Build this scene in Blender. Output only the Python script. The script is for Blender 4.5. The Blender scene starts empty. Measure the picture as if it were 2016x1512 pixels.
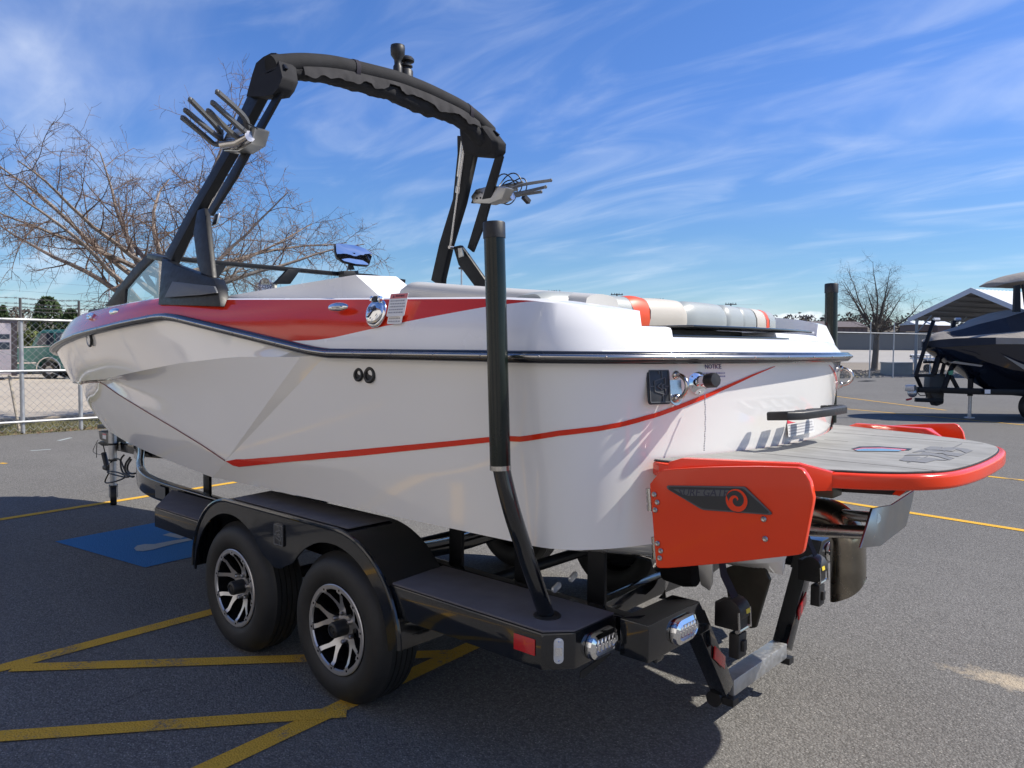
import bpy, bmesh, math, random
import numpy as np
from mathutils import Vector, Matrix, noise as mnoise
PI = math.pi
scn = bpy.context.scene
COL = scn.collection
random.seed(7)

# ------------------------------------------------------------------ camera
CAM = np.array([-2.94484, 3.32485, 1.64476]); FPX = 1531.98
FWD = np.array([0.66371767, -0.74657756, -0.04583459])
RGT = np.array([-0.747112, -0.66465545, 0.00753598])
UPV = np.array([0.03609041, -0.02924181, 0.99892062])
cd = bpy.data.cameras.new('camera'); cam = bpy.data.objects.new('camera', cd); COL.objects.link(cam)
cd.sensor_width = 36.0; cd.lens = FPX / 2016 * 36.0; cd.clip_start = 0.05; cd.clip_end = 6000
cam.matrix_world = Matrix(((RGT[0], UPV[0], -FWD[0], CAM[0]), (RGT[1], UPV[1], -FWD[1], CAM[1]),
                           (RGT[2], UPV[2], -FWD[2], CAM[2]), (0, 0, 0, 1)))
scn.camera = cam

# ------------------------------------------------------------------ sun, sky, exposure
SUND = Vector((-0.70, -0.68, 1.0)).normalized()
SUN_EL = math.asin(SUND.z)
sl = bpy.data.lights.new('sun', 'SUN'); sl.energy = 2.75; sl.angle = math.radians(0.53); sl.color = (1.0, 0.94, 0.84)
sun = bpy.data.objects.new('sun', sl); COL.objects.link(sun)
sun.rotation_euler = SUND.to_track_quat('Z', 'Y').to_euler(); sun.location = (-10, -20, 20)
scn.view_settings.view_transform = 'Standard'; scn.view_settings.look = 'None'
scn.view_settings.exposure = 1.36; scn.view_settings.gamma = 1.0; scn.view_settings.use_curve_mapping = False
scn.render.film_transparent = False

W = bpy.data.worlds.new('World'); scn.world = W; W.use_nodes = True
nt = W.node_tree; nt.nodes.clear()
def N(tree, t, **k):
    n = tree.nodes.new(t)
    for a, b in k.items(): setattr(n, a, b)
    return n
def sky_world():
    L = nt.links.new
    out = N(nt, 'ShaderNodeOutputWorld'); bg = N(nt, 'ShaderNodeBackground')
    sky = N(nt, 'ShaderNodeTexSky', sky_type='NISHITA', sun_disc=False)
    sky.sun_elevation = SUN_EL; sky.sun_rotation = math.atan2(SUND.x, SUND.y); sky.air_density = 1.0; sky.dust_density = 0.25; sky.ozone_density = 1.4; sky.altitude = 0
    hs = N(nt, 'ShaderNodeHueSaturation'); hs.inputs['Saturation'].default_value = 1.28; hs.inputs['Value'].default_value = 1.0
    L(sky.outputs[0], hs.inputs['Color'])
    tc = N(nt, 'ShaderNodeTexCoord')
    # direction projected on a cloud ceiling: wisps foreshorten towards the horizon
    sep = N(nt, 'ShaderNodeSeparateXYZ'); L(tc.outputs['Generated'], sep.inputs[0])
    mx = N(nt, 'ShaderNodeMath', operation='MAXIMUM'); L(sep.outputs['Z'], mx.inputs[0]); mx.inputs[1].default_value = 0.0
    ad = N(nt, 'ShaderNodeMath', operation='ADD'); L(mx.outputs[0], ad.inputs[0]); ad.inputs[1].default_value = 0.16
    dv = N(nt, 'ShaderNodeVectorMath', operation='DIVIDE'); L(tc.outputs['Generated'], dv.inputs[0])
    cb = N(nt, 'ShaderNodeCombineXYZ')
    for i in range(3): L(ad.outputs[0], cb.inputs[i])
    L(cb.outputs[0], dv.inputs[1])
    def wisps(rot, scale, nscale, lo, hi, dist, seed):
        mp = N(nt, 'ShaderNodeMapping'); mp.inputs['Rotation'].default_value = (0, 0, rot); mp.inputs['Scale'].default_value = scale; mp.inputs['Location'].default_value = (seed, seed * .7, 0)
        L(dv.outputs[0], mp.inputs[0])
        nz = N(nt, 'ShaderNodeTexNoise'); nz.inputs['Scale'].default_value = nscale; nz.inputs['Detail'].default_value = 7; nz.inputs['Roughness'].default_value = .52; nz.inputs['Distortion'].default_value = dist
        L(mp.outputs[0], nz.inputs['Vector'])
        r = N(nt, 'ShaderNodeMapRange'); r.inputs[1].default_value = lo; r.inputs[2].default_value = hi; r.clamp = True; r.interpolation_type = 'SMOOTHSTEP'
        L(nz.outputs['Fac'], r.inputs[0]); return r.outputs[0]
    a = wisps(math.radians(62), (0.55, 1.5, 1), .85, .42, .80, .8, 3.1)
    b = wisps(math.radians(40), (0.7, 2.0, 1), 2.0, .44, .86, .9, 8.3)
    big = wisps(0.4, (1, 1, 1), 0.45, .34, .66, .2, 5.7)
    m1 = N(nt, 'ShaderNodeMath', operation='MULTIPLY'); L(a, m1.inputs[0]); L(big, m1.inputs[1])
    m2 = N(nt, 'ShaderNodeMath', operation='MULTIPLY'); L(b, m2.inputs[0]); m2.inputs[1].default_value = .35
    m3 = N(nt, 'ShaderNodeMath', operation='ADD', use_clamp=True); L(m1.outputs[0], m3.inputs[0]); L(m2.outputs[0], m3.inputs[1])
    m4 = N(nt, 'ShaderNodeMath', operation='MULTIPLY'); L(m3.outputs[0], m4.inputs[0]); m4.inputs[1].default_value = .76
    # clear air: the band above the horizon stays blue all the way round
    el = N(nt, 'ShaderNodeValToRGB'); e_ = el.color_ramp.elements
    e_[0].position = 0.0; e_[0].color = (.40, .50, .66, 1); e_[1].position = .5; e_[1].color = (.72, .68, .86, 1)
    e2 = e_.new(.12); e2.color = (.40, .50, .66, 1); e3 = e_.new(.28); e3.color = (.58, .60, .82, 1)
    L(mx.outputs[0], el.inputs[0]); mg = N(nt, 'ShaderNodeMixRGB', blend_type='MULTIPLY'); mg.inputs[0].default_value = 1; L(hs.outputs[0], mg.inputs[1]); L(el.outputs[0], mg.inputs[2])
    # low cumulus bank along the horizon
    mpc = N(nt, 'ShaderNodeMapping'); mpc.inputs['Scale'].default_value = (7, 7, 26); mpc.inputs['Location'].default_value = (1.3, 4.4, 0); L(tc.outputs['Generated'], mpc.inputs[0])
    nc = N(nt, 'ShaderNodeTexNoise'); nc.inputs['Scale'].default_value = 1.0; nc.inputs['Detail'].default_value = 7; nc.inputs['Roughness'].default_value = .55; L(mpc.outputs[0], nc.inputs['Vector'])
    hz = N(nt, 'ShaderNodeMapRange'); hz.inputs[1].default_value = .04; hz.inputs[2].default_value = .10; hz.inputs[3].default_value = .11; hz.inputs[4].default_value = -.5; hz.clamp = True; L(sep.outputs['Z'], hz.inputs[0])
    ac = N(nt, 'ShaderNodeMath', operation='ADD'); L(nc.outputs['Fac'], ac.inputs[0]); L(hz.outputs[0], ac.inputs[1])
    rc = N(nt, 'ShaderNodeMapRange'); rc.inputs[1].default_value = .53; rc.inputs[2].default_value = .63; rc.interpolation_type = 'SMOOTHSTEP'; L(ac.outputs[0], rc.inputs[0])
    mcu = N(nt, 'ShaderNodeMath', operation='MULTIPLY'); L(rc.outputs[0], mcu.inputs[0]); mcu.inputs[1].default_value = .8
    mxx = N(nt, 'ShaderNodeMath', operation='MAXIMUM'); L(m4.outputs[0], mxx.inputs[0]); L(mcu.outputs[0], mxx.inputs[1])
    mix = N(nt, 'ShaderNodeMixRGB'); L(mxx.outputs[0], mix.inputs[0]); L(mg.outputs[0], mix.inputs[1]); mix.inputs[2].default_value = (5.5, 5.8, 6.2, 1)
    L(mix.outputs[0], bg.inputs[0]); bg.inputs[1].default_value = 0.076
    L(bg.outputs[0], out.inputs[0])
sky_world()

# ------------------------------------------------------------------ helpers: survey of real positions
def ray(px, py): return FWD + RGT * (px - 1008) / FPX - UPV * (py - 756) / FPX
def S(px, py, X=None, Y=None, Z=None, D=None):
    """point of the sight line at a known world plane (or distance)"""
    d = ray(px, py)
    if X is not None: t = (X - CAM[0]) / d[0]
    elif Y is not None: t = (Y - CAM[1]) / d[1]
    elif Z is not None: t = (Z - CAM[2]) / d[2]
    else: t = D
    p = CAM + t * d
    return Vector((p[0], p[1], p[2]))
def SL(pts, **k): return [S(a, b, **k) for a, b in pts]
FH = Vector((FWD[0], FWD[1], 0)).normalized(); RH = Vector((RGT[0], RGT[1], 0)).normalized()
def SP(px, py, P0, n):
    """sight line on the plane through P0 with normal n"""
    d = Vector(ray(px, py)); c = Vector(CAM); return c + d * ((Vector(P0) - c).dot(n) / d.dot(n))
def GP(px, D):
    """ground point in column px at depth D"""
    d = ray(px, 690); return Vector((CAM[0] + d[0] * D, CAM[1] + d[1] * D, 0))

# ------------------------------------------------------------------ helpers: geometry
class G:
    def __init__(s): s.v = []; s.f = []; s.m = []
    def add(s, vs, fs, mi=0):
        o = len(s.v); s.v += [Vector(v) for v in vs]
        for f in fs: s.f.append(tuple(i + o for i in f)); s.m.append(mi)
        return s
    def box(s, c, d, R=None, mi=0):
        c = Vector(c); hx, hy, hz = d[0] / 2, d[1] / 2, d[2] / 2
        vs = [Vector((x, y, z)) for z in (-hz, hz) for y in (-hy, hy) for x in (-hx, hx)]
        if R is not None: vs = [R @ v for v in vs]
        return s.add([v + c for v in vs], [(0, 2, 3, 1), (4, 5, 7, 6), (0, 1, 5, 4), (2, 6, 7, 3), (0, 4, 6, 2), (1, 3, 7, 5)], mi)
    def prism(s, poly, vec, mi=0, mi_side=None):
        n = len(poly); vec = Vector(vec); a = [Vector(p) for p in poly]
        s.add(a + [p + vec for p in a], [], mi); o = len(s.v) - 2 * n
        s.f.append(tuple(range(o + n - 1, o - 1, -1))); s.m.append(mi)
        s.f.append(tuple(range(o + n, o + 2 * n))); s.m.append(mi)
        for i in range(n):
            j = (i + 1) % n; s.f.append((o + i, o + j, o + n + j, o + n + i)); s.m.append(mi if mi_side is None else mi_side)
        return s
    def tube(s, pts, r, n=8, caps=True, mi=0, prof=None, up=None, closed=False):
        P = [Vector(p) for p in pts]; k = len(P)
        rs = r if isinstance(r, (list, tuple)) else [r] * k
        o = len(s.v); prev = None
        for i in range(k):
            if closed: t = P[(i + 1) % k] - P[i - 1]
            else: t = P[min(i + 1, k - 1)] - P[max(i - 1, 0)]
            if t.length < 1e-9: t = Vector((0, 0, 1))
            t.normalize()
            if prev is None:
                u0 = Vector(up) if up is not None else (Vector((0, 0, 1)) if abs(t.z) < .9 else Vector((1, 0, 0)))
            else: u0 = Vector(up) if up is not None and abs(Vector(up).normalized().dot(t)) < .98 else prev
            a = (u0 - t * u0.dot(t)); a.normalize(); prev = a; b = t.cross(a)
            # keep square profiles true through bends
            sc = 1.0
            if prof is not None:
                for (x, y) in prof: s.v.append(P[i] + b * x * sc + a * y * sc)
            else:
                for q in range(n):
                    w = 2 * PI * q / n; s.v.append(P[i] + (a * math.cos(w) + b * math.sin(w)) * rs[i])
        nn = len(prof) if prof is not None else n
        for i in range(k if closed else k - 1):
            i2 = (i + 1) % k
            for q in range(nn):
                q2 = (q + 1) % nn
                s.f.append((o + i * nn + q, o + i * nn + q2, o + i2 * nn + q2, o + i2 * nn + q)); s.m.append(mi)
        if caps and not closed:
            s.f.append(tuple(o + q for q in range(nn - 1, -1, -1))); s.m.append(mi)
            s.f.append(tuple(o + (k - 1) * nn + q for q in range(nn))); s.m.append(mi)
        return s
    def grid(s, rows, mi=0, mifun=None, closed_u=False, closed_v=False):
        o = len(s.v); R = len(rows); C = len(rows[0])
        for r in rows: s.v += [Vector(p) for p in r]
        for i in range(R if closed_v else R - 1):
            for j in range(C if closed_u else C - 1):
                i2 = (i + 1) % R; j2 = (j + 1) % C
                s.f.append((o + i * C + j, o + i * C + j2, o + i2 * C + j2, o + i2 * C + j)); s.m.append(mifun(i, j) if mifun else mi)
        return s
    def lathe(s, prof, n=20, M=None, mi=0, mis=None, cap=True):
        """prof: list of (radius, height); axis +Z of M"""
        M = M or Matrix(); o = len(s.v); k = len(prof)
        for r, h in prof:
            for q in range(n):
                w = 2 * PI * q / n; s.v.append(M @ Vector((r * math.cos(w), r * math.sin(w), h)))
        for i in range(k - 1):
            for q in range(n):
                q2 = (q + 1) % n; s.f.append((o + i * n + q, o + i * n + q2, o + (i + 1) * n + q2, o + (i + 1) * n + q)); s.m.append(mis[i] if mis else mi)
        if cap and prof[0][0] > 1e-6: s.f.append(tuple(o + q for q in range(n - 1, -1, -1))); s.m.append(mis[0] if mis else mi)
        if cap and prof[-1][0] > 1e-6: s.f.append(tuple(o + (k - 1) * n + q for q in range(n))); s.m.append(mis[-1] if mis else mi)
        return s
    def ell(s, c, r, n=12, m=8, mi=0, R=None):
        rows = []
        for i in range(m + 1):
            a = -PI / 2 + PI * i / m; row = []
            for j in range(n):
                w = 2 * PI * j / n; v = Vector((r[0] * math.cos(a) * math.cos(w), r[1] * math.cos(a) * math.sin(w), r[2] * math.sin(a)))
                row.append((R @ v if R else v) + Vector(c))
            rows.append(row)
        return s.grid(rows, mi, closed_u=True)
    def mesh(s, mesh, M, mi=0):
        o = len(s.v); s.v += [M @ v.co for v in mesh.vertices]
        for p in mesh.polygons: s.f.append(tuple(o + i for i in p.vertices)); s.m.append(mi)
        return s
    def mir(s):
        g = G(); g.v = [Vector((v.x, -v.y, v.z)) for v in s.v]; g.f = [tuple(reversed(f)) for f in s.f]; g.m = list(s.m); return g
    def xf(s, M):
        g = G(); g.v = [M @ v for v in s.v]; g.f = list(s.f); g.m = list(s.m); return g

ORG = {}
def empty(name, loc, rz=0.0):
    o = bpy.data.objects.new(name, None); COL.objects.link(o); o.location = loc; o.rotation_euler = (0, 0, rz); o.empty_display_size = .3
    ORG[o] = Vector(loc) if rz == 0 else None      # None: children are given in local coordinates
    return o
def tag(o, label=None, cat=None, group=None, kind=None):
    if label: o['label'] = label
    if cat: o['category'] = cat
    if group: o['group'] = group
    if kind: o['kind'] = kind
    return o
def build(g, name, mats, parent=None, bev=0.0, seg=2, ang=38, recalc=True, smooth=True, label=None, merge=0.0, bev_ang=30):
    if not isinstance(mats, (list, tuple)): mats = [mats]
    me = bpy.data.meshes.new(name)
    off = ORG.get(parent) if parent else None
    vs = g.v if off is None else [v - off for v in g.v]
    me.from_pydata([tuple(v) for v in vs], [], g.f)
    for m in mats: me.materials.append(m)
    me.polygons.foreach_set('material_index', g.m)
    if recalc or bev > 0 or merge > 0:
        bm = bmesh.new(); bm.from_mesh(me)
        if merge > 0: bmesh.ops.remove_doubles(bm, verts=bm.verts, dist=merge); bmesh.ops.dissolve_degenerate(bm, dist=1e-5, edges=bm.edges)
        if recalc: bmesh.ops.recalc_face_normals(bm, faces=bm.faces)
        if bev > 0:
            es = [e for e in bm.edges if len(e.link_faces) == 2 and e.calc_face_angle(0) > math.radians(bev_ang)]
            bmesh.ops.bevel(bm, geom=es, offset=bev, segments=seg, profile=.6, affect='EDGES', clamp_overlap=True)
        bm.to_mesh(me); bm.free()
    if smooth:
        me.polygons.foreach_set('use_smooth', [True] * len(me.polygons)); me.set_sharp_from_angle(angle=math.radians(ang))
    o = bpy.data.objects.new(name, me); COL.objects.link(o)
    if parent: o.parent = parent; ORG[o] = off
    if label: o['label'] = label
    return o
def copy_part(o, parent, M=None):
    c = o.copy(); COL.objects.link(c); c.parent = parent; ORG[c] = ORG.get(parent)
    if M is not None: c.matrix_local = M @ o.matrix_local
    for k in [x for x in o.children]: copy_part(k, c)
    return c
_txt = {}
def text_mesh(body, size=1.0, ext=0.0, shear=0.0, space=1.0):
    key = (body, size, ext, shear)
    if key in _txt: return _txt[key]
    cu = bpy.data.curves.new('txt', 'FONT'); cu.body = body; cu.size = size; cu.extrude = ext; cu.align_x = 'CENTER'; cu.align_y = 'CENTER'; cu.shear = shear; cu.space_character = space; cu.resolution_u = 2
    ob = bpy.data.objects.new('txt', cu); COL.objects.link(ob)
    bpy.context.view_layer.update()
    me = bpy.data.meshes.new_from_object(ob.evaluated_get(bpy.context.evaluated_depsgraph_get()))
    bpy.data.objects.remove(ob); _txt[key] = me; return me
def frame(o, ex, ey):
    ex = Vector(ex).normalized(); ey = Vector(ey); ey = (ey - ex * ey.dot(ex)).normalized(); ez = ex.cross(ey); o = Vector(o)
    return Matrix(((ex.x, ey.x, ez.x, o.x), (ex.y, ey.y, ez.y, o.y), (ex.z, ey.z, ez.z, o.z), (0, 0, 0, 1)))

# ------------------------------------------------------------------ materials
MATS = {}
def mat(name, base, rough=.5, metal=0.0, coat=0.0, var=0.0, vscale=8.0, bump=0.0, bscale=60.0, spec=.5, rvar=0.0, trans=0.0, ior=1.5, emit=None, coat_rough=.03):
    m = bpy.data.materials.new(name); m.use_nodes = True; t = m.node_tree; b = t.nodes['Principled BSDF']; L = t.links.new
    b.inputs['Base Color'].default_value = (*base, 1); b.inputs['Roughness'].default_value = rough; b.inputs['Metallic'].default_value = metal
    b.inputs['Coat Weight'].default_value = coat; b.inputs['Coat Roughness'].default_value = coat_rough; b.inputs['Specular IOR Level'].default_value = spec; b.inputs['IOR'].default_value = ior
    b.inputs['Transmission Weight'].default_value = trans
    tc = N(t, 'ShaderNodeTexCoord')
    if var > 0:
        nz = N(t, 'ShaderNodeTexNoise'); nz.inputs['Scale'].default_value = vscale; nz.inputs['Detail'].default_value = 6; L(tc.outputs['Object'], nz.inputs['Vector'])
        mr = N(t, 'ShaderNodeMapRange'); mr.inputs[1].default_value = .3; mr.inputs[2].default_value = .7; mr.inputs[3].default_value = 1 - var; mr.inputs[4].default_value = 1 + var; L(nz.outputs['Fac'], mr.inputs[0])
        mm = N(t, 'ShaderNodeVectorMath', operation='SCALE'); mm.inputs[0].default_value = base; L(mr.outputs[0], mm.inputs['Scale']); L(mm.outputs[0], b.inputs['Base Color'])
    if rvar > 0:
        n2 = N(t, 'ShaderNodeTexNoise'); n2.inputs['Scale'].default_value = vscale * 2.3; n2.inputs['Detail'].default_value = 5; L(tc.outputs['Object'], n2.inputs['Vector'])
        m2 = N(t, 'ShaderNodeMapRange'); m2.inputs[1].default_value = .35; m2.inputs[2].default_value = .7; m2.inputs[3].default_value = max(0, rough - rvar); m2.inputs[4].default_value = rough + rvar; L(n2.outputs['Fac'], m2.inputs[0]); L(m2.outputs[0], b.inputs['Roughness'])
    if bump > 0:
        n3 = N(t, 'ShaderNodeTexNoise'); n3.inputs['Scale'].default_value = bscale; n3.inputs['Detail'].default_value = 4; L(tc.outputs['Object'], n3.inputs['Vector'])
        bp = N(t, 'ShaderNodeBump'); bp.inputs['Strength'].default_value = 1; bp.inputs['Distance'].default_value = bump; L(n3.outputs['Fac'], bp.inputs['Height']); L(bp.outputs[0], b.inputs['Normal'])
    if emit: b.inputs['Emission Color'].default_value = (*emit, 1); b.inputs['Emission Strength'].default_value = 1
    MATS[name] = m; return m
M_white = mat('white_gelcoat', (.79, .78, .755), .07, coat=.5, var=.012, vscale=1.5, rvar=.03)
M_white2 = mat('white_deck_gelcoat', (.80, .80, .80), .25, coat=.4, var=.015, vscale=3, rvar=.05)
M_red = mat('red_gelcoat', (.66, .034, .012), .12, coat=.15, spec=.35, var=.02, vscale=3, rvar=.03)
M_orange = mat('orange_red_gelcoat', (.74, .046, .008), .20, coat=.2, spec=.4, var=.03, vscale=5, rvar=.05)
M_blackgloss = mat('black_trailer_paint', (.006, .0075, .010), .12, coat=.6, var=.2, vscale=6, rvar=.06)
M_blacksatin = mat('black_powder_coat', (.0085, .0095, .012), .42, spec=.22, var=.15, vscale=14, rvar=.06)
M_blackplastic = mat('black_plastic', (.012, .012, .013), .5, var=.2, vscale=20, rvar=.08)
M_greyplastic = mat('dark_grey_rubber', (.095, .097, .10), .5, var=.08, vscale=20)
M_canvas = mat('black_canvas', (.020, .020, .022), .85, var=.2, vscale=9, bump=.0012, bscale=420, spec=.25)
M_pad = mat('charcoal_step_foam', (.125, .120, .130), .85, var=.1, vscale=12, bump=.0006, bscale=350, spec=.25)
M_vgrey = mat('light_grey_vinyl', (.29, .315, .31), .42, var=.03, vscale=6, bump=.0006, bscale=260)
M_vcream = mat('cream_vinyl', (.47, .435, .375), .45, var=.03, vscale=6, bump=.0006, bscale=260)
M_vwhite = mat('off_white_vinyl', (.47, .46, .435), .42, var=.03, vscale=5, bump=.0006, bscale=260)
M_vorange = mat('orange_vinyl', (.70, .075, .018), .42, var=.03, vscale=6)
M_chrome = mat('chrome', (.78, .79, .80), .06, metal=1)
M_steel = mat('stainless_steel', (.52, .50, .48), .22, metal=1, var=.06, vscale=9, rvar=.08)
M_steeldull = mat('brushed_steel_plate', (.40, .40, .39), .36, metal=1, var=.05, vscale=5, rvar=.06)
M_bronze = mat('dark_bronze', (.10, .095, .075), .38, metal=.8, var=.25, vscale=7, rvar=.1)
M_rudder = mat('weathered_rudder_metal', (.045, .043, .033), .5, metal=.5, var=.3, vscale=7, rvar=.1)
M_alu = mat('machined_aluminium', (.56, .555, .55), .36, metal=.85, var=.05, vscale=14)
M_galv = mat('galvanised_steel', (.50, .51, .52), .42, metal=.85, var=.12, vscale=25, rvar=.1)
M_tyre = mat('tyre_rubber', (.0125, .0125, .0125), .62, var=.25, vscale=18, bump=.0006, bscale=130)
M_rimblack = mat('gloss_black_rim', (.008, .008, .009), .25, coat=.3)
M_bolt = mat('bolt_steel', (.45, .43, .41), .35, metal=1)
M_rubber = mat('rubrail_black', (.010, .011, .014), .22, coat=.3, rvar=.06)
M_railsteel = mat('rubrail_stainless', (.40, .39, .375), .22, metal=1)
M_redlens = mat('red_reflector', (.45, .008, .014), .15, coat=.8, bump=.0008, bscale=500)
M_lens = mat('clear_lens', (.55, .57, .6), .08, coat=.6, metal=.35, bump=.0015, bscale=120)
M_led = mat('led_reflector', (.75, .76, .78), .12, metal=.9)
M_badge = mat('badge_charcoal', (.022, .024, .028), .45, rvar=.05)
M_badgegrey = mat('badge_grey', (.085, .09, .097), .5)
M_mirror = mat('mirror_glass', (.92, .93, .95), .015, metal=1)
M_strap = mat('dark_webbing', (.016, .014, .024), .8, bump=.0008, bscale=600, spec=.3)
M_carpet = mat('bunk_carpet', (.010, .010, .011), .95, bump=.003, bscale=300, spec=.1)
M_label = mat('white_label', (.74, .74, .73), .4)
M_labelred = mat('pink_label', (.62, .16, .16), .4)
M_ink = mat('dark_ink', (.02, .022, .05), .5)
M_inkblue = mat('blue_ink', (.025, .03, .16), .5)
M_inkpale = mat('small_print_grey', (.35, .35, .38), .5)
M_yellowink = mat('yellow_ink', (.65, .5, .03), .5)
def glass_mat(name, tint, fac=.10):
    m = bpy.data.materials.new(name); m.use_nodes = True; t = m.node_tree; t.nodes.clear(); L = t.links.new
    o = N(t, 'ShaderNodeOutputMaterial'); tr = N(t, 'ShaderNodeBsdfTransparent'); tr.inputs[0].default_value = (*tint, 1)
    gl = N(t, 'ShaderNodeBsdfGlossy'); gl.inputs['Roughness'].default_value = .02
    fr = N(t, 'ShaderNodeFresnel'); fr.inputs[0].default_value = 1.35
    mx = N(t, 'ShaderNodeMixShader'); fm = N(t, 'ShaderNodeMath', operation='MULTIPLY'); L(fr.outputs[0], fm.inputs[0]); fm.inputs[1].default_value = .35; L(fm.outputs[0], mx.inputs[0]); L(tr.outputs[0], mx.inputs[1]); L(gl.outputs[0], mx.inputs[2]); L(mx.outputs[0], o.inputs[0])
    return m
M_glass = glass_mat('windshield_glass', (.86, .93, .95))

def foam_mat():
    m = mat('grey_deck_foam', (.36, .36, .345), .85, spec=.25); t = m.node_tree; b = t.nodes['Principled BSDF']; L = t.links.new
    tc = N(t, 'ShaderNodeTexCoord'); mp = N(t, 'ShaderNodeMapping'); mp.inputs['Scale'].default_value = (3, 22, 8); L(tc.outputs['Object'], mp.inputs[0])
    n1 = N(t, 'ShaderNodeTexNoise'); n1.inputs['Scale'].default_value = 1.2; n1.inputs['Detail'].default_value = 8; L(mp.outputs[0], n1.inputs['Vector'])
    n2 = N(t, 'ShaderNodeTexNoise'); n2.inputs['Scale'].default_value = 7; n2.inputs['Detail'].default_value = 8; L(tc.outputs['Object'], n2.inputs['Vector'])
    a = N(t, 'ShaderNodeMath', operation='ADD'); L(n1.outputs['Fac'], a.inputs[0]); L(n2.outputs['Fac'], a.inputs[1])
    r = N(t, 'ShaderNodeValToRGB'); r.color_ramp.elements[0].position = .36 ; r.color_ramp.elements[0].color = (.205, .205, .197, 1); r.color_ramp.elements[1].position = .62; r.color_ramp.elements[1].color = (.285, .285, .275, 1)
    h = N(t, 'ShaderNodeMath', operation='MULTIPLY'); L(a.outputs[0], h.inputs[0]); h.inputs[1].default_value = .5
    L(h.outputs[0], r.inputs[0]); L(r.outputs[0], b.inputs['Base Color']); return m
M_foam = foam_mat()

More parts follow.
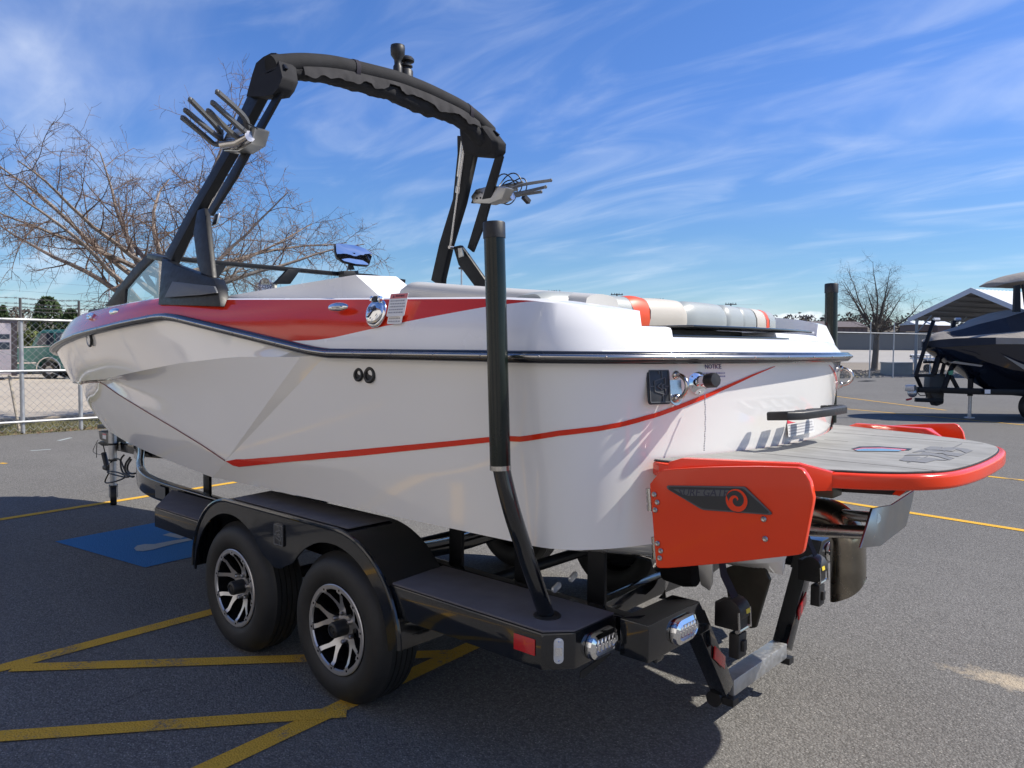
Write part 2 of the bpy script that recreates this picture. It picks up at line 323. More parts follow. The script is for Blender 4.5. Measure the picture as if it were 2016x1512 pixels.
def asphalt_nodes(m):
    t = m.node_tree; b = t.nodes['Principled BSDF']; L = t.links.new
    tc = N(t, 'ShaderNodeTexCoord'); P = tc.outputs['Object']
    def noise(sc, det=6, ro=.55):
        n = N(t, 'ShaderNodeTexNoise'); n.inputs['Scale'].default_value = sc; n.inputs['Detail'].default_value = det; n.inputs['Roughness'].default_value = ro; L(P, n.inputs['Vector']); return n.outputs['Fac']
    def ramp(x, a, c, lo=0., hi=1.):
        r = N(t, 'ShaderNodeMapRange'); r.inputs[1].default_value = a; r.inputs[2].default_value = c; r.inputs[3].default_value = lo; r.inputs[4].default_value = hi; L(x, r.inputs[0]); return r.outputs[0]
    def mul(x, y):
        q = N(t, 'ShaderNodeMath', operation='MULTIPLY'); L(x, q.inputs[0]); L(y, q.inputs[1]) if not isinstance(y, float) else setattr(q.inputs[1], 'default_value', y); return q.outputs[0]
    def mixc(f, A, B):
        q = N(t, 'ShaderNodeMixRGB'); L(f, q.inputs[0])
        for i, s in ((1, A), (2, B)):
            if isinstance(s, tuple): q.inputs[i].default_value = (*s, 1)
            else: L(s, q.inputs[i])
        return q.outputs[0]
    big = ramp(noise(.35, 5), .3, .7); mid = ramp(noise(2.3, 6), .3, .72)
    base = mixc(big, (.175, .17, .162), (.215, .209, .198)); base = mixc(mul(mid, .35), base, (.165, .16, .15))
    v = N(t, 'ShaderNodeTexVoronoi'); v.inputs['Scale'].default_value = 105; v.inputs['Randomness'].default_value = 1; L(P, v.inputs['Vector'])
    sp = N(t, 'ShaderNodeSeparateColor'); L(v.outputs['Color'], sp.inputs[0])
    stones = ramp(sp.outputs[0], .0, 1., .68, 1.34)
    sv = N(t, 'ShaderNodeVectorMath', operation='SCALE'); L(base, sv.inputs[0]); L(stones, sv.inputs['Scale'])
    near = ramp(v.outputs['Distance'], .25, .42)                         # dark bitumen between the stones
    col = mixc(mul(near, .45), sv.outputs[0], (.05, .048, .046))
    bright = ramp(sp.outputs[1], .952, .968); inner = ramp(v.outputs['Distance'], .40, .22)
    col = mixc(mul(mul(bright, inner), .8), col, (.42, .40, .36))
    # tyre-polished streaks and faint stains
    mp = N(t, 'ShaderNodeMapping'); mp.inputs['Rotation'].default_value = (0, 0, .5); mp.inputs['Scale'].default_value = (.25, 2.4, 1); L(P, mp.inputs[0])
    ns = N(t, 'ShaderNodeTexNoise'); ns.inputs['Scale'].default_value = 1.1; ns.inputs['Detail'].default_value = 7; L(mp.outputs[0], ns.inputs['Vector'])
    col = mixc(mul(ramp(ns.outputs['Fac'], .52, .72), .30), col, (.17, .165, .155))
    # pale sand spill
    sp0 = S(2000, 1345, Z=0)
    vd = N(t, 'ShaderNodeVectorMath', operation='SUBTRACT'); L(P, vd.inputs[0]); vd.inputs[1].default_value = sp0
    mp2 = N(t, 'ShaderNodeMapping'); mp2.inputs['Rotation'].default_value = (0, 0, .95); mp2.inputs['Scale'].default_value = (3.2, 7.5, 1); L(vd.outputs[0], mp2.inputs[0])
    ln = N(t, 'ShaderNodeVectorMath', operation='LENGTH'); L(mp2.outputs[0], ln.inputs[0])
    ad = N(t, 'ShaderNodeMath', operation='ADD'); L(ln.outputs['Value'], ad.inputs[0]); L(ramp(noise(9, 8, .7), .3, .7, -.75, .75), ad.inputs[1])
    col = mixc(mul(ramp(ad.outputs[0], 1.0, .1), .75), col, (.43, .36, .26))
    nd = N(t, 'ShaderNodeTexNoise'); nd.inputs['Scale'].default_value = 1.6; nd.inputs['Detail'].default_value = 6; L(P, nd.inputs['Vector'])
    wv = N(t, 'ShaderNodeVectorMath', operation='SCALE'); wv.inputs['Scale'].default_value = .55; L(nd.outputs['Color'], wv.inputs[0])
    pw = N(t, 'ShaderNodeVectorMath', operation='ADD'); L(P, pw.inputs[0]); L(wv.outputs[0], pw.inputs[1])
    vc = N(t, 'ShaderNodeTexVoronoi', feature='DISTANCE_TO_EDGE'); vc.inputs['Scale'].default_value = .23; L(pw.outputs[0], vc.inputs['Vector'])
    crack = mul(ramp(vc.outputs['Distance'], .0022, .0008), ramp(noise(.55, 3), .52, .6))
    col = mixc(mul(crack, .75), col, (.05, .048, .045))
    drip = mul(ramp(noise(1.15, 3, .5), .66, .74), ramp(noise(14, 5), .35, .65))
    col = mixc(mul(drip, .35), col, (.09, .088, .085))
    L(col, b.inputs['Base Color'])
    b.inputs['Roughness'].default_value = .97; b.inputs['Specular IOR Level'].default_value = .12
    hh = N(t, 'ShaderNodeMath', operation='SUBTRACT'); hh.inputs[0].default_value = 1; L(v.outputs['Distance'], hh.inputs[1])
    h2 = N(t, 'ShaderNodeMath', operation='ADD'); L(hh.outputs[0], h2.inputs[0]); L(mul(noise(35, 6), 1.2), h2.inputs[1])
    bp = N(t, 'ShaderNodeBump'); bp.inputs['Strength'].default_value = .9; bp.inputs['Distance'].default_value = .004; L(h2.outputs[0], bp.inputs['Height']); L(bp.outputs[0], b.inputs['Normal'])
    return col
M_asphalt = mat('asphalt', (.12, .12, .12), .88)
asphalt_nodes(M_asphalt)
def paint_mat(name, colr, wear):
    m = mat(name, colr, .75); t = m.node_tree; b = t.nodes['Principled BSDF']; L = t.links.new
    col = asphalt_nodes(m)
    tc = N(t, 'ShaderNodeTexCoord')
    n = N(t, 'ShaderNodeTexNoise'); n.inputs['Scale'].default_value = 55; n.inputs['Detail'].default_value = 8; n.inputs['Roughness'].default_value = .7; L(tc.outputs['Object'], n.inputs['Vector'])
    n2 = N(t, 'ShaderNodeTexNoise'); n2.inputs['Scale'].default_value = 3; n2.inputs['Detail'].default_value = 5; L(tc.outputs['Object'], n2.inputs['Vector'])
    a = N(t, 'ShaderNodeMath', operation='ADD'); L(n.outputs['Fac'], a.inputs[0]); L(n2.outputs['Fac'], a.inputs[1])
    r = N(t, 'ShaderNodeMapRange'); r.inputs[1].default_value = wear; r.inputs[2].default_value = wear + .22; L(a.outputs[0], r.inputs[0])
    sc = N(t, 'ShaderNodeMapRange'); sc.inputs[3].default_value = .8; sc.inputs[4].default_value = 1.2; L(n.outputs['Fac'], sc.inputs[0])
    pv = N(t, 'ShaderNodeVectorMath', operation='SCALE'); pv.inputs[0].default_value = colr; L(sc.outputs[0], pv.inputs['Scale'])
    q = N(t, 'ShaderNodeMixRGB'); L(r.outputs[0], q.inputs[0]); L(pv.outputs[0], q.inputs[1]); L(col, q.inputs[2]); L(q.outputs[0], b.inputs['Base Color'])
    return m
M_yellow = paint_mat('worn_yellow_road_paint', (.62, .36, .05), 1.06)
M_blue = paint_mat('blue_road_paint', (.045, .165, .36), 1.20)
M_pale = paint_mat('pale_road_paint', (.33, .36, .36), 1.20)

def ground_mat(name, c1, c2, c3, sc=1.0, bump=.02):
    m = mat(name, c1, .95, spec=.15); t = m.node_tree; b = t.nodes['Principled BSDF']; L = t.links.new
    tc = N(t, 'ShaderNodeTexCoord')
    n = N(t, 'ShaderNodeTexNoise'); n.inputs['Scale'].default_value = .5 * sc; n.inputs['Detail'].default_value = 9; n.inputs['Roughness'].default_value = .65; L(tc.outputs['Object'], n.inputs['Vector'])
    n2 = N(t, 'ShaderNodeTexNoise'); n2.inputs['Scale'].default_value = 7 * sc; n2.inputs['Detail'].default_value = 8; n2.inputs['Roughness'].default_value = .7; L(tc.outputs['Object'], n2.inputs['Vector'])
    r = N(t, 'ShaderNodeValToRGB'); e = r.color_ramp.elements; e[0].position = .34; e[0].color = (*c1, 1); e[1].position = .62; e[1].color = (*c2, 1)
    L(n.outputs['Fac'], r.inputs[0])
    r2 = N(t, 'ShaderNodeMapRange'); r2.inputs[1].default_value = .45; r2.inputs[2].default_value = .7; L(n2.outputs['Fac'], r2.inputs[0])
    q = N(t, 'ShaderNodeMixRGB'); L(r2.outputs[0], q.inputs[0]); L(r.outputs[0], q.inputs[1]); q.inputs[2].default_value = (*c3, 1); L(q.outputs[0], b.inputs['Base Color'])
    bp = N(t, 'ShaderNodeBump'); bp.inputs['Distance'].default_value = bump; L(n2.outputs['Fac'], bp.inputs['Height']); L(bp.outputs[0], b.inputs['Normal'])
    return m
M_dirt = ground_mat('dry_gravel_ground', (.22, .19, .15), (.30, .26, .21), (.16, .14, .115), .6)
M_lot = ground_mat('tan_concrete_lot', (.36, .31, .25), (.42, .37, .30), (.31, .27, .22), .6, .004)
M_grassdry = ground_mat('dry_grass_ground', (.15, .14, .065), (.20, .17, .10), (.10, .105, .045), 2.5)
M_road = ground_mat('pale_road', (.34, .32, .29), (.38, .36, .33), (.30, .285, .26), .3, .004)

# ------------------------------------------------------------------ ground
def sheet(name, poly, z, m, kind='structure'):
    g = G(); g.add([Vector((p[0], p[1], z)) for p in poly], [tuple(range(len(poly)))])
    o = build(g, name, m, recalc=False, smooth=False)
    if o.data.polygons[0].normal.z < 0: o.data.flip_normals()
    tag(o, kind=kind); return o
sheet('ground', [(-2500, -2500), (2500, -2500), (2500, 2500), (-2500, 2500)], -.06, M_dirt)
FX = 13.35          # the chain-link fence line
g = G(); g.box((-26.6, -26, -.03), (79.6, 130, .06))
tag(build(g, 'parking_lot', M_asphalt, smooth=False), kind='structure')
sheet('grass_verge', [(FX - .1, -70), (16.3, -70), (16.3, 40), (FX - .1, 40)], -.052, M_grassdry)
g = G(); g.box((38, 10, -.03), (42, 110, .05))
tag(build(g, 'concrete_lot', M_lot, smooth=False), kind='structure')
# painted markings
def line(name, a, b, w, m, z=.004, ext=0):
    a = Vector((a[0], a[1], 0)); b = Vector((b[0], b[1], 0)); d = (b - a).normalized(); n = Vector((-d.y, d.x, 0)) * w / 2; a -= d * ext; b += d * ext
    return sheet(name, [a - n, b - n, b + n, a + n], z, m)
line('yellow_line', (1.50, 2.167 + 4), (1.60, .2), .105, M_yellow)
line('yellow_line', (-.42, 5.9), (.035, .12), .105, M_yellow)
line('yellow_line', (5.18, 3.4), (5.62, -.3), .10, M_yellow, ext=2)
dgn = Vector((.90, 1.02)).normalized()
for k, (p, q) in enumerate((((-.02, .42), (1.52, 2.10)), ((-.12, 1.25), (1.30, 3.02)), ((-.22, 2.45), (1.25, 4.2)))):
    line('yellow_line', p, q, .10, M_yellow, z=.006)
# far bays to the right
for a, b in (((1666, 783), (1800, 800)), ((1665, 805), (1985, 834)), ((1690, 994), (2016, 1045)), ((1880, 931), (2016, 946)), ((1180, 880), (1560, 905))):
    A, B = S(*a, Z=0), S(*b, Z=0); line('yellow_line', A, B, .10, M_yellow, ext=1.5)
for a, b in (((0, 912), (12, 913)), ((60, 888), (100, 885)), ((115, 868), (140, 862))):
    A, B = S(*a, Z=0), S(*b, Z=0); line('worn_line', A, B, .07, M_yellow if a[0] == 0 else M_pale)
c = [(4.174, 1.049), (2.862, .87), (2.95, -.42), (4.33, -.28)]
sheet('blue_parking_square', c, .004, M_blue)
def gpoly(name, px, m, z=.008): return sheet(name, [S(a, b, Z=0) for a, b in px], z, m)
gpoly('wheelchair_symbol', [(264, 1081), (270, 1076), (284, 1073), (303, 1073), (340, 1066), (374, 1061), (378, 1065), (345, 1072), (318, 1079), (300, 1084), (280, 1087), (268, 1086)], M_pale)
gpoly('wheelchair_symbol', [(320, 1055), (334, 1051), (368, 1057), (356, 1062)], M_pale)
gpoly('wheelchair_symbol', [(339, 1045), (352, 1041), (385, 1048), (378, 1053)], M_pale)
# flat drain grate in the tarmac far right
g = G(); p = S(1707, 750.5, Z=0); g.box((p.x, p.y, .006), (.55, 1.4, .012))
for k in range(6): g.box((p.x, p.y - .6 + k * .24, .016), (.5, .06, .008))
tag(build(g, 'drain_grate', M_blackplastic), 'dark flat drain grate set in the asphalt near the far fence', 'drain grate')

# ================================================================== BOAT
boat = empty('wake_boat', (1.5, 0, .6))
tag(boat, 'white and red wakeboard boat with black tower sitting on the black trailer', 'boat')
def ellp(tip, x0, b, e=.5):
    return lambda X: b if X < x0 else b * max(0.0, 1 - ((X - x0) / (tip - x0)) ** 2) ** e
def interp(x, xs, ys): return float(np.interp(x, xs, ys))
Yrail = ellp(5.7, 1.8, 1.27); Yr1 = ellp(5.42, 1.2, 1.25); Ych = ellp(5.05, .3, 1.17); Ysheer = ellp(5.5, 1.6, 1.2)
XR = [-1.8, -.05, .0, .09, .18, 1.42, 1.56, 1.70, 1.76, 2.14, 2.6, 3.09, 3.6, 4.14, 4.44, 5.7]
ZR = [1.613, 1.613, 1.616, 1.623, 1.634, 1.798, 1.809, 1.806, 1.802, 1.779, 1.746, 1.715, 1.672, 1.628, 1.60, 1.52]
zrail = lambda X: interp(X, XR, ZR)
zsheer = lambda X: interp(X, [-1.7, -1.54, -1.36, -1.23, -1.13, -.93, .07, 1.0, 1.69, 2.39, 2.89, 3.49, 4.4, 5.5], [1.725, 1.735, 1.782, 1.805, 1.817, 1.83, 1.862, 1.895, 1.936, 1.916, 1.896, 1.878, 1.82, 1.76])
XT0 = -1.693                                   # middle of the bowed transom
def stern_plan(n_t=14, n_c=12):
    """plan points from the transom centre round the port corner to the straight side"""
    pts = [(XT0 + (y * y) / 4.8, y) for y in np.linspace(0, .95, n_t)]
    p0, c_, p1 = Vector((-1.505, .95)), Vector((-1.378, 1.268)), Vector((-1.12, 1.27))
    for i in range(1, n_c + 1):
        t = i / n_c; q = p0 * (1 - t) ** 2 + c_ * 2 * t * (1 - t) + p1 * t * t; pts.append((q.x, q.y))
    return pts
PLAN = stern_plan()
def plan_normals(P):
    out = []
    for i in range(len(P)):
        a = Vector(P[max(i - 1, 0)]); b = Vector(P[min(i + 1, len(P) - 1)]); t = (b - a).normalized(); out.append(Vector((-t.y, t.x)))
    out[0] = Vector((-1, 0)); return out
PN = plan_normals(PLAN)
def inset(z): return .012 + max(0.0, (1.60 - z)) / .67 * .085
def stern_pt(i, z, off=0.0):
    ins = inset(z) - off; p = Vector(PLAN[i]) - PN[i] * ins
    return Vector((p.x, p.y, z))
NS = len(PLAN)
NA, NF = 16, 44                                # columns along the straight side, columns to the bow
ZCH_A = .925
def hull_columns():
    cols = []
    # row keys: 0 rail .. 6 (stripe crease) .. 11 chine .. keel
    for i in range(NS):
        top = stern_pt(i, 1.605); mid = stern_pt(i, 1.58)
        crease = stern_pt(i, 1.20); ch = stern_pt(i, ZCH_A if i < 16 else .925)
        cols.append([top, mid, crease, ch])
    K = [(.02, 1.258), (.04, 1.256), (1.03, 1.204), (1.28, Ych(1.28))]
    ck = [Vector((K[0][0], K[0][1], zrail(.02) - .006)), Vector((K[1][0], K[1][1], 1.595)), Vector((1.03, 1.204, 1.016)), Vector((1.28, Ych(1.28), .892))]
    last = cols[-1]
    for j in range(1, NA + 1):
        t = j / NA
        col = [last[r].lerp(ck[r], t) for r in range(4)]
        col[0].z = zrail(col[0].x) - .008; cols.append(col)
    # step crease, then the scooped bow panel
    t0 = .02
    for j in range(NF + 1):
        w = math.sin(j / NF * PI / 2)
        X0 = .03 + (5.66 - .03) * w; r0 = Vector((X0, Yrail(X0) - .012, zrail(X0) - .008))
        X1 = .17 + (5.40 - .17) * w
        y1 = Yr1(X1) + .040 * max(0, 1 - (X1 - .17) / 1.5)
        z1 = interp(X1, [.1, .17, .8, 1.49, 2.0, 2.84, 3.3, 4.0, 4.5, 5.4], [1.60, 1.598, 1.590, 1.542, 1.49, 1.404, 1.38, 1.345, 1.31, 1.245]); r1 = Vector((X1, y1, z1))
        X2 = 1.033 + (5.25 - 1.033) * w
        if X2 < 3.0: y2 = interp(X2, [1.03, 1.3, 1.65, 2.07, 2.63, 3.0], [1.204, 1.192, 1.176, 1.155, 1.125, 1.10])
        else: y2 = min(1.10, (Yr1(X2 + .06)) - interp(X2, [3.0, 3.6, 4.4], [.02, .05, .055]))
        z2 = interp(X2, [.93, 1.03, 1.3, 1.65, 2.07, 2.63, 3.0, 3.3, 4.0, 5.3], [1.00, 1.016, 1.073, 1.135, 1.205, 1.30, 1.374, 1.362, 1.325, 1.225])
        r2 = Vector((X2, max(y2, 0), z2))
        X3 = 1.28 + (4.98 - 1.28) * w
        z3 = interp(X3, [1.28, 2.2, 2.8, 3.6, 4.3, 5.0], [.890, .925, .944, .978, 1.02, 1.09]); r3 = Vector((X3, Ych(X3), z3))
        cols.append([r0, r1, r2, r3])
    return cols
HC = hull_columns()
def hull_rows():
    rows = []
    nsub = [3, 8, 7]
    for s_ in range(3):
        for k in range(nsub[s_]):
            t = k / nsub[s_]; row = []
            for i, c_ in enumerate(HC):
                p = c_[s_].lerp(c_[s_ + 1], t)
                j = i - (NS + NA)
                if j >= 0:
                    w = j / NF; env = math.sin(PI * min(1, w * 1.0)) if w < 1 else 0
                    if s_ == 1: p.y -= .045 * math.sin(PI * t) * env * (1.0 if w < .5 else max(0, (1 - (w - .5) / .3)) ** 2)
                    if s_ == 2: p.y += .035 * math.sin(PI * t) * env * interp(w, [0, .3, .6, 1], [.1, .5, 1, .5])
                row.append(p)
            rows.append(row)
    rows.append([c_[3].copy() for c_ in HC])
    # bottom: chine flat, then the vee down to the keel
    for frac in (.25, .5, .75, 1.0):
        row = []
        for i, c_ in enumerate(HC):
            p = c_[3]; zk = interp(p.x, [-1.8, 2.0, 3.4, 4.3, 4.98], [.66, .62, .68, .82, 1.09])
            row.append(Vector((p.x + .25 * frac * interp(p.x, [2, 5], [0, 1]), p.y * (1 - frac), p.z + (zk - p.z) * frac - .0)))
        rows.append(row)
    return rows
HR = hull_rows()
g = G(); g.grid(HR)
gm = g.mir(); g.add(gm.v, gm.f)
build(g, 'hull', M_white, boat, merge=.0015, ang=13)
from mathutils.bvhtree import BVHTree
HBVH = BVHTree.FromPolygons([tuple(v) for v in g.v], g.f)
# red stripe, following the hull side round the corner on to the transom
def plan_hit(px, py, ins):
    """where a sight line meets the upright hull wall (stern outline, then the straight side)"""
    P = [Vector((PLAN[i][0], PLAN[i][1])) - PN[i] * ins for i in range(NS)] + [Vector((1.0, 1.27 - ins))]
    d = ray(px, py); best = None
    for i in range(len(P) - 1):
        a, b = P[i], P[i + 1]; e = b - a
        M_ = np.array([[d[0], -e.x], [d[1], -e.y]]); rhs = np.array([a.x - CAM[0], a.y - CAM[1]])
        det = np.linalg.det(M_)
        if abs(det) < 1e-9: continue
        t, u = np.linalg.solve(M_, rhs)
        if -1e-6 <= u <= 1 + 1e-6 and t > 0 and (best is None or t < best[0]): best = (t, i + u, CAM[2] + t * d[2])
    return best
def wall_pt(s_, z, off):
    p0, n0 = wall_raw(s_, z)
    hit = HBVH.ray_cast(p0 + n0 * .4, -n0)
    return (hit[0] if hit[0] is not None else p0) + n0 * off
def wall_raw(s_, z):
    off = 0.0
    i = min(int(s_), NS - 1); u = s_ - i
    def q(k):
        if k < NS: return Vector(PLAN[k]) - PN[k] * (inset(z) - off)
        return Vector((1.02, 1.27 - inset(z) + off))
    i = min(i, NS - 1); p = q(i).lerp(q(i + 1), u); n = PN[i].lerp(PN[min(i + 1, NS - 1)], u); return Vector((p.x, p.y, z)), Vector((n.x, n.y, 0)).normalized()
top = [plan_hit(x, y, inset(1.3)) for x, y in ((470, 906), (560, 899), (700, 886), (880, 869), (1000, 856.5), (1100, 847), (1178, 838), (1220, 830), (1250, 822), (1286, 812), (1321, 799), (1375, 777), (1420, 757), (1470, 735), (1509, 720.5))]
bot = [plan_hit(x, y, inset(1.3)) for x, y in ((457, 922), (560, 911), (700, 899), (880, 880), (1000, 867), (1100, 858), (1178, 848), (1220, 840), (1250, 832), (1286, 821.5), (1321, 808), (1375, 786), (1420, 764), (1470, 739), (1509, 721.5))]
ts = [h[1] for h in top]; tz = [h[2] for h in top]; bs = [h[1] for h in bot]; bz = [h[2] for h in bot]
ss = np.concatenate([np.linspace(min(ts), NS - 1, 40), np.linspace(NS - 1, NS - 1 + .985, 26)[1:]])
rowT, rowM, rowB = [], [], []
for s_ in ss:
    a = interp(s_, ts[::-1], tz[::-1]); b = interp(s_, bs[::-1], bz[::-1])
    b = min(b, a - .0005); oo = .003 if s_ < NS - 1 + .6 else .006; rowT.append(wall_pt(s_, a, oo)); rowM.append(wall_pt(s_, (a + b) / 2, oo)); rowB.append(wall_pt(s_, b, oo))
def rehull(p):      # hug the real (skewed) side panel near the crease
    k = Vector((.93, 1.206, 1.022)); return p
rowT[-1] = wall_pt(NS - 1 + 1.0, 1.018, .006); rowB[-1] = wall_pt(NS - 1 + .972, .999, .006); rowM[-1] = (rowT[-1] + rowB[-1]) / 2
g = G(); g.grid([rowT, rowM, rowB]); gm = g.mir(); g.add(gm.v, gm.f)
build(g, 'hull_stripe', M_red, boat, recalc=False)
# thin dark red pinstripe climbing along the bow crease
pts = [HC[NS + NA + j][2] + Vector((0, .004, .004)) for j in range(0, 26)]
g = G(); g.tube(pts, [.0035] * len(pts), 6); gm = g.mir(); g.add(gm.v, gm.f); build(g, 'hull_stripe', mat('pinstripe_dull_red', (.22, .07, .06), .4), boat)

# ------------------------------------------------------------------ rub rail
def rail_path(off, dz=0.0):
    P = []
    for i in range(NS):
        p = Vector(PLAN[i]) + PN[i] * off; P.append(Vector((p.x, p.y, 1.616 + dz)))
    for X in np.linspace(-1.0, 1.8, 57): P.append(Vector((X, 1.27 + off, zrail(X) + .004 + dz)))
    for j in range(1, 41):
        X = 1.8 + 3.9 * math.sin(j / 40 * PI / 2); e = 1e-3
        nx = -(Yrail(min(X + e, 5.699)) - Yrail(X - e)) / (min(X + e, 5.699) - X + e); n = Vector((nx, 1)).normalized() if j < 40 else Vector((1, 0))
        P.append(Vector((X + n.x * off, Yrail(X) + n.y * off, zrail(X) + .004 + dz)))
    full = [Vector((p.x, -p.y, p.z)) for p in P[:0:-1]][0:]
    return full[::1] + P
RP = rail_path(.006)
prof = [(-.012, -.021), (-.012, .019), (.020, .021), (.030, .013), (.032, -.012), (.022, -.022)]
def sweep_rail(name, off, dz, prof_, m, parent):
    P = rail_path(off, dz); g = G(); n = len(P); o = 0
    for i in range(n):
        t = (P[(i + 1) % n] - P[i - 1]) if 0 < i < n - 1 else (P[1] - P[0] if i == 0 else P[-1] - P[-2]); h = Vector((t.x, t.y, 0)).normalized(); nn = Vector((-h.y, h.x, 0))
        for (x, y) in prof_: g.v.append(P[i] + nn * x + Vector((0, 0, y)))
    k = len(prof_)
    for i in range(n - 1):
        for q in range(k): g.f.append((i * k + q, i * k + (q + 1) % k, (i + 1) * k + (q + 1) % k, (i + 1) * k + q)); g.m.append(0)
    return build(g, name, m, parent, ang=50)
# orientation: the path runs from the starboard bow round... keep normals pointing outwards
_a = RP[len(RP) // 2]; _t = RP[len(RP) // 2 + 1] - RP[len(RP) // 2 - 1]; _n = Vector((-_t.y, _t.x, 0)).normalized()
sgn = 1 if _n.x < 0 else -1
prof = [(sgn * x, y) for x, y in prof]
rub = sweep_rail('rub_rail', .0, 0, prof, M_rubber, boat)
ins_p = [(sgn * x, y) for x, y in [(.026, -.010), (.026, .010), (.035, .009), (.041, .005), (.042, 0), (.041, -.005), (.035, -.009)]]
sweep_rail('rail_insert', .0, .001, ins_p, M_railsteel, rub)
scr = G(); RPo = rail_path(.041, .002)
acc = 0.0
for i in range(1, len(RPo)):
    acc += (RPo[i] - RPo[i - 1]).length
    if acc > .20 and RPo[i].y > -1.2 and RPo[i].x < 5:
        acc = 0; scr.ell(RPo[i], (.004, .004, .004), 8, 4)
tag(build(scr, 'rail_screw', M_bolt, rub), kind='stuff')

# ------------------------------------------------------------------ topsides (deck moulding)
def deck_cols():
    """columns of (rail edge, sheer edge) from the port quarter end forward to the stem"""
    C_ = []
    for i in range(15, NS):
        p = Vector(PLAN[i]) - PN[i] * .012; q = Vector(PLAN[i]) - PN[i] * .075
        C_.append((Vector((p.x, p.y, 1.628)), Vector((q.x, q.y, zsheer(q.x)))))
    for X in np.linspace(-1.05, 1.75, 45): C_.append((Vector((X, 1.258, zrail(X) + .014)), Vector((X, 1.2, zsheer(X)))))
    for j in range(1, 41):
        w = math.sin(j / 40 * PI / 2); X = 1.8 + 3.88 * w; X2 = 1.78 + 3.70 * w
        C_.append((Vector((X, max(Yrail(X) - .008, 0), zrail(X) + .014)), Vector((X2, Ysheer(X2), zsheer(X2)))))
    return C_
DCOL = deck_cols()
def bfrac(X): return interp(X, [-1.17, .36], [1.0, 0.0])
rows = [[], [], [], [], [], []]
for a, b in DCOL:
    f_ = bfrac(a.x); f_ = min(max(f_, .004), .996)
    bulge = Vector((0, .012, .0)) if a.y > .05 else Vector()
    for k, t in enumerate((0, f_ * .5, f_, f_ + (1 - f_) * .5, .999, 1.0)):
        p = a.lerp(b, t) + bulge * math.sin(PI * t); rows[k].append(p)
        if k == 5: rows[k][-1] = b + Vector((0, -.012, .007)) if b.y > .02 else b + Vector((-.012, 0, .007))
# the coaming inboard: flat top, then down into the cockpit
inn = []; inn2 = []; inn3 = []
for a, b in DCOL:
    wd = interp(b.x, [-1.6, -1.1, 1.7, 3, 5.5], [.13, .13, .17, .2, .3])
    q = Vector((b.x - (wd if b.x > 4.5 else 0) * interp(b.x, [4.5, 5.5], [0, 1]), max(b.y - wd, 0), b.z + .012)); inn.append(q)
    inn2.append(q + Vector((0, -.01 if q.y > .02 else 0, -.05))); inn3.append(Vector((q.x, max(q.y - .05, 0), 1.30 if b.x > -1.2 else 1.60)))
g = G(); g.grid(rows + [inn, inn2, inn3], mifun=lambda i, j: 1 if (i in (2, 3) and DCOL[j][0].x > -1.20) else 0)
# closing face at the end of the quarter
e0 = [r[0] for r in rows] + [inn[0], inn3[0]]
g.add(e0, [tuple(range(len(e0)))])
gm = g.mir(); g.add(gm.v, [], 0); o_ = len(g.v) - len(gm.v)
for f_, m_ in zip(gm.f, gm.m): g.f.append(tuple(i + o_ for i in f_)); g.m.append(m_)
build(g, 'deck_moulding', [M_white2, M_red], boat, merge=.0008, ang=28)
# cockpit floor and inner wall (low inside the boat)
g = G(); fl = [Vector((q.x, q.y, 1.30)) for q in inn3 if q.x > -1.2]
g.add(fl + [Vector((v.x, -v.y, v.z)) for v in reversed(fl)], [tuple(range(2 * len(fl)))])
build(g, 'cockpit_floor', M_foam, boat, smooth=False)
# stern shelf between the quarters
def shelf_pts(y0, y1, off, z, n=16): return [Vector((XT0 + y * y / 4.8 + off, y, z)) for y in np.linspace(y0, y1, n)]
g = G()
def plan_row(off, z, n=18):
    P = [Vector(PLAN[k]) - PN[k] * off for k in range(n)]
    return [Vector((p.x, p.y, z)) for p in reversed(P)] + [Vector((p.x, -p.y, z)) for p in P[1:]]
rows_ = [plan_row(o_, z_) for o_, z_ in [(-.006, 1.622), (.016, 1.640), (.030, 1.656), (.048, 1.680), (.070, 1.690)]]
rows_.append([Vector((-1.14, v.y, 1.690)) for v in rows_[-1]])
g.grid(rows_)
build(g, 'stern_shelf', M_white2, boat, ang=40)
# inner block beside the port quarter, hatch blocks with dark trims
def yblock(name, y0, y1, x0, x1, z0, z1, m, bev=.012, slope=0.0):
    g = G(); n = 8
    lo, hi = [], []
    for y in np.linspace(y0, y1, n):
        cx = y * y / 4.8; lo.append((cx + x0, y)); hi.append((cx + x1, y))
    poly = [Vector((x, y, z0)) for x, y in lo] + [Vector((x, y, z0)) for x, y in reversed(hi)]
    g.prism(poly, (0, 0, z1 - z0))
    if slope: 
        for v in g.v:
            if abs(v.z - z1) < 1e-6: v.x += slope * (1 if v.x < (x0 + x1) / 2 + v.y ** 2 / 4.8 else 0)
    return build(g, name, m, boat, bev=bev)
yblock('quarter_step', .80, 1.07, XT0 + .055, -1.1, 1.625, 1.728, M_white2, .014, .02)
yblock('hatch_block', -.92, .03, XT0 + .125, -1.1, 1.66, 1.722, M_white2, .012, .02)
yblock('hatch_block', .03, .80, XT0 + .42, -1.1, 1.66, 1.735, M_white2, .01)
yblock('hatch_recess', .03, .62, XT0 + .30, XT0 + .43, 1.66, 1.726, M_greyplastic, .004)
yblock('dark_trim', -.06, .77, XT0 + .12, XT0 + .30, 1.692, 1.700, M_blackgloss, .002)
yblock('dark_trim', -.62, .62, XT0 + .14, -1.12, 1.730, 1.740, M_blackgloss, .003)
yblock('dark_trim', -.82, -.1, XT0 + .30, -1.14, 1.744, 1.751, M_blackgloss, .002)
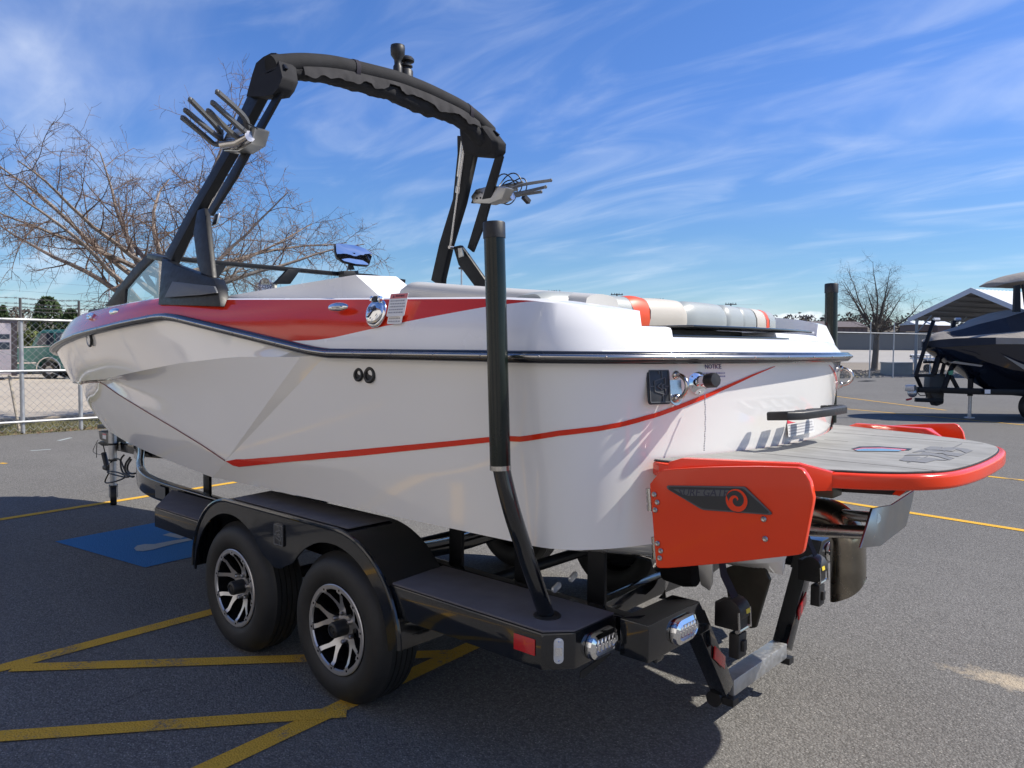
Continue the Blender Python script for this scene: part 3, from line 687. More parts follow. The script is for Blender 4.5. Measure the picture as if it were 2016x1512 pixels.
# raised coaming wedge amidships (both sides)
sd = SL([(440, 587), (445, 583), (700, 541), (768, 588)], Y=1.12)
sd2 = [Vector((v.x, .93, v.z + .004)) for v in SL([(440, 587), (445, 583), (700, 541), (768, 588)], Y=1.12)]
sd2[2].x -= .06; sd2[3].x -= .07; sd[0].z -= .03; sd2[0].z -= .03; sd[3].z -= .03; sd2[3].z -= .03
g = G(); g.grid([sd, sd2], closed_u=True); g.add(sd, [(0, 1, 2, 3)]); g.add(sd2, [(3, 2, 1, 0)])
build(g, 'coaming_wedge', M_white2, boat, bev=.006); build(g.mir(), 'coaming_wedge', M_white2, boat, bev=.006)

# ------------------------------------------------------------------ seat backs along the stern and the port coaming pad
def cushion(y0, y1, m, x=-1.15, z0=1.742, z1=1.862, dep=.16, rnd=.055, name='seat_back', puff=.003, ends=(1, 1)):
    g = G(); n = 10; rows = []
    sec = []
    for a in np.linspace(-PI / 2 - .9, PI / 2 - .2, 3): pass
    prof_ = [(-dep / 2, z0), (-dep / 2 - .006, z0 + .03), (-dep / 2 - .004, z1 - rnd)]
    for a in np.linspace(PI, PI / 2, 7)[1:]: prof_.append((-dep / 2 + rnd + rnd * math.cos(a), z1 - rnd + rnd * math.sin(a)))
    prof_ += [(dep / 4, z1 - .002), (dep / 2, z1 - .012), (dep / 2, z0)]
    for k in range(n + 1):
        t = k / n; y = y0 + (y1 - y0) * t
        e = 0
        if ends[0] and t < .12: e = max(e, 1 - t / .12)
        if ends[1] and t > .88: e = max(e, (t - .88) / .12)
        sh = .016 * e * e
        rows.append([Vector((x + y * y / 9 + px_ * (1 - .12 * e * e), y, z0 + (z_ - z0) * (1 - .10 * e * e) + puff * math.sin(PI * t) * (1 if z_ > z0 + .05 else 0))) for px_, z_ in prof_])
    g.grid(rows); g.add(rows[0], [tuple(range(len(prof_)))]); g.add(rows[-1], [tuple(range(len(prof_)))])
    return build(g, name, m, boat, ang=60)
def yat(px, py): return S(px, py, X=-1.23).y
ye = [yat(1150, 605), yat(1262, 610), yat(1290, 612), yat(1357, 615), yat(1434, 620), yat(1467, 622), yat(1502, 625), yat(1527, 628), yat(1537, 630), yat(1562, 630)]
cushion(ye[0] + .07, ye[1], M_vgrey, ends=(1, 0)); cushion(ye[1], ye[2], M_vorange, ends=(0, 0), puff=.006); cushion(ye[2], ye[3], M_vcream, ends=(0, 1))
cushion(ye[3], ye[4], M_vgrey, ends=(1, 1)); cushion(ye[4], ye[5], M_vgrey, ends=(1, 0)); cushion(ye[5], ye[6], M_vgrey, ends=(1, 1), puff=.003)
cushion(ye[6], ye[7], M_vcream, ends=(0, 0)); cushion(ye[7], ye[8], M_vorange, ends=(0, 0)); cushion(ye[8], ye[9], M_vgrey, ends=(0, 1))
def seam(y, m, r=.0028, x=-1.15, z0=1.742, z1=1.862, dep=.16, rnd=.055):
    pts = [Vector((x + y * y / 9 - dep / 2 - .006, y, z0 + .03)), Vector((x + y * y / 9 - dep / 2 - .006, y, z1 - rnd))]
    for a in np.linspace(PI, PI / 2, 7)[1:]: pts.append(Vector((x + y * y / 9 - dep / 2 + rnd + (rnd - .0005) * math.cos(a), y, z1 - rnd + (rnd - .0005) * math.sin(a))))
    pts.append(Vector((x + y * y / 9 + dep / 4, y, z1)))
    g = G(); g.tube(pts, r, 6); return build(g, 'seat_seam', m, boat)
M_pipe = mat('pale_piping', (.55, .54, .50), .5); M_seam = mat('seam_dark_grey', (.16, .16, .155), .7)  # dark grey of the stitched seams between the seat backs
for k_ in (1, 2, 7, 8): seam(ye[k_], M_seam, .0016)
def side_pad(sy):
    g = G(); rows = []; xs = np.linspace(-.18, -1.2, 22)
    for k, X in enumerate(xs):
        t = k / 21; y0 = 1.05 - .10 * t; z = interp(t, [0, .08, .3, 1], [1.90, 1.945, 1.922, 1.856]); w = .22
        e = max(0, 1 - t / .1) ** 2
        row = []
        for a in np.linspace(0, PI, 9): row.append(Vector((X, y0 - w / 2 + w / 2 * math.cos(a) * (1 - .3 * e), z - .045 + (.045 - .02 * e) * math.sin(a) ** .6)))
        row = [Vector((X, y0, z - .14))] + row + [Vector((X, y0 - w, z - .14))]
        rows.append(row)
    g.grid(rows); g.add(rows[0], [tuple(range(11))]); g.add(rows[-1], [tuple(range(11))])
    if sy < 0: g = g.mir()
    return build(g, 'coaming_pad', M_vwhite, boat, ang=60)
side_pad(1)

# ------------------------------------------------------------------ tower
tower = empty('tower', (1.0, 0, 2.2)); tower.parent = boat; tower.location = Vector((1.0, 0, 2.2)) - Vector((1.5, 0, .6)); ORG[tower] = Vector((1.0, 0, 2.2))
def both(fn):
    g = fn(); return g, g.mir()
def bpart(g, name, m, parent=tower, **k):
    return build(g, name, m, parent, **k), build(g.mir(), name, m, parent, **k)
LY = 0.0
def ST(px, py, off=0.0, side=1):
    """sight line on the inward-leaning side plane of the tower: Y = 1.14 - .27 (z - 2.2)"""
    d = ray(px, py); k = .27
    t = (1.14 + off - k * (CAM[2] - 2.2) - side * CAM[1]) / (side * d[1] + k * d[2]); p = CAM + t * d
    return Vector(p)
def STL(pts, off=0.0, side=1): return [ST(a, b, off, side) for a, b in pts]
def flip(P): return [Vector((p.x, -p.y, p.z)) for p in P]
g = G(); g.prism(STL([(323, 502), (335, 518), (344, 497), (388, 414), (451, 305), (513, 187), (536, 150), (500, 150), (485, 191), (437, 298), (373, 408)], off=0.0), (0, -.060, 0)); bpart(g, 'tower_leg', M_blacksatin, bev=.012, seg=3)
g = G(); g.prism(STL([(380, 459), (388, 520), (395, 538), (417, 546), (405, 432), (402, 409), (388, 414)], off=.004), (0, -.034, 0)); bpart(g, 'tower_strut', M_blacksatin, bev=.006)
g = G(); g.prism(STL([(409, 414), (414, 425), (466, 343), (468, 338), (553, 184), (541, 184), (460, 325)], off=.006), (0, -.022, 0)); bpart(g, 'tower_brace', M_blacksatin, bev=.004)
g = G(); g.prism(flip(STL([(955, 268), (976, 257), (985, 265), (973, 276), (957, 283)], .01, -1)), (0, -.02, 0)); bpart(g, 'brace_bracket', M_blacksatin, bev=.004)
# mount covers at the foot
g = G(); pA = STL([(311, 590), (318.6, 508.6), (343, 521), (412.5, 547), (420, 550), (429, 574), (433, 585)], .03); pA[0].z -= .03; pA[-1].z -= .05
g.prism(pA, (0, -.06, 0)); g.prism(STL([(415, 550), (424, 549), (433, 572), (424, 575)], .015), (0, -.055, 0)); bpart(g, 'tower_foot', M_blacksatin, bev=.006)
g = G(); g.prism(STL([(327, 586), (343, 554.4), (425, 564), (429.5, 574), (430, 577), (400, 581)], .033), (0, .012, 0)); bpart(g, 'foot_panel', M_greyplastic, bev=.003)
# gas strut
def strut():
    g = G(); a, b = flip(STL([(916, 272), (886.5, 487)], -.06, -1)); m_ = a.lerp(b, .46)
    g.tube([a, m_], .017, 10); g.tube([m_, b], .010, 10); g.tube([a.lerp(b, .42), a.lerp(b, .48)], .022, 10); g.tube([b + Vector((0, -.012, .0)), b + Vector((0, .03, 0))], .014, 10); g.tube([a.lerp(b, .03) + Vector((.03, 0, .01)), a.lerp(b, .33) + Vector((.025, 0, 0))], .008, 8); return g
bpart(strut(), 'gas_strut', M_steel)
# small latch on the strut
g = G(); g.prism(flip(STL([(903, 489), (911, 488), (914, 505), (905, 508)], -.065, -1)), (0, -.012, 0)); bpart(g, 'latch', M_steeldull, bev=.004)
# the arch under its canvas boot
top_px = [(548, 104), (590, 103.5), (650, 108), (700, 119), (780, 139), (840, 163), (905, 195), (940, 221), (964, 246)]
bot_px = [(583, 160), (612, 160.5), (650, 168), (693, 179), (760, 196), (826, 226), (880, 240), (912, 257), (938, 290)]
AXX = 1.05
TT = SL(top_px, X=AXX); BB = SL(bot_px, X=AXX + .03)
TT[0].y = .90; TT[-1].y = -.90; TT[0].z = 3.285; TT[-1].z = 3.285
def arch_top(y): 
    ys = [p.y for p in TT][::-1]; zs = [p.z for p in TT][::-1]; return interp(y, ys, zs)
def arch_bot(y):
    ys = [p.y for p in BB][::-1]; zs = [p.z for p in BB][::-1]; return interp(y, ys, zs)
def smooth_arr(a, n=3):
    for _ in range(n): a = [a[0]] + [(a[i - 1] + 2 * a[i] + a[i + 1]) / 4 for i in range(1, len(a) - 1)] + [a[-1]]
    return a
ys_ = list(np.linspace(.90, -.90, 81)); zt = smooth_arr([arch_top(y) for y in ys_], 12); zb = smooth_arr([arch_bot(y) for y in ys_], 4)
g = G(); g.tube([Vector((AXX, y, z - .058)) for y, z in zip(ys_, zt)], .057, 18); build(g, 'tower_arch_boot', M_canvas, tower, ang=60)
# rolled bimini fabric hanging under the arch tube
rows = []
for i, (y, a, b) in enumerate(zip(ys_, zt, zb)):
    t = i / 80; hgt = (a - .085) - b; cz = (a - .085 + b) / 2; row = []
    for q in range(20):
        w = 2 * PI * q / 20; ww = .060 + .012 * mnoise.noise(Vector((y * 5, q * .8, 1.3)))
        rz = hgt / 2
        n_ = .010 * mnoise.noise(Vector((y * 14, math.cos(w) * 2, math.sin(w) * 2 + 4))) + .008 * mnoise.noise(Vector((y * 30, w * 2, 7)))
        row.append(Vector((AXX + .01 + (ww + n_) * math.cos(w), y, cz + (rz + n_) * math.sin(w))))
    rows.append(row)
g = G(); g.grid(rows, closed_u=True); g.add(rows[0], [tuple(range(20))]); g.add(rows[-1], [tuple(range(20))]); build(g, 'rolled_bimini', M_canvas, tower, ang=70)
# loose scalloped flap on the aft face of the roll
rows = [[], [], []]
for i, y in enumerate(np.linspace(.72, -.74, 120)):
    a = float(np.interp(-y, [-v for v in ys_], zt)); 
    d = .030 + .050 * abs(mnoise.noise(Vector((y * 4.1, 3.3, 0)))) + .030 * max(0, mnoise.noise(Vector((y * 13, 8.3, 0)))) ** .7
    if .0 < y < .10: d = .012
    rows[0].append(Vector((AXX - .05, y, a - .088))); rows[1].append(Vector((AXX - .062 + .008 * mnoise.noise(Vector((y * 22, 1, 0))), y, a - .10 - d * .5))); rows[2].append(Vector((AXX - .068 + .014 * mnoise.noise(Vector((y * 22, 5, 0))), y, a - .105 - d)))
g = G(); g.grid(rows); build(g, 'fabric_flap', mat('faded_canvas', (.040, .039, .041), .9, var=.15, vscale=12, bump=.001, bscale=400, spec=.2), tower, ang=70)
for y in (.33, -.66):
    a = float(np.interp(-y, [-v for v in ys_], zt)); g = G(); rows = []
    for k in (-.016, .016):
        aa = float(np.interp(-(y + k), [-v for v in ys_], zt)); rows.append([Vector((AXX + .061 * math.cos(w), y + k, aa - .058 + .061 * math.sin(w) * (1 if math.sin(w) > 0 else 1.5))) for w in np.linspace(0, 2 * PI, 24)[:-1]])
    g.grid(rows, closed_u=True); build(g, 'boot_strap', M_strap, tower)
# corner boots at either end of the arch
def corner():
    g = G(); P = STL([(485, 190), (488, 178), (497, 145), (504, 124), (518, 112), (534, 104), (544, 104), (550, 126), (556, 152), (548, 172), (536, 187), (520, 189)], .028)
    Q = [p + Vector((0, -.085, .0)) for p in P]; R_ = [Vector((p.x + (AXX - p.x) * .22, p.y - .12, p.z + (3.20 - p.z) * .10)) for p in P]
    n = len(P); g.grid([P, Q, R_], closed_u=True); g.add(P, [tuple(range(n))]); g.add(R_, [tuple(range(n - 1, -1, -1))]); return g
bpart(corner(), 'corner_boot', M_canvas, bev=.012, seg=2)
# navigation light and horn on the arch
p = S(783, 141, X=AXX); q = S(799, 150, X=AXX + .02)
g = G(); g.lathe([(.030, -.03), (.030, .03), (.022, .045), (.024, .075), (.046, .105), (.048, .150), (.046, .155), (.046, .165), (.040, .168), (.0, .170)], 18, Matrix.Translation(p)); build(g, 'nav_light', M_blackplastic, tower)
g = G(); g.lathe([(.048, -.06), (.048, .05), (.044, .058), (.032, .062), (.030, .075), (.045, .080), (.045, .088), (.026, .092), (.028, .105), (.055, .115), (.056, .128), (.044, .142), (.02, .15), (0, .152)], 20, Matrix.Translation(q - Vector((0, 0, .02)))); build(g, 'anchor_light', M_blackplastic, tower)

# board racks: two forks of three prongs on a steel clamp
def rack(parent, cord):
    rk = empty('board_rack', (1.0, 0, 2.2)); rk.parent = parent; rk.location = Vector((0, 0, 0)) if parent is tower else Vector((1.0, 0, 2.2)) - Vector((1.5, 0, .6)); ORG[rk] = Vector((1.0, 0, 2.2)); return rk
YB, YT = 1.07, 1.34
def prong(base, mids, tip, YB_=YB, YT_=YT):
    pts = [S(*base, Y=YB_)] + [S(x, y, Y=yy) for x, y, yy in mids] + [S(*tip, Y=YT_)]
    out = []
    for i in range(len(pts) - 1):
        for k in range(4): out.append(pts[i].lerp(pts[i + 1], k / 4))
    out.append(pts[-1])
    for _ in range(3): out = [out[0]] + [(out[i - 1] + out[i] * 2 + out[i + 1]) / 4 for i in range(1, len(out) - 1)] + [out[-1]]
    return out
rk_forks = []
gF1 = G(); gF2 = G()
tp = [(-.009, -.014), (.009, -.014), (.012, 0), (.009, .014), (-.009, .014), (-.012, 0)]
for G_, L_ in ((gF1, [((488, 252), [(484, 230, 1.12)], (428, 181)), ((486, 262), [(478, 256, 1.12)], (418.5, 202)), ((484, 272), [(470, 273, 1.09), (455, 262, 1.14)], (410, 218))]),
              (gF2, [((434, 262), [(428, 250, 1.12)], (374.5, 196)), ((434, 272), [(426, 268, 1.12)], (365, 217)), ((436, 285), [(420, 284, 1.09), (408, 272, 1.14)], (359.5, 232))])):
    for b, mids, t in L_: 
        P = prong(b, mids, t); G_.tube(P, .02, prof=tp, up=(1, 0, 0))
        G_.ell(P[-1], (.012, .013, .014), 8, 6)
P = SL([(489, 243), (484, 276)], Y=YB); gF1.tube(P, .018, 8); P = SL([(434, 255), (434, 288)], Y=YB); gF2.tube(P, .018, 8)
gB = G(); gB.prism(SL([(436, 282), (440, 298), (470, 298), (494, 283), (503, 252), (497, 249), (470, 250), (445, 262)], Y=1.06), (0, -.09, 0))
gC = G(); gC.tube(SL([(440, 285), (470, 281), (492, 268)], Y=1.075), .030, 12); gC.ell(S(462, 285, Y=1.07), (.05, .02, .03), 12, 8)
for sgn_, nm in ((1, 0), (-1, 1)):
    rk = empty('board_rack', (1.0, 0, 2.2)); rk.parent = boat; rk.location = Vector((1.0, 0, 2.2)) - Vector((1.5, 0, .6)); ORG[rk] = Vector((1.0, 0, 2.2))
    f = (lambda q: q) if sgn_ == 1 else (lambda q: q.mir())
    build(f(gF1), 'fork', M_greyplastic, rk, ang=50); build(f(gF2), 'fork', M_greyplastic, rk, ang=50); build(f(gB), 'clamp_plate', M_steeldull, rk, bev=.008); build(f(gC), 'pivot', M_steel, rk)
    if sgn_ == 1:
        g = G(); g.tube(SL([(449, 247), (458, 244), (466, 249), (485, 242), (505, 252), (506, 254)], Y=1.10), .004, 6); build(g, 'bungee_cord', M_blackplastic, rk)
    else:
        g = G(); pts = []
        c0 = S(1003, 372, Y=-1.22)
        for k in range(120):
            w = k / 120 * 2 * PI * 3.4; r_ = .075 + .03 * math.sin(k * .31)
            pts.append(c0 + Vector((r_ * .9 * math.cos(w) * .7 + .02 * math.sin(k * .2), .08 * math.cos(w + .5) - .10 * (k / 120) + .04, r_ * math.sin(w) * 1.25)))
        g.tube(pts, .005, 6); g.box(c0 + Vector((.0, -.20, -.05)), (.035, .075, .035), Matrix.Rotation(.5, 3, 'X')); build(g, 'bungee_cord', M_blackplastic, rk)
        g = G(); P4 = STL([(938, 373), (950, 371), (963, 374), (960, 400), (927, 400)], .012, -1); g.prism(P4, (0, -.02, 0))
        for x, y in ((939, 380), (947, 379), (941, 391), (948, 390)): g.ell(ST(x, y, .0, -1) + Vector((0, .012, 0)), (.008, .006, .008), 8, 5)
        build(g, 'bracket', M_blacksatin, rk)

# ------------------------------------------------------------------ windshield, mirror
hx = 2.513
ws = empty('windshield', (2.4, 0, 1.95)); ws.parent = boat; ws.location = Vector((2.4, 0, 1.95)) - Vector((1.5, 0, .6)); ORG[ws] = Vector((2.4, 0, 1.95))
g = G(); g.prism(SL([(206, 604), (232, 566), (263, 527), (290, 500), (303, 502), (306, 506), (276, 535), (247, 569), (244.5, 598)], Y=.95), (0, -.035, 0)); bpart(g, 'pillar', M_blacksatin, ws, bev=.004)
g = G(); g.prism(SL([(238, 599), (247, 569), (245, 598)], Y=.954), (0, .003, 0)); 
hp = [Vector((2.14, 1.0, 2.205)), Vector((2.50, .95, 2.262)), Vector((2.56, .6, 2.262)), Vector((2.58, 0, 2.265)), Vector((2.56, -.6, 2.262)), Vector((2.50, -.95, 2.262)), Vector((2.14, -1.0, 2.205))]
g = G(); g.tube(hp, .02, prof=[(-.03, -.016), (.03, -.016), (.03, .016), (-.03, .016)], up=(0, 0, 1)); build(g, 'header', M_blacksatin, ws, bev=.004)
g = G(); P = SL([(540, 559), (568, 530), (593, 530), (572, 559)], X=2.50); g.prism(P, (.035, 0, 0)); build(g, 'centre_post', M_blacksatin, ws, bev=.004)
g = G(); P = [Vector((2.12, .93, 2.2)), Vector((2.0, .86, 2.15)), Vector((2.2, .80, 2.24)), Vector((2.45, .9, 2.25))]
g = G(); P = SL([(424, 553), (427, 522), (447, 521), (429, 549)], X=2.2); g.prism(P, (.03, 0, 0)); build(g, 'side_post', M_blacksatin, ws)
g = G(); a = SL([(226, 600), (298, 506), (342, 514), (325, 588)], Y=.94); g.add(a, [(0, 1, 2, 3)]); build(g, 'glass_pane', M_glass, ws, recalc=False); build(g.mir(), 'glass_pane', M_glass, ws, recalc=False)
def pane(y0, y1):
    g = G(); g.add([Vector((2.52, y0, 2.25)), Vector((2.52, y1, 2.25)), Vector((2.72, y1, 1.90)), Vector((2.72, y0, 1.90))], [(0, 1, 2, 3)]); build(g, 'glass_pane', M_glass, ws, recalc=False)
pane(.93, .06); pane(-.30, -.93); pane(.05, -.29)
mr = empty('mirror', tuple(S(692, 520, X=2.45))); mr.parent = boat; mpos = S(692, 520, X=2.45); mr.location = mpos - Vector((1.5, 0, .6)); ORG[mr] = mpos
mp_ = SL([(659, 480), (664, 478.6), (700, 483), (718, 489), (733, 499), (733.5, 503), (728, 521), (724, 523), (700, 521), (676, 515), (663, 506), (660, 496)], X=2.45)
mp_ = [SP(a_, b_, S(697, 501, X=2.45), Vector((-.89, .38, .26))) for a_, b_ in [(659, 480), (664, 478.6), (700, 483), (718, 489), (733, 499), (733.5, 503), (728, 521), (724, 523), (700, 521), (676, 515), (663, 506), (660, 496)]]
nrm = Vector((-.80, .62, -.06))
ctr = sum(mp_, Vector()) / len(mp_)
g = G(); g.prism([p + Vector((.006, -.002, 0)) for p in mp_], (.040, -.018, -.008)); build(g, 'mirror_shell', M_blackplastic, mr, bev=.005)
g = G(); q = [ctr + (p - ctr) * .955 + Vector((-.004, .0015, 0)) for p in mp_]
rws = []
for k in (1.0, .66, .33, .02): rws.append([ctr + (p - ctr) * k + Vector((-.89, .38, .26)) * (.006 + .007 * (1 - k * k)) for p in q])
g.grid(rws, closed_u=True); build(g, 'mirror_face', M_mirror, mr, ang=80)
g = G(); g.prism(SL([(690, 517), (694, 517), (699, 531), (687, 531)], X=2.47), (.03, 0, 0)); g.prism(SL([(677, 533), (706, 533), (706, 541), (678, 545)], X=2.44), (.08, 0, 0)); build(g, 'mirror_bracket', M_blackplastic, mr, bev=.004)

# ------------------------------------------------------------------ hull fittings
def wallframe(px, py, off=0.0, ins=None):
    """frame on the hull wall: x to the right as seen, y up, z outwards"""
    h = plan_hit(px, py, inset(1.5) if ins is None else ins)
    if h is None:                                   # starboard half of the transom
        d = ray(px, py); t = 3.0; iv = (inset(1.5) if ins is None else ins)
        while t < 9:
            p = CAM + d * t
            if p[0] >= XT0 + iv + p[1] ** 2 / 4.8: break
            t += .002
        n3 = Vector((-1, p[1] / 2.4, .12)).normalized(); p = Vector(p); p.x = XT0 + inset(p[2]) + p.y ** 2 / 4.8
        ex = Vector((0, 0, 1)).cross(n3).normalized(); return frame(p + n3 * off, ex, n3.cross(ex))
    s_, z = h[1], h[2]
    i = min(int(s_), NS - 2) ; n = PN[i].lerp(PN[min(i + 1, NS - 1)], min(1, s_ - i)) if s_ < NS - 1 else PN[NS - 1]
    p = wall_pt(s_, z, 0.0); n3 = Vector((n.x, n.y, .12)).normalized(); ex = Vector((0, 0, 1)).cross(n3).normalized(); ey = n3.cross(ex)
    return frame(p + n3 * off, ex, ey)
def rrect(w, h, r, n=5):
    P = []
    for cx, cy, a0 in ((w / 2 - r, h / 2 - r, 0), (-w / 2 + r, h / 2 - r, PI / 2), (-w / 2 + r, -h / 2 + r, PI), (w / 2 - r, -h / 2 + r, 1.5 * PI)):
        for k in range(n + 1): a = a0 + PI / 2 * k / n; P.append(Vector((cx + r * math.cos(a), cy + r * math.sin(a), 0)))
    return P
def rp(g, M, w, h, r, d, z0=0.0, mi=0, n=5): return g.prism([M @ (p + Vector((0, 0, z0))) for p in rrect(w, h, r, n)], (M.to_3x3() @ Vector((0, 0, d))), mi)
def emblem(M, w, h, parent, m1=M_badge, ml=M_steel):
    """square plate cut in four by thin lines round a letter A lying on its side"""
    g = G(); rp(g, M, w, h, .012, .006); rp(g, M, w * .88, h * .88, .004, .004, .004, 1)
    o = build(g, 'emblem', [m1, M_badge], parent, bev=.0015)
    g = G(); t = .004 * w / .12
    for (cx, cy, sx, sy) in ((0, h * .39, w * .04, h * .1), (w * .12, h * .33, t, h * .22), (w * .12, -h * .33, t, h * .22), (-w * .36, 0, w * .2, t), (w * .36, 0, w * .22, t)):
        g.box(M @ Vector((cx, cy, .0095)), (1, 1, 1), None) if False else g.prism([M @ Vector((cx + a * sx / 2, cy + b * sy / 2, .008)) for a, b in ((-1, -1), (1, -1), (1, 1), (-1, 1))], M.to_3x3() @ Vector((0, 0, .0025)))
    # frame lines
    for (cx, cy, sx, sy) in ((0, h * .44, w * .86, t), (0, -h * .44, w * .86, t), (w * .43, 0, t, h * .86), (-w * .43, 0, t, h * .86)):
        g.prism([M @ Vector((cx + a * sx / 2, cy + b * sy / 2, .008)) for a, b in ((-1, -1), (1, -1), (1, 1), (-1, 1))], M.to_3x3() @ Vector((0, 0, .0025)))
    def stroke(a, b): 
        d = (Vector(b) - Vector(a)).normalized() ; n = Vector((-d.y, d.x)) * t * .5
        g.prism([M @ Vector((q[0], q[1], .008)) for q in ((a[0] - n.x, a[1] - n.y), (b[0] - n.x, b[1] - n.y), (b[0] + n.x, b[1] + n.y), (a[0] + n.x, a[1] + n.y))], M.to_3x3() @ Vector((0, 0, .003)))
    K = [(-.22, .14), (-.22, -.14), (.25, -.24), (.25, -.06), (.13, -.06), (.13, .04), (.25, .06), (.25, .24)]
    K = [(a * w, b * h) for a, b in K]
    for i in range(len(K)): stroke(K[i], K[(i + 1) % len(K)])
    T = [(-.10 * w, 0), (.09 * w, .09 * h), (.09 * w, -.09 * h)]
    for i in range(3): stroke(T[i], T[(i + 1) % 3])
    build(g, 'emblem_lines', ml, o, smooth=False)
    return o
emblem(wallframe(1293, 761, .006), .100, .128, boat, M_badge, M_badgegrey)
def tow_eye(M):
    g = G(); rp(g, M, .055, .135, .027, .006)
    pts = [M @ Vector((0, .042 * math.cos(a), .012 + .055 * math.sin(a))) for a in np.linspace(0, PI, 17)]
    pts = [M @ Vector((0, .042, 0))] + pts + [M @ Vector((0, -.042, 0))]
    g.tube(pts, .0085, 10); 
    for s_ in (1, -1): g.lathe([(.016, 0), (.016, .01), (.011, .016), (.0, .017)], 12, M @ Matrix.Translation((0, s_ * .042, .005)))
    return build(g, 'tow_eye', M_steel, boat, ang=50)
ME = wallframe(1327.3, 761.4); tow_eye(ME)
MS = Matrix.Diagonal((1, -1, 1, 1))
cE = ME.translation; tow_eye(frame((cE.x, -cE.y, cE.z), (Vector((ME[0][0], -ME[1][0], ME[2][0])) * -1), (0, 0, 1)))
# hose fitting with dust cap and its bead chain
MF = wallframe(1372, 752)
fit = None
g = G(); g.lathe([(.047, 0), (.047, .005), (.030, .012), (.022, .014), (.020, .05)], 24, MF); fit = build(g, 'hose_fitting', M_chrome, boat, ang=40)
g = G(); g.lathe([(.022, .05), (.027, .052), (.028, .085), (.024, .092), (.0, .093)], 10, MF); build(g, 'dust_cap', M_blackplastic, fit)
g = G()
for a in range(6): g.ell(MF @ Vector((.038 * math.cos(a * PI / 3 + .5), .038 * math.sin(a * PI / 3 + .5), .007)), (.004, .004, .004), 8, 5)
tag(build(g, 'screw', M_bolt, fit), kind='stuff')
g = G(); p0 = MF @ Vector((.012, -.047, .012)); n3 = MF.to_3x3() @ Vector((0, 0, 1))
for k in range(34): g.ell(p0 + Vector((0, 0, -.0062 * k)) + n3 * (.008 + .012 * math.sin(k * .06)) + (MF.to_3x3() @ Vector((-.0003 * k + .001 * math.sin(k), 0, 0))), (.0028, .0028, .0028), 6, 4)
build(g, 'bead_chain', M_steel, fit)
# notice print
MN = wallframe(1399, 722, .0025)
def txt(body, M, size, m, parent, name='lettering', ext=.0006, shear=0.0):
    g = G(); g.mesh(text_mesh(body, size, ext, shear), M); return build(g, name, m, parent, recalc=False, smooth=False)
txt('NOTICE', MN, .024, M_inkblue, boat)
g = G()
for k in range(2):
    x = -.06
    while x < .058:
        w_ = .004 + .011 * random.random(); g.prism([MN @ Vector((x + a, -.024 - .012 * k + b, 0)) for a, b in ((0, -.0025), (min(w_, .06 - x), -.0025), (min(w_, .06 - x), .0025), (0, .0025))], MN.to_3x3() @ Vector((0, 0, .0004))); x += w_ + .0025
build(g, 'small_print', mat('notice_small_print', (.22, .22, .34), .5), boat, smooth=False)
# twin round through-hull ports on the port side
for (x, y, r_) in ((711, 738, .030), (732.5, 738.5, .036)):
    M_ = wallframe(x, y); g = G(); g.lathe([(r_, 0), (r_, .006), (r_ * .86, .011), (r_ * .62, .010), (r_ * .55, .002), (.0, -.002)], 26, M_); build(g, 'drain_port', M_blackplastic, boat, ang=40)
# grab handle on the transom
def handle():
    g = G()
    def pp(y, out, z): return Vector((XT0 + y * y / 4.8 - out, y, z))
    o_ = .10
    P = [pp(.355, .0, 1.385), pp(.365, o_ * .8, 1.392), pp(.32, o_, 1.392), pp(.10, o_ + .005, 1.395), pp(-.11, o_, 1.394), pp(-.155, o_ * .8, 1.394), pp(-.145, .0, 1.387)]
    pr = [(-.02, -.017), (.02, -.017), (.02, .012), (.012, .017), (-.012, .017), (-.02, .012)]
    g.tube(P, .02, prof=pr, up=(0, 0, 1))
    for y in (.22, .11, .0): g.prism([pp(y + .05, .0, 1.38), pp(y - .02, .0, 1.38), pp(y - .05, o_ - .01, 1.386), pp(y - .0, o_ - .01, 1.386)], (0, 0, .018))
    return g
build(handle(), 'grab_handle', M_blackplastic, boat, bev=.004)
# instruction sticker beneath the handle
MK = wallframe(1575, 838, .002, inset(1.3))
g = G(); rp(g, MK, .30, .075, .004, .0006); st = build(g, 'instruction_sticker', mat('sticker_pale_grey', (.60, .60, .60), .5), boat, smooth=False)
g = G(); g.prism([MK @ Vector((a, b, .001)) for a, b in ((-.15, .018), (.0, .018), (.0, .037), (-.15, .037))], MK.to_3x3() @ Vector((0, 0, .0006))); build(g, 'sticker_band', mat('sticker_red', (.55, .03, .06), .5), st, smooth=False)
g = G()
for r_ in range(4):
    x = -.14
    while x < .13:
        w_ = .006 + .02 * random.random(); g.prism([MK @ Vector((x + a, .010 - .012 * r_ + b, .001)) for a, b in ((0, -.003), (w_, -.003), (w_, .003), (0, .003))], MK.to_3x3() @ Vector((0, 0, .0004))); x += w_ + .004
build(g, 'small_print', M_inkpale, st, smooth=False)
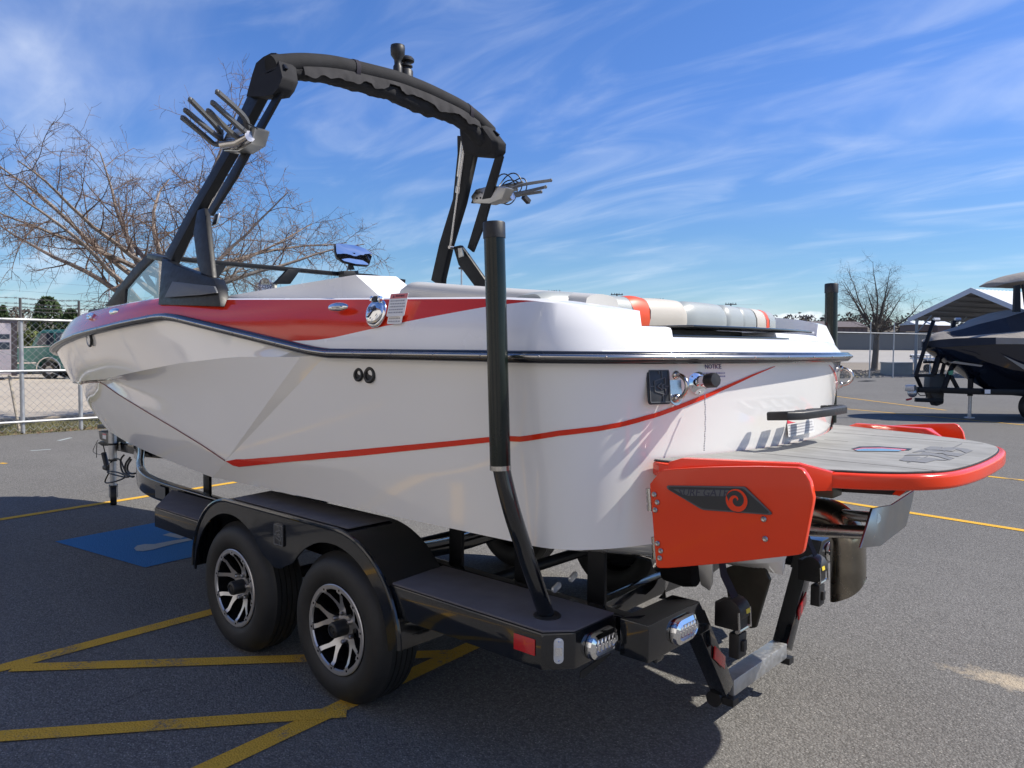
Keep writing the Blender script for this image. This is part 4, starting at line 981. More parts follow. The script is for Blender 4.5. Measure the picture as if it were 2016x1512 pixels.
# fittings on the red topside: cleats, fuel cap, warning labels
def topframe(px, py, Yp=1.235, ex=(-1, 0, 0)):
    p = S(px, py, Y=Yp); return frame(p, ex, (0, -.25, 1))
def cleat(M, L_=.115):
    g = G(); g.ell(M @ Vector((0, 0, .010)), (L_ / 2, .021, .017), 18, 10, R=M.to_3x3()); o = build(g, 'pop_up_cleat', M_chrome, boat)
    g = G(); g.ell(M @ Vector((.006, -.002, .022)), (L_ * .3, .006, .009), 14, 8, R=M.to_3x3()); build(g, 'cleat_bar', M_chrome, o)
cleat(topframe(669, 606), .15)
def bow_frame(px, py):
    d = ray(px, py); t = 3.0
    while t < 12:
        p = CAM + d * t
        zr, zs = zrail(p[0]) + .02, zsheer(p[0]); f_ = min(1, max(0, (p[2] - zr) / (zs - zr))) if p[0] < 5.4 else 0
        yy = Yrail(p[0]) * (1 - f_) + Ysheer(p[0]) * f_
        if p[1] <= yy: break
        t += .004
    e = .05; n = Vector((-(Yrail(p[0] + e) - Yrail(p[0] - e)) / (2 * e), 1, .45)).normalized(); ex = Vector((0, 0, 1)).cross(n)
    return frame(p, ex, n.cross(ex))
M_ = bow_frame(226, 614); g = G(); g.ell(M_ @ Vector((0, 0, .004)), (.085, .026, .018), 18, 10, R=M_.to_3x3()); build(g, 'pop_up_cleat', M_chrome, boat)
M_ = bow_frame(183, 625); g = G(); g.box(M_ @ Vector((0, 0, .015)), (.07, .05, .03), M_.to_3x3()); g.box(M_ @ Vector((.0, .0, .034)), (.05, .02, .012), M_.to_3x3()); build(g, 'bow_light', M_chrome, boat, bev=.006)
M_ = frame(S(175, 669, Y=1.0), Vector((-.9, .35, 0)), (0, 0, 1))
def hull_hit_fwd(px, py):
    d = ray(px, py); t = 3.0
    while t < 12:
        p = CAM + d * t; zr = zrail(p[0]); f_ = (zr - p[2]) / (zr - 1.36)
        yy = Yrail(p[0]) * (1 - f_) + (Yr1(p[0]) if p[0] < 5.4 else 0) * f_
        if p[1] <= yy: return p
        t += .004
    return p
p = hull_hit_fwd(175.5, 668); e = .05; n = Vector((-(Yrail(p[0] + e) - Yrail(p[0] - e)) / (2 * e), 1, -.1)).normalized(); ex = Vector((0, 0, 1)).cross(n); M_ = frame(Vector(p) - n * .004, ex, n.cross(ex))
g = G(); g.lathe([(.055, 0), (.055, .008), (.048, .012), (.042, .011), (.040, .008), (0, .010)], 26, M_, mis=[0, 0, 0, 1, 1, 1]); build(g, 'docking_light', [M_badge, M_lens], boat)
# fuel cap
M_ = topframe(743, 617); g = G(); g.lathe([(.062, 0), (.064, .006), (.061, .012), (.053, .014)], 32, M_); g.lathe([(.054, .010), (.053, .020), (.046, .026), (.03, .029), (0, .030)], 32, M_); fc = build(g, 'fuel_cap', M_chrome, boat, ang=50)
g = G(); g.box(M_ @ Vector((0, .056, .02)), (.026, .024, .02), M_.to_3x3()); build(g, 'hinge_block', M_blackplastic, fc, bev=.003)
g = G()
for s_ in (-.026, .026): g.box(M_ @ Vector((s_, .058, .020)), (.015, .022, .020), M_.to_3x3())
build(g, 'hinge_lug', M_chrome, fc, bev=.004)
g = G(); g.mesh(text_mesh('BVR', .030, .0006), M_ @ frame((-.004, .012, .0315), (1, .12, 0), (0, 1, 0))); 
build(g, 'cap_lettering', M_ink, fc, recalc=False, smooth=False)
g = G(); rows = [[], []]
for k in range(15):
    t = k / 14; x = -.034 + .062 * t; y = -.012 + .012 * math.sin(t * 5 - 2.2) + .022 * t
    rows[0].append(M_ @ Vector((x, y, .0312))); rows[1].append(M_ @ Vector((x, y - .014 * math.sin(PI * t), .0312)))
g.grid(rows); build(g, 'cap_wave', M_ink, fc, recalc=False)
# warning labels
def wlabel(px, py, w, h, lines, head):
    M_ = topframe(px, py); M_.translation = M_.translation + M_.to_3x3() @ Vector((0, 0, .007)); g = G(); rp(g, M_, w, h, .006, .001); o = build(g, 'warning_label', M_label, boat, smooth=False)
    g = G(); g.prism([M_ @ Vector((a * w * .5, b, .0012)) for a, b in ((-.96, h * .5 - .002), (.96, h * .5 - .002), (.96, h * .5 - .022), (-.96, h * .5 - .022))], M_.to_3x3() @ Vector((0, 0, .0004))); build(g, 'label_header', M_labelred, o, smooth=False)
    g = G(); g.mesh(text_mesh('WARNING', .012, .0003), M_ @ Matrix.Translation((.008, h * .5 - .012, .0022))); T = [(-.038, -.006), (-.026, -.006), (-.032, .006)]; g.prism([M_ @ Vector((a, h * .5 - .012 + b, .0018)) for a, b in T], M_.to_3x3() @ Vector((0, 0, .0004)))
    build(g, 'label_lettering', M_ink, o, recalc=False, smooth=False)
    g = G()
    for r_ in range(lines):
        x = -w * .42
        while x < w * .38:
            w_ = .004 + .010 * random.random(); yy = h * .5 - .032 - r_ * .0125; g.prism([M_ @ Vector((x + a, yy + b, .0013)) for a, b in ((0, -.003), (w_, -.003), (w_, .003), (0, .003))], M_.to_3x3() @ Vector((0, 0, .0003))); x += w_ + .0025
    build(g, 'small_print', M_inkpale, o, smooth=False)
wlabel(785, 601, .112, .098, 5, 1); wlabel(781.5, 623, .092, .068, 3, 1)
# bow pad in black, bow deck strip
g = G(); P = SL([(170, 617), (176, 609), (205, 606), (208, 610)], Y=.80); g.prism(P, (0, -.25, 0)); build(g, 'bow_pad', M_blackplastic, boat, bev=.006)

# ------------------------------------------------------------------ swim platform
PZ = 1.243
half = [(-1.515, .93), (-1.56, .925), (-1.97, .805), (-2.03, .725), (-2.12, .685), (-2.20, .63), (-2.285, .555), (-2.345, .44), (-2.372, .25), (-2.38, 0)]
def platform_outline(ins=0.0, front=.0):
    fr = [(XT0 + .055 + y * y / 4.8 - front, y) for y in np.linspace(-.90, .90, 19)]
    hp_ = [(x + ins * (.9 if x < -2.2 else .1), max(0, y - ins * (1 if x > -2.3 else .5))) for x, y in half]
    # rounded run along the aft edge
    port = hp_[:]
    stb = [(x, -y) for x, y in reversed(hp_[:-1])]
    return fr + port + stb
def smooth_poly(P, keep=19, n=2):
    P = [Vector((p[0], p[1])) for p in P]
    for _ in range(n):
        Q = P[:keep]
        for i in range(keep, len(P)):
            a = P[i]; b = P[(i + 1) % len(P)]
            if i == keep or i == len(P) - 1: Q.append(a)
            else:
                pr = P[i - 1]; Q += [a * .75 + pr * .25, a * .75 + b * .25]
        P = Q
    return P
OUT = smooth_poly(platform_outline()); plat = None
g = G(); g.prism([Vector((p.x, p.y, PZ - .052)) for p in OUT], (0, 0, .052)); plat = build(g, 'swim_platform', M_orange, boat, bev=.012, seg=3, bev_ang=50)
MATO = smooth_poly(platform_outline(.024, .006))
g = G(); g.prism([Vector((p.x, p.y, PZ + .0005)) for p in MATO], (0, 0, .003)); build(g, 'mat_edge', M_blackplastic, plat)
MATO2 = smooth_poly(platform_outline(.029, .008))
g = G(); g.prism([Vector((p.x, p.y, PZ + .0032)) for p in MATO2], (0, 0, .0048)); build(g, 'foam_mat', M_foam, plat, bev=.001, seg=1, bev_ang=60)
ZM = PZ + .0085
# thin joints cut in the foam and the dark lettering
g = G()
for y0, x0, x1 in ((.48, -1.66, -2.30), (.16, -1.70, -1.95), (-.16, -1.70, -1.80), (-.50, -1.62, -2.25)):
    g.box(((x0 + x1) / 2, y0, ZM), (abs(x1 - x0), .003, .0006))
build(g, 'mat_joint', mat('joint_dark_grey', (.17, .17, .165), .9), plat, smooth=False)
def topo(px, z=ZM): return SL(px, Z=z)
def lp(name, lst, m, z=ZM + .0006, d=.0008):
    g = G()
    for px in lst: 
        p_ = topo([(1780 + x / 11.2, 860 + y / 11.2) for x, y in px], z); g.prism(p_, (0, 0, d))
    return build(g, name, m, plat, smooth=False)
lp('mat_lettering', [
    [(440, 265), (570, 212), (860, 225), (800, 258), (900, 235), (1150, 236), (1390, 268), (1515, 305), (1370, 362), (1240, 300), (1100, 275), (1060, 310), (900, 312), (780, 295), (560, 285)],
    [(180, 345), (370, 282), (540, 285), (840, 318), (1010, 340), (1150, 360), (1350, 375), (1195, 435), (960, 405), (760, 345), (700, 365), (430, 325)],
    [(0, 410), (110, 378), (330, 385), (430, 330), (700, 370), (900, 400), (1090, 475), (1000, 512), (760, 440), (560, 405)],
    [(0, 430), (350, 440), (340, 460), (560, 460), (760, 485), (960, 520), (840, 518), (700, 512), (470, 575), (200, 545), (0, 535), (-110, 512), (-40, 470)],
    [(1065, 238), (1260, 145), (1285, 150), (1095, 240)], [(60, 570), (140, 548), (160, 552), (90, 573)], [(430, 462), (530, 408), (550, 412), (455, 466)]], mat('foam_lettering_grey', (.15, .155, .165), .85))
lp('mat_lettering', [[(270, 505), (320, 480), (390, 488), (400, 498), (340, 500)], [(905, 302), (1040, 300), (1110, 275), (1145, 285), (1070, 318)], [(445, 330), (690, 360), (900, 362), (740, 345), (520, 325)], [(900, 415), (1080, 470), (1120, 468), (1000, 420)]], M_foam, ZM + .0016, .0005)
# recessed tow/handle slot
g = G(); P = topo([(1676, 884), (1692, 879.5), (1730, 879), (1796, 883.5), (1789, 887), (1720, 886), (1690, 887)], ZM); g.prism(P, (0, 0, .0012)); build(g, 'handle_slot', M_blackplastic, plat, smooth=False)
g = G(); P = topo([(1680, 885), (1697, 881.8), (1735, 881.4), (1785, 884.6), (1780, 887), (1720, 886.4), (1690, 887.3)], ZM + .0013); g.prism(P, (0, 0, .0008)); build(g, 'slot_rim', M_orange, plat, smooth=False)
g = G(); P = topo([(1683, 886), (1699, 883.6), (1735, 883.2), (1776, 886), (1770, 888.5), (1720, 888), (1690, 888)], ZM + .0022); g.prism(P, (0, 0, .0008)); build(g, 'slot_plate', M_chrome, plat, smooth=False)
# raised side lips
def lip():
    g = G(); o_ = [(-1.555, .932), (-1.60, .925), (-1.975, .815), (-2.045, .725)]; i_ = [(-1.565, .895), (-1.60, .885), (-1.955, .775), (-2.045, .700)]
    zt_ = [1.252, 1.268, 1.276, 1.246]
    ra = [Vector((x, y, PZ - .058)) for x, y in o_]; rb = [Vector((x, y + .002, z)) for (x, y), z in zip(o_, zt_)]; rc = [Vector((x, y, z)) for (x, y), z in zip(i_, zt_)]; rd = [Vector((x, y - .03, PZ - .02)) for x, y in i_]
    g.grid([ra, rb, rc, rd]); return g
for f in (lambda q: q, lambda q: q.mir()): build(f(lip()), 'platform_lip', M_orange, plat, bev=.006, bev_ang=35)
# brackets under the platform
g = G(); g.box((-1.80, .36, 1.14), (.28, .10, .082)); g.box((-1.80, -.36, 1.14), (.28, .10, .082)); build(g, 'platform_bracket', M_bronze, plat, bev=.006)
g = G(); g.prism([Vector((-1.66, .30, 1.182)), Vector((-2.20, .30, 1.182)), Vector((-2.14, .30, 1.122)), Vector((-1.66, .30, 1.09))], (0, -.6, 0)); build(g, 'platform_keel', M_blackplastic, plat, bev=.006)
g = G(); g.prism([Vector((-2.16, .30, 1.182)), Vector((-2.20, .30, 1.182)), Vector((-2.14, .30, 1.122)), Vector((-2.115, .30, 1.125))], (0, .008, 0)); build(g, 'keel_rim', M_orange, plat)

# ------------------------------------------------------------------ surf gates
gate_px = [(1278.8, 952.6), (1298.6, 928), (1304, 925.5), (1330, 923), (1392, 920), (1440, 919), (1495.6, 918.6), (1569, 920.5), (1578.6, 924.3), (1587, 935), (1594.6, 948.8), (1600.8, 980), (1599, 993), (1582, 1080), (1580, 1087), (1576.7, 1091), (1569, 1093), (1429.6, 1109), (1316.5, 1118.5), (1299, 1119), (1294, 1117.5), (1291, 1113.7)]
def gate(side):
    f = (lambda q: q) if side > 0 else (lambda q: q.mir())
    gt = empty('surf_gate', (-1.53, side * 1.0, 1.05)); gt.parent = boat; gt.location = Vector((-1.53, side * 1.0, 1.05)) - Vector((1.5, 0, .6)); ORG[gt] = Vector((-1.53, side * 1.0, 1.05))
    g = G(); g.prism(SL(gate_px, Y=1.0), (0, -.026, 0)); build(f(g), 'gate_panel', M_orange, gt, bev=.005, seg=3, bev_ang=60)
    for (x, ya, yb) in ((1276, 961, 1006), (1286.5, 1057, 1100)):
        g = G(); P0 = S(x + 2, ya, Y=.985); P1 = S(x + 5, yb, Y=.985); g.tube([P0, P1], .010, 10)
        for t in (0, .36, .72): g.tube([P0.lerp(P1, t), P0.lerp(P1, t + .26)], .0125, 10)
        g.box((P0 + P1) / 2 + Vector((-.012, -.010, 0)), (.03, .008, (P0 - P1).length))
        build(f(g), 'hinge', M_steel, gt, ang=50)
    g = G()
    for x, y in ((1288, 973.5), (1294, 988.8), (1290, 1004), (1294.6, 1070), (1300.8, 1084.4), (1299, 1098.6), (1503.5, 1022), (1506.5, 1061)):
        c_ = S(x, y, Y=1.002); g.lathe([(.0095, 0), (.0095, .002), (.006, .006), (.003, .0055), (0, .004)], 12, frame(c_, (-1, 0, 0), (0, 0, 1)))
    build(f(g), 'gate_bolt', M_bolt, gt)
    if side < 0: return
    bx = [(1313.7, 957.5), (1316, 955.5), (1340, 955.8), (1400, 956.5), (1466, 957.5), (1470, 960), (1519, 1008), (1520.5, 1011.5), (1517, 1013.5), (1450, 1008.5), (1386, 1003.8), (1380, 1001.5), (1316, 963)]
    cb_ = S(1420, 980, Y=1.0)
    P = SL(bx, Y=1.002); g = G(); g.prism(P, (0, .006, 0)); bd = build(g, 'gate_badge', M_badgegrey, gt, bev=.002)
    cc = sum(P, Vector()) / len(P); Q = [cc + Vector(((p.x - cc.x) * .955, 0, (p.z - cc.z) * .88)) for p in P]
    g = G(); g.prism([Vector((p.x, 1.0075, p.z)) for p in Q], (0, .0012, 0)); build(g, 'badge_field', M_badge, gt, smooth=False)
    g = G(); g.prism([Vector((v.x, 1.0088, v.z)) for v in SL([(1326, 963), (1448, 965), (1432, 977), (1349, 976)], Y=1.008)], (0, .0008, 0)); build(g, 'badge_band', M_badgegrey, gt, smooth=False)
    a = S(1382, 970.5, Y=1.01); b = S(1440, 971.5, Y=1.01); ex = (b - a); M_ = frame((a.x, 1.0098, a.z), (ex.x, 0, ex.z), (0, 0, 1))
    g = G(); g.mesh(text_mesh('SURF GATE', .036, .0004, .25), M_); build(g, 'badge_lettering', M_ink, gt, recalc=False, smooth=False)
    # curling wave disc
    c0 = S(1453, 984.5, Y=1.0); R0 = .037
    def ring(pts_out, pts_in, yy, m, nm):
        g = G(); g.grid([[Vector((c0.x - x * R0, yy, c0.z + y * R0)) for x, y in pts_out], [Vector((c0.x - x * R0, yy, c0.z + y * R0)) for x, y in pts_in]]); 
        return build(g, nm, m, gt, recalc=False, smooth=False)
    n_ = 40
    A = np.linspace(math.radians(158), math.radians(158 - 500), n_)
    ro = np.interp(np.linspace(0, 1, n_), [0, .5, 1], [1.0, .98, .12]); ri = np.interp(np.linspace(0, 1, n_), [0, .25, .5, .8, 1], [.97, .72, .50, .25, .0])
    g = G(); g.lathe([(R0 * 1.06, 0), (R0 * 1.06, .0012), (0, .0013)], 36, frame((c0.x, 1.0088, c0.z), (-1, 0, 0), (0, 0, 1))); build(g, 'wave_disc', M_badge, gt, smooth=False)
    ring([(ro[i] * math.cos(A[i]), ro[i] * math.sin(A[i])) for i in range(n_)], [(max(0, ri[i]) * math.cos(A[i]), max(0, ri[i]) * math.sin(A[i])) for i in range(n_)], 1.0105, M_orange, 'wave_curl')
    A2 = np.linspace(math.radians(160), math.radians(262), 20)
    ring([(math.cos(a_), math.sin(a_)) for a_ in A2], [((1 - .30 * math.sin(PI * k / 19) ** .8) * math.cos(a_), (1 - .30 * math.sin(PI * k / 19) ** .8) * math.sin(a_)) for k, a_ in enumerate(A2)], 1.0106, M_orange, 'wave_curl')
gate(1); gate(-1)

# ------------------------------------------------------------------ running gear under the stern
g = G(); P = SL([(1427, 1119), (1465, 1104), (1500, 1104), (1518, 1141), (1506, 1180), (1490, 1235), (1478, 1236.5), (1440, 1215)], Y=.05); g.prism([p + Vector((0, .014, 0)) for p in P], (0, -.028, 0)); build(g, 'rudder', M_rudder, boat, bev=.008)
def sweep_oval(path, w, h, n=18):
    rows = []
    for i, p in enumerate(path):
        t = (Vector(path[min(i + 1, len(path) - 1)]) - Vector(path[max(i - 1, 0)])).normalized(); b = Vector((0, 1, 0)); a = b.cross(t).normalized()
        rows.append([Vector(p) + b * w * math.copysign(abs(math.cos(q)) ** .7, math.cos(q)) + a * h * math.copysign(abs(math.sin(q)) ** .7, math.sin(q)) for q in np.linspace(0, 2 * PI, n, endpoint=False)])
    return rows
pth = [Vector((-1.62, 0, .955)), Vector((-1.70, 0, .957))]
for a in np.linspace(0, PI / 2, 10): pth.append(Vector((-1.755 - .11 * math.sin(a), 0, .847 + .11 * math.cos(a))))
pth += [Vector((-1.868, 0, .78)), Vector((-1.870, 0, .70)), Vector((-1.872, 0, .655))]
rows = sweep_oval(pth, .085, .062)
for p in rows[-1]: p.z += (p.y) * -.35 - (p.x + 1.872) * .5
inner = [[p + (pth[i] - p) * .06 for p in r] for i, r in list(enumerate(rows))[-4:]]
g = G(); g.grid(rows, closed_u=True); g.grid(list(reversed(inner)), closed_u=True); build(g, 'exhaust_pipe', mat('heat_stained_exhaust', (.30, .27, .22), .24, metal=1, var=.35, vscale=5, rvar=.1), boat, ang=50)
wp = SL([(1718, 1001), (1757, 994), (1800, 966), (1797, 985), (1784, 1036), (1734, 1075), (1695, 1079)], X=-2.03)
g = G(); g.prism(wp, (.008, .003, 0)); wpl = build(g, 'wake_plate', M_steeldull, boat, bev=.001, seg=1)
g = G(); g.tube([Vector((-1.64, .16, .90)), S(1716, 1049, X=-2.025)], .027, 14); g.tube([Vector((-1.66, -.14, .93)), S(1724, 1020, X=-2.025)], .022, 14); build(g, 'plate_rod', M_steel, wpl)
g = G(); g.tube([Vector((-1.0, 0, .60)), Vector((-.2, 0, .66))], .016, 10); build(g, 'propeller_shaft', M_steel, boat)
g = G()
for k in range(4):
    a = k * PI / 2 + .5; R_ = Matrix.Rotation(a, 4, 'X')
    rowsb = []
    for u in np.linspace(0, 1, 6):
        rr = .03 + .145 * u; wv = .075 * math.sin(PI * min(1, .25 + .72 * u)); rowsb.append([R_ @ Vector((v * .35 + .02, v * wv / .075 * .9, rr)) for v in np.linspace(-.075, .075, 7)])
    o_ = len(g.v); g.grid(rowsb)
for v in g.v: v.x += -1.06; v.z += .60
g.lathe([(.03, -.05), (.032, .04), (.02, .07)], 14, Matrix.Translation((-1.06, 0, .60)) @ Matrix.Rotation(-PI / 2, 4, 'Y'))
build(g, 'propeller', M_steel, boat)
g = G(); g.prism(SL([(1374, 1110), (1402, 1108), (1402, 1148), (1396, 1163), (1379, 1151), (1376, 1130)], Y=.62), (0, -.01, 0)); build(g, 'trim_plate', M_steeldull, boat, bev=.003)

# ================================================================== TRAILER
tr = empty('boat_trailer', (.45, 0, 0))
tag(tr, 'black tandem axle boat trailer with silver spoked wheels under the white boat', 'trailer')
HUBZ, YW, AX = .3445, 1.2225, .915
# frame rails and tongue
def rail_geo():
    g = G(); P = [(-1.47, .82, .552), (0, .82, .565), (1.6, .82, .578), (2.5, .81, .585), (2.85, .80, .592), (3.1, .765, .60), (3.4, .67, .61), (3.8, .50, .615), (4.25, .30, .612), (4.7, .115, .605), (4.95, .05, .60)]
    P = [Vector(p) for p in P]; Q = []
    for i in range(len(P) - 1):
        for k in range(4): Q.append(P[i].lerp(P[i + 1], k / 4))
    Q.append(P[-1])
    for _ in range(4): Q = [Q[0]] + [(Q[i - 1] + Q[i] * 2 + Q[i + 1]) / 4 for i in range(1, len(Q) - 1)] + [Q[-1]]
    hh = .072
    g.tube(Q, .03, prof=[(-.03, -hh), (.03, -hh), (.03, hh), (-.03, hh)], up=(0, 0, 1)); return g
def tpart(g, name, m, **k): return build(g, name, m, tr, **k), build(g.mir(), name, m, tr, **k)
tpart(rail_geo(), 'frame_rail', M_blackgloss, bev=.010, seg=3)
g = G(); g.box((5.25, 0, .60), (.80, .075, .10)); build(g, 'tongue_beam', M_blackgloss, tr, bev=.008)
g = G(); g.box((2.75, .835, .60), (.003, .002, .04))
g = G(); g.prism(SL([(298, 934), (334, 944), (334, 955), (298, 943)], Y=.76), (0, .003, 0)); 
def vee(X, zs, r=.03):
    g = G(); P = [Vector((X, y, z)) for y, z in zs]; Q = []
    for i in range(len(P) - 1):
        for k in range(5): Q.append(P[i].lerp(P[i + 1], k / 5))
    Q.append(P[-1])
    for _ in range(5): Q = [Q[0]] + [(Q[i - 1] + Q[i] * 2 + Q[i + 1]) / 4 for i in range(1, len(Q) - 1)] + [Q[-1]]
    g.tube(Q, r, prof=[(-.03, -.045), (.03, -.045), (.03, .045), (-.03, .045)], up=(0, 0, 1)); return build(g, 'crossmember', M_blackgloss, tr, bev=.006)
vee(2.15, [(.79, .60), (.62, .53), (.40, .48), (0, .47), (-.40, .48), (-.62, .53), (-.79, .60)])
vee(.46, [(.79, .57), (.55, .47), (0, .43), (-.55, .47), (-.79, .57)])
vee(-.95, [(.79, .53), (.55, .46), (.35, .47), (0, .48), (-.35, .47), (-.55, .46), (-.79, .53)])
# axles
for x in (0, AX):
    g = G(); g.tube([Vector((x, -1.06, HUBZ)), Vector((x, 1.06, HUBZ))], .035, 10); build(g, 'axle', M_blacksatin, tr)
# bunks with posts
def bunk():
    g = G(); P = [Vector((-1.30, .66, .845)), Vector((2.1, .66, .80)), Vector((2.9, .52, .835))]; g.tube(P, .04, prof=[(-.075, -.025), (.075, -.025), (.075, .03), (-.075, .03)], up=(0, 0, 1)); return g
tpart(bunk(), 'bunk', M_carpet, bev=.012)
for X in (-1.12, -.72, -.30, 1.0, 2.15):
    g = G(); g.box((X, .74, .70), (.085, .02, .24)); tpart(g, 'bunk_post', M_blacksatin, bev=.003)
g = G(); c_ = S(1352, 1128, X=-1.33); g.lathe([(0, -.05), (.05, -.045), (.06, 0), (.05, .10)], 14, Matrix.Translation(c_) @ Matrix.Rotation(PI / 2, 4, 'Y')); build(g, 'bunk_end', M_carpet, tr)
# fenders
def fender():
    top = []
    for a in np.linspace(math.radians(172), math.radians(100), 12): top.append((0 - .01 + .47 * math.cos(a), HUBZ + .010 + .47 * math.sin(a)))
    for a in np.linspace(math.radians(80), math.radians(8), 12): top.append((AX + .01 + .47 * math.cos(a) * .84 + .0, HUBZ + .010 + .47 * math.sin(a)))
    z0 = .822
    ot = []
    # rear arch up to the flat, flat, then down the front arch
    for a in np.linspace(math.radians(180), math.radians(92), 14): ot.append((-.02 + .455 * math.cos(a), .385 + .437 * math.sin(a)))
    for a in np.linspace(math.radians(88), math.radians(0), 14): ot.append((AX + .02 + .40 * math.cos(a), .40 + .422 * math.sin(a)))
    it = []
    for a in np.linspace(math.radians(178), math.radians(38), 16): it.append((.0 + .405 * math.cos(a), HUBZ + .405 * math.sin(a)))
    it += [(.372, .575), (.415, .552), (AX / 2, .545), (.50, .552), (.543, .575)]
    for a in np.linspace(math.radians(142), math.radians(4), 16): it.append((AX + .40 * math.cos(a), HUBZ + .405 * math.sin(a)))
    return ot, it
FO, FI = fender()
def fender_geo():
    g = G(); Yo, Yi = 1.245, .925
    def res(P, n):
        P = [Vector(p) for p in P]; L_ = [0]
        for i in range(1, len(P)): L_.append(L_[-1] + (P[i] - P[i - 1]).length)
        return [Vector((interp(t * L_[-1], L_, [p.x for p in P]), interp(t * L_[-1], L_, [p.y for p in P]))) for t in np.linspace(0, 1, n)]
    n = 70; a = res(FO, n); 
    # match inner edge to the outer by the angle/abscissa
    b = res(FI, n)
    rows = [[Vector((p.x, Yo - .012, p.y)) for p in b], [Vector((p.x, Yo, p.y)) for p in b], [Vector((p.x, Yo, p.y)) for p in a]]
    inn = [Vector((p.x, Yi, p.y)) for p in a]
    lip = [Vector((p.x, Yo - .02, p.y + .0)) for p in a]
    g.grid(rows); g.grid([[Vector((p.x, Yo, p.y)) for p in a], lip, inn])
    # thin underside
    g.grid([[Vector((p.x * .995 + .002, Yo - .012, p.y - .012)) for p in a], [Vector((p.x * .995 + .002, Yi, p.y - .012)) for p in a]])
    return g
fg = fender_geo()
F1 = build(fg, 'fender', M_blackgloss, tr, ang=45); F2 = build(fg.mir(), 'fender', M_blackgloss, tr, ang=45)
# rolled lip along the outer top edge
g = G(); g.tube([Vector((x, 1.243, z - .004)) for x, z in FO], .011, 8); build(g, 'fender_lip', M_blackgloss, F1); build(g.mir(), 'fender_lip', M_blackgloss, F2)
g = G(); g.prism([Vector(p) for p in ((-.085, 1.215, .823), (.93, 1.215, .823), (.98, .955, .823), (-.085, .955, .823))], (0, 0, .007)); build(g, 'step_pad', M_pad, F1, bev=.003); build(g.mir(), 'step_pad', M_pad, F2, bev=.003)
pe = S(550.5, 1053, Y=1.247); emblem(frame((pe.x, 1.246, pe.z), (-1, 0, 0), (0, 0, 1)), .085, .11, tr, M_blackgloss, mat('emblem_grey_line', (.20, .205, .21), .4, metal=.3))
# steps
def stepbox(name, poly, z0, z1, y_in=.865):
    g = G(); g.prism([Vector((x, y, z0)) for x, y in poly], (0, 0, z1 - z0)); a = build(g, name, M_blackgloss, tr, bev=.006); b = build(g.mir(), name, M_blackgloss, tr, bev=.006)
    c_ = Vector((sum(p[0] for p in poly) / len(poly), sum(p[1] for p in poly) / len(poly)))
    g = G(); g.prism([Vector((c_.x + (x - c_.x) * .985, c_.y + (y - c_.y) * .955, z1 + .0005)) for x, y in poly], (0, 0, .008)); build(g, 'step_pad', M_pad, a, bev=.003); build(g.mir(), 'step_pad', M_pad, b, bev=.003)
    return a, b
AS = stepbox('side_step', [(-.40, 1.232), (-1.235, 1.232), (-1.315, 1.145), (-1.315, .885), (-.36, .885)], .508, .640)
FS = stepbox('side_step', [(1.36, 1.20), (1.93, 1.20), (2.42, .86), (1.30, .86)], .512, .632)
# rear cross boxes, dropped bumper
def rearbox():
    g = G(); P = [Vector((-1.53, 1.005, .545)), Vector((-1.53, 1.005, .680)), Vector((-1.53, .64, .680)), Vector((-1.53, .535, .545))]; g.prism(P, (.12, 0, 0)); return g
tpart(rearbox(), 'rear_crossbox', M_blackgloss, bev=.005)
def arm():
    g = G(); a = Vector((-1.47, .585, .60)); b = Vector((-1.47, .31, .215)); g.tube([a, b], .04, prof=[(-.038, -.038), (.038, -.038), (.038, .038), (-.038, .038)], up=(1, 0, 0)); return g
tpart(arm(), 'bumper_arm', M_blackgloss, bev=.006)
g = G(); g.box((-1.47, 0, .213), (.076, .56, .072)); build(g, 'bumper_bar', M_galv, tr, bev=.006)
g = G(); 
def rol():
    g = G(); g.tube([Vector((-1.44, .33, .165)), Vector((-1.44, .27, .165))], .035, 14); g.box((-1.50, .295, .165), (.05, .05, .03)); return g
tpart(rol(), 'skid_roller', M_blackplastic)
def refl():
    g = G(); c_ = Vector((-1.512, .435, .395)); d = Vector((0, .275, .385)).normalized(); n = Vector((0, d.z, -d.y)); P = [c_ + d * .075, c_ + d * .035 + n * .034, c_ - d * .075 + n * .0, c_ - d * .035 - n * .034]; g.prism(P, (-.008, 0, 0)); return g
tpart(refl(), 'reflector', M_redlens, bev=.002)
# lamps
def lamp(M_, w, h):
    g = G(); n = 6
    P0 = rrect(w, h, h * .49, 9); P1 = rrect(w * .96, h * .92, h * .45, 9); P2 = rrect(w * .78, h * .62, h * .30, 9)
    g.grid([[M_ @ p for p in P0], [M_ @ (p + Vector((0, 0, .010))) for p in P0], [M_ @ (p + Vector((0, 0, .022))) for p in P1], [M_ @ (p + Vector((0, 0, .030))) for p in P2], [M_ @ (p + Vector((0, 0, .020))) for p in P2]], closed_u=True)
    o = build(g, 'tail_lamp', M_chrome, tr, ang=35)
    g = G(); g.prism([M_ @ (p + Vector((0, 0, .012))) for p in P2], M_.to_3x3() @ Vector((0, 0, .008))); build(g, 'lamp_lens', M_lens, o)
    g = G()
    for k in range(n):
        c_ = M_ @ Vector((w * .76 * ((k + .5) / n - .5), 0, .021)); g.ell(c_, (w * .055, h * .26, .006), 10, 6, R=M_.to_3x3())
    build(g, 'led_cell', M_led, o)
    g = G()
    for k in range(n): g.ell(M_ @ Vector((w * .76 * ((k + .5) / n - .5), h * .04, .027)), (.004, .004, .003), 8, 4, R=M_.to_3x3())
    build(g, 'led_point', M_chrome, o)
lamp(frame((-1.317, .995, .565), (0, -1, 0), (0, 0, 1)), .185, .100); lamp(frame((-1.317, -.995, .565), (0, -1, 0), (0, 0, 1)), .185, .100)
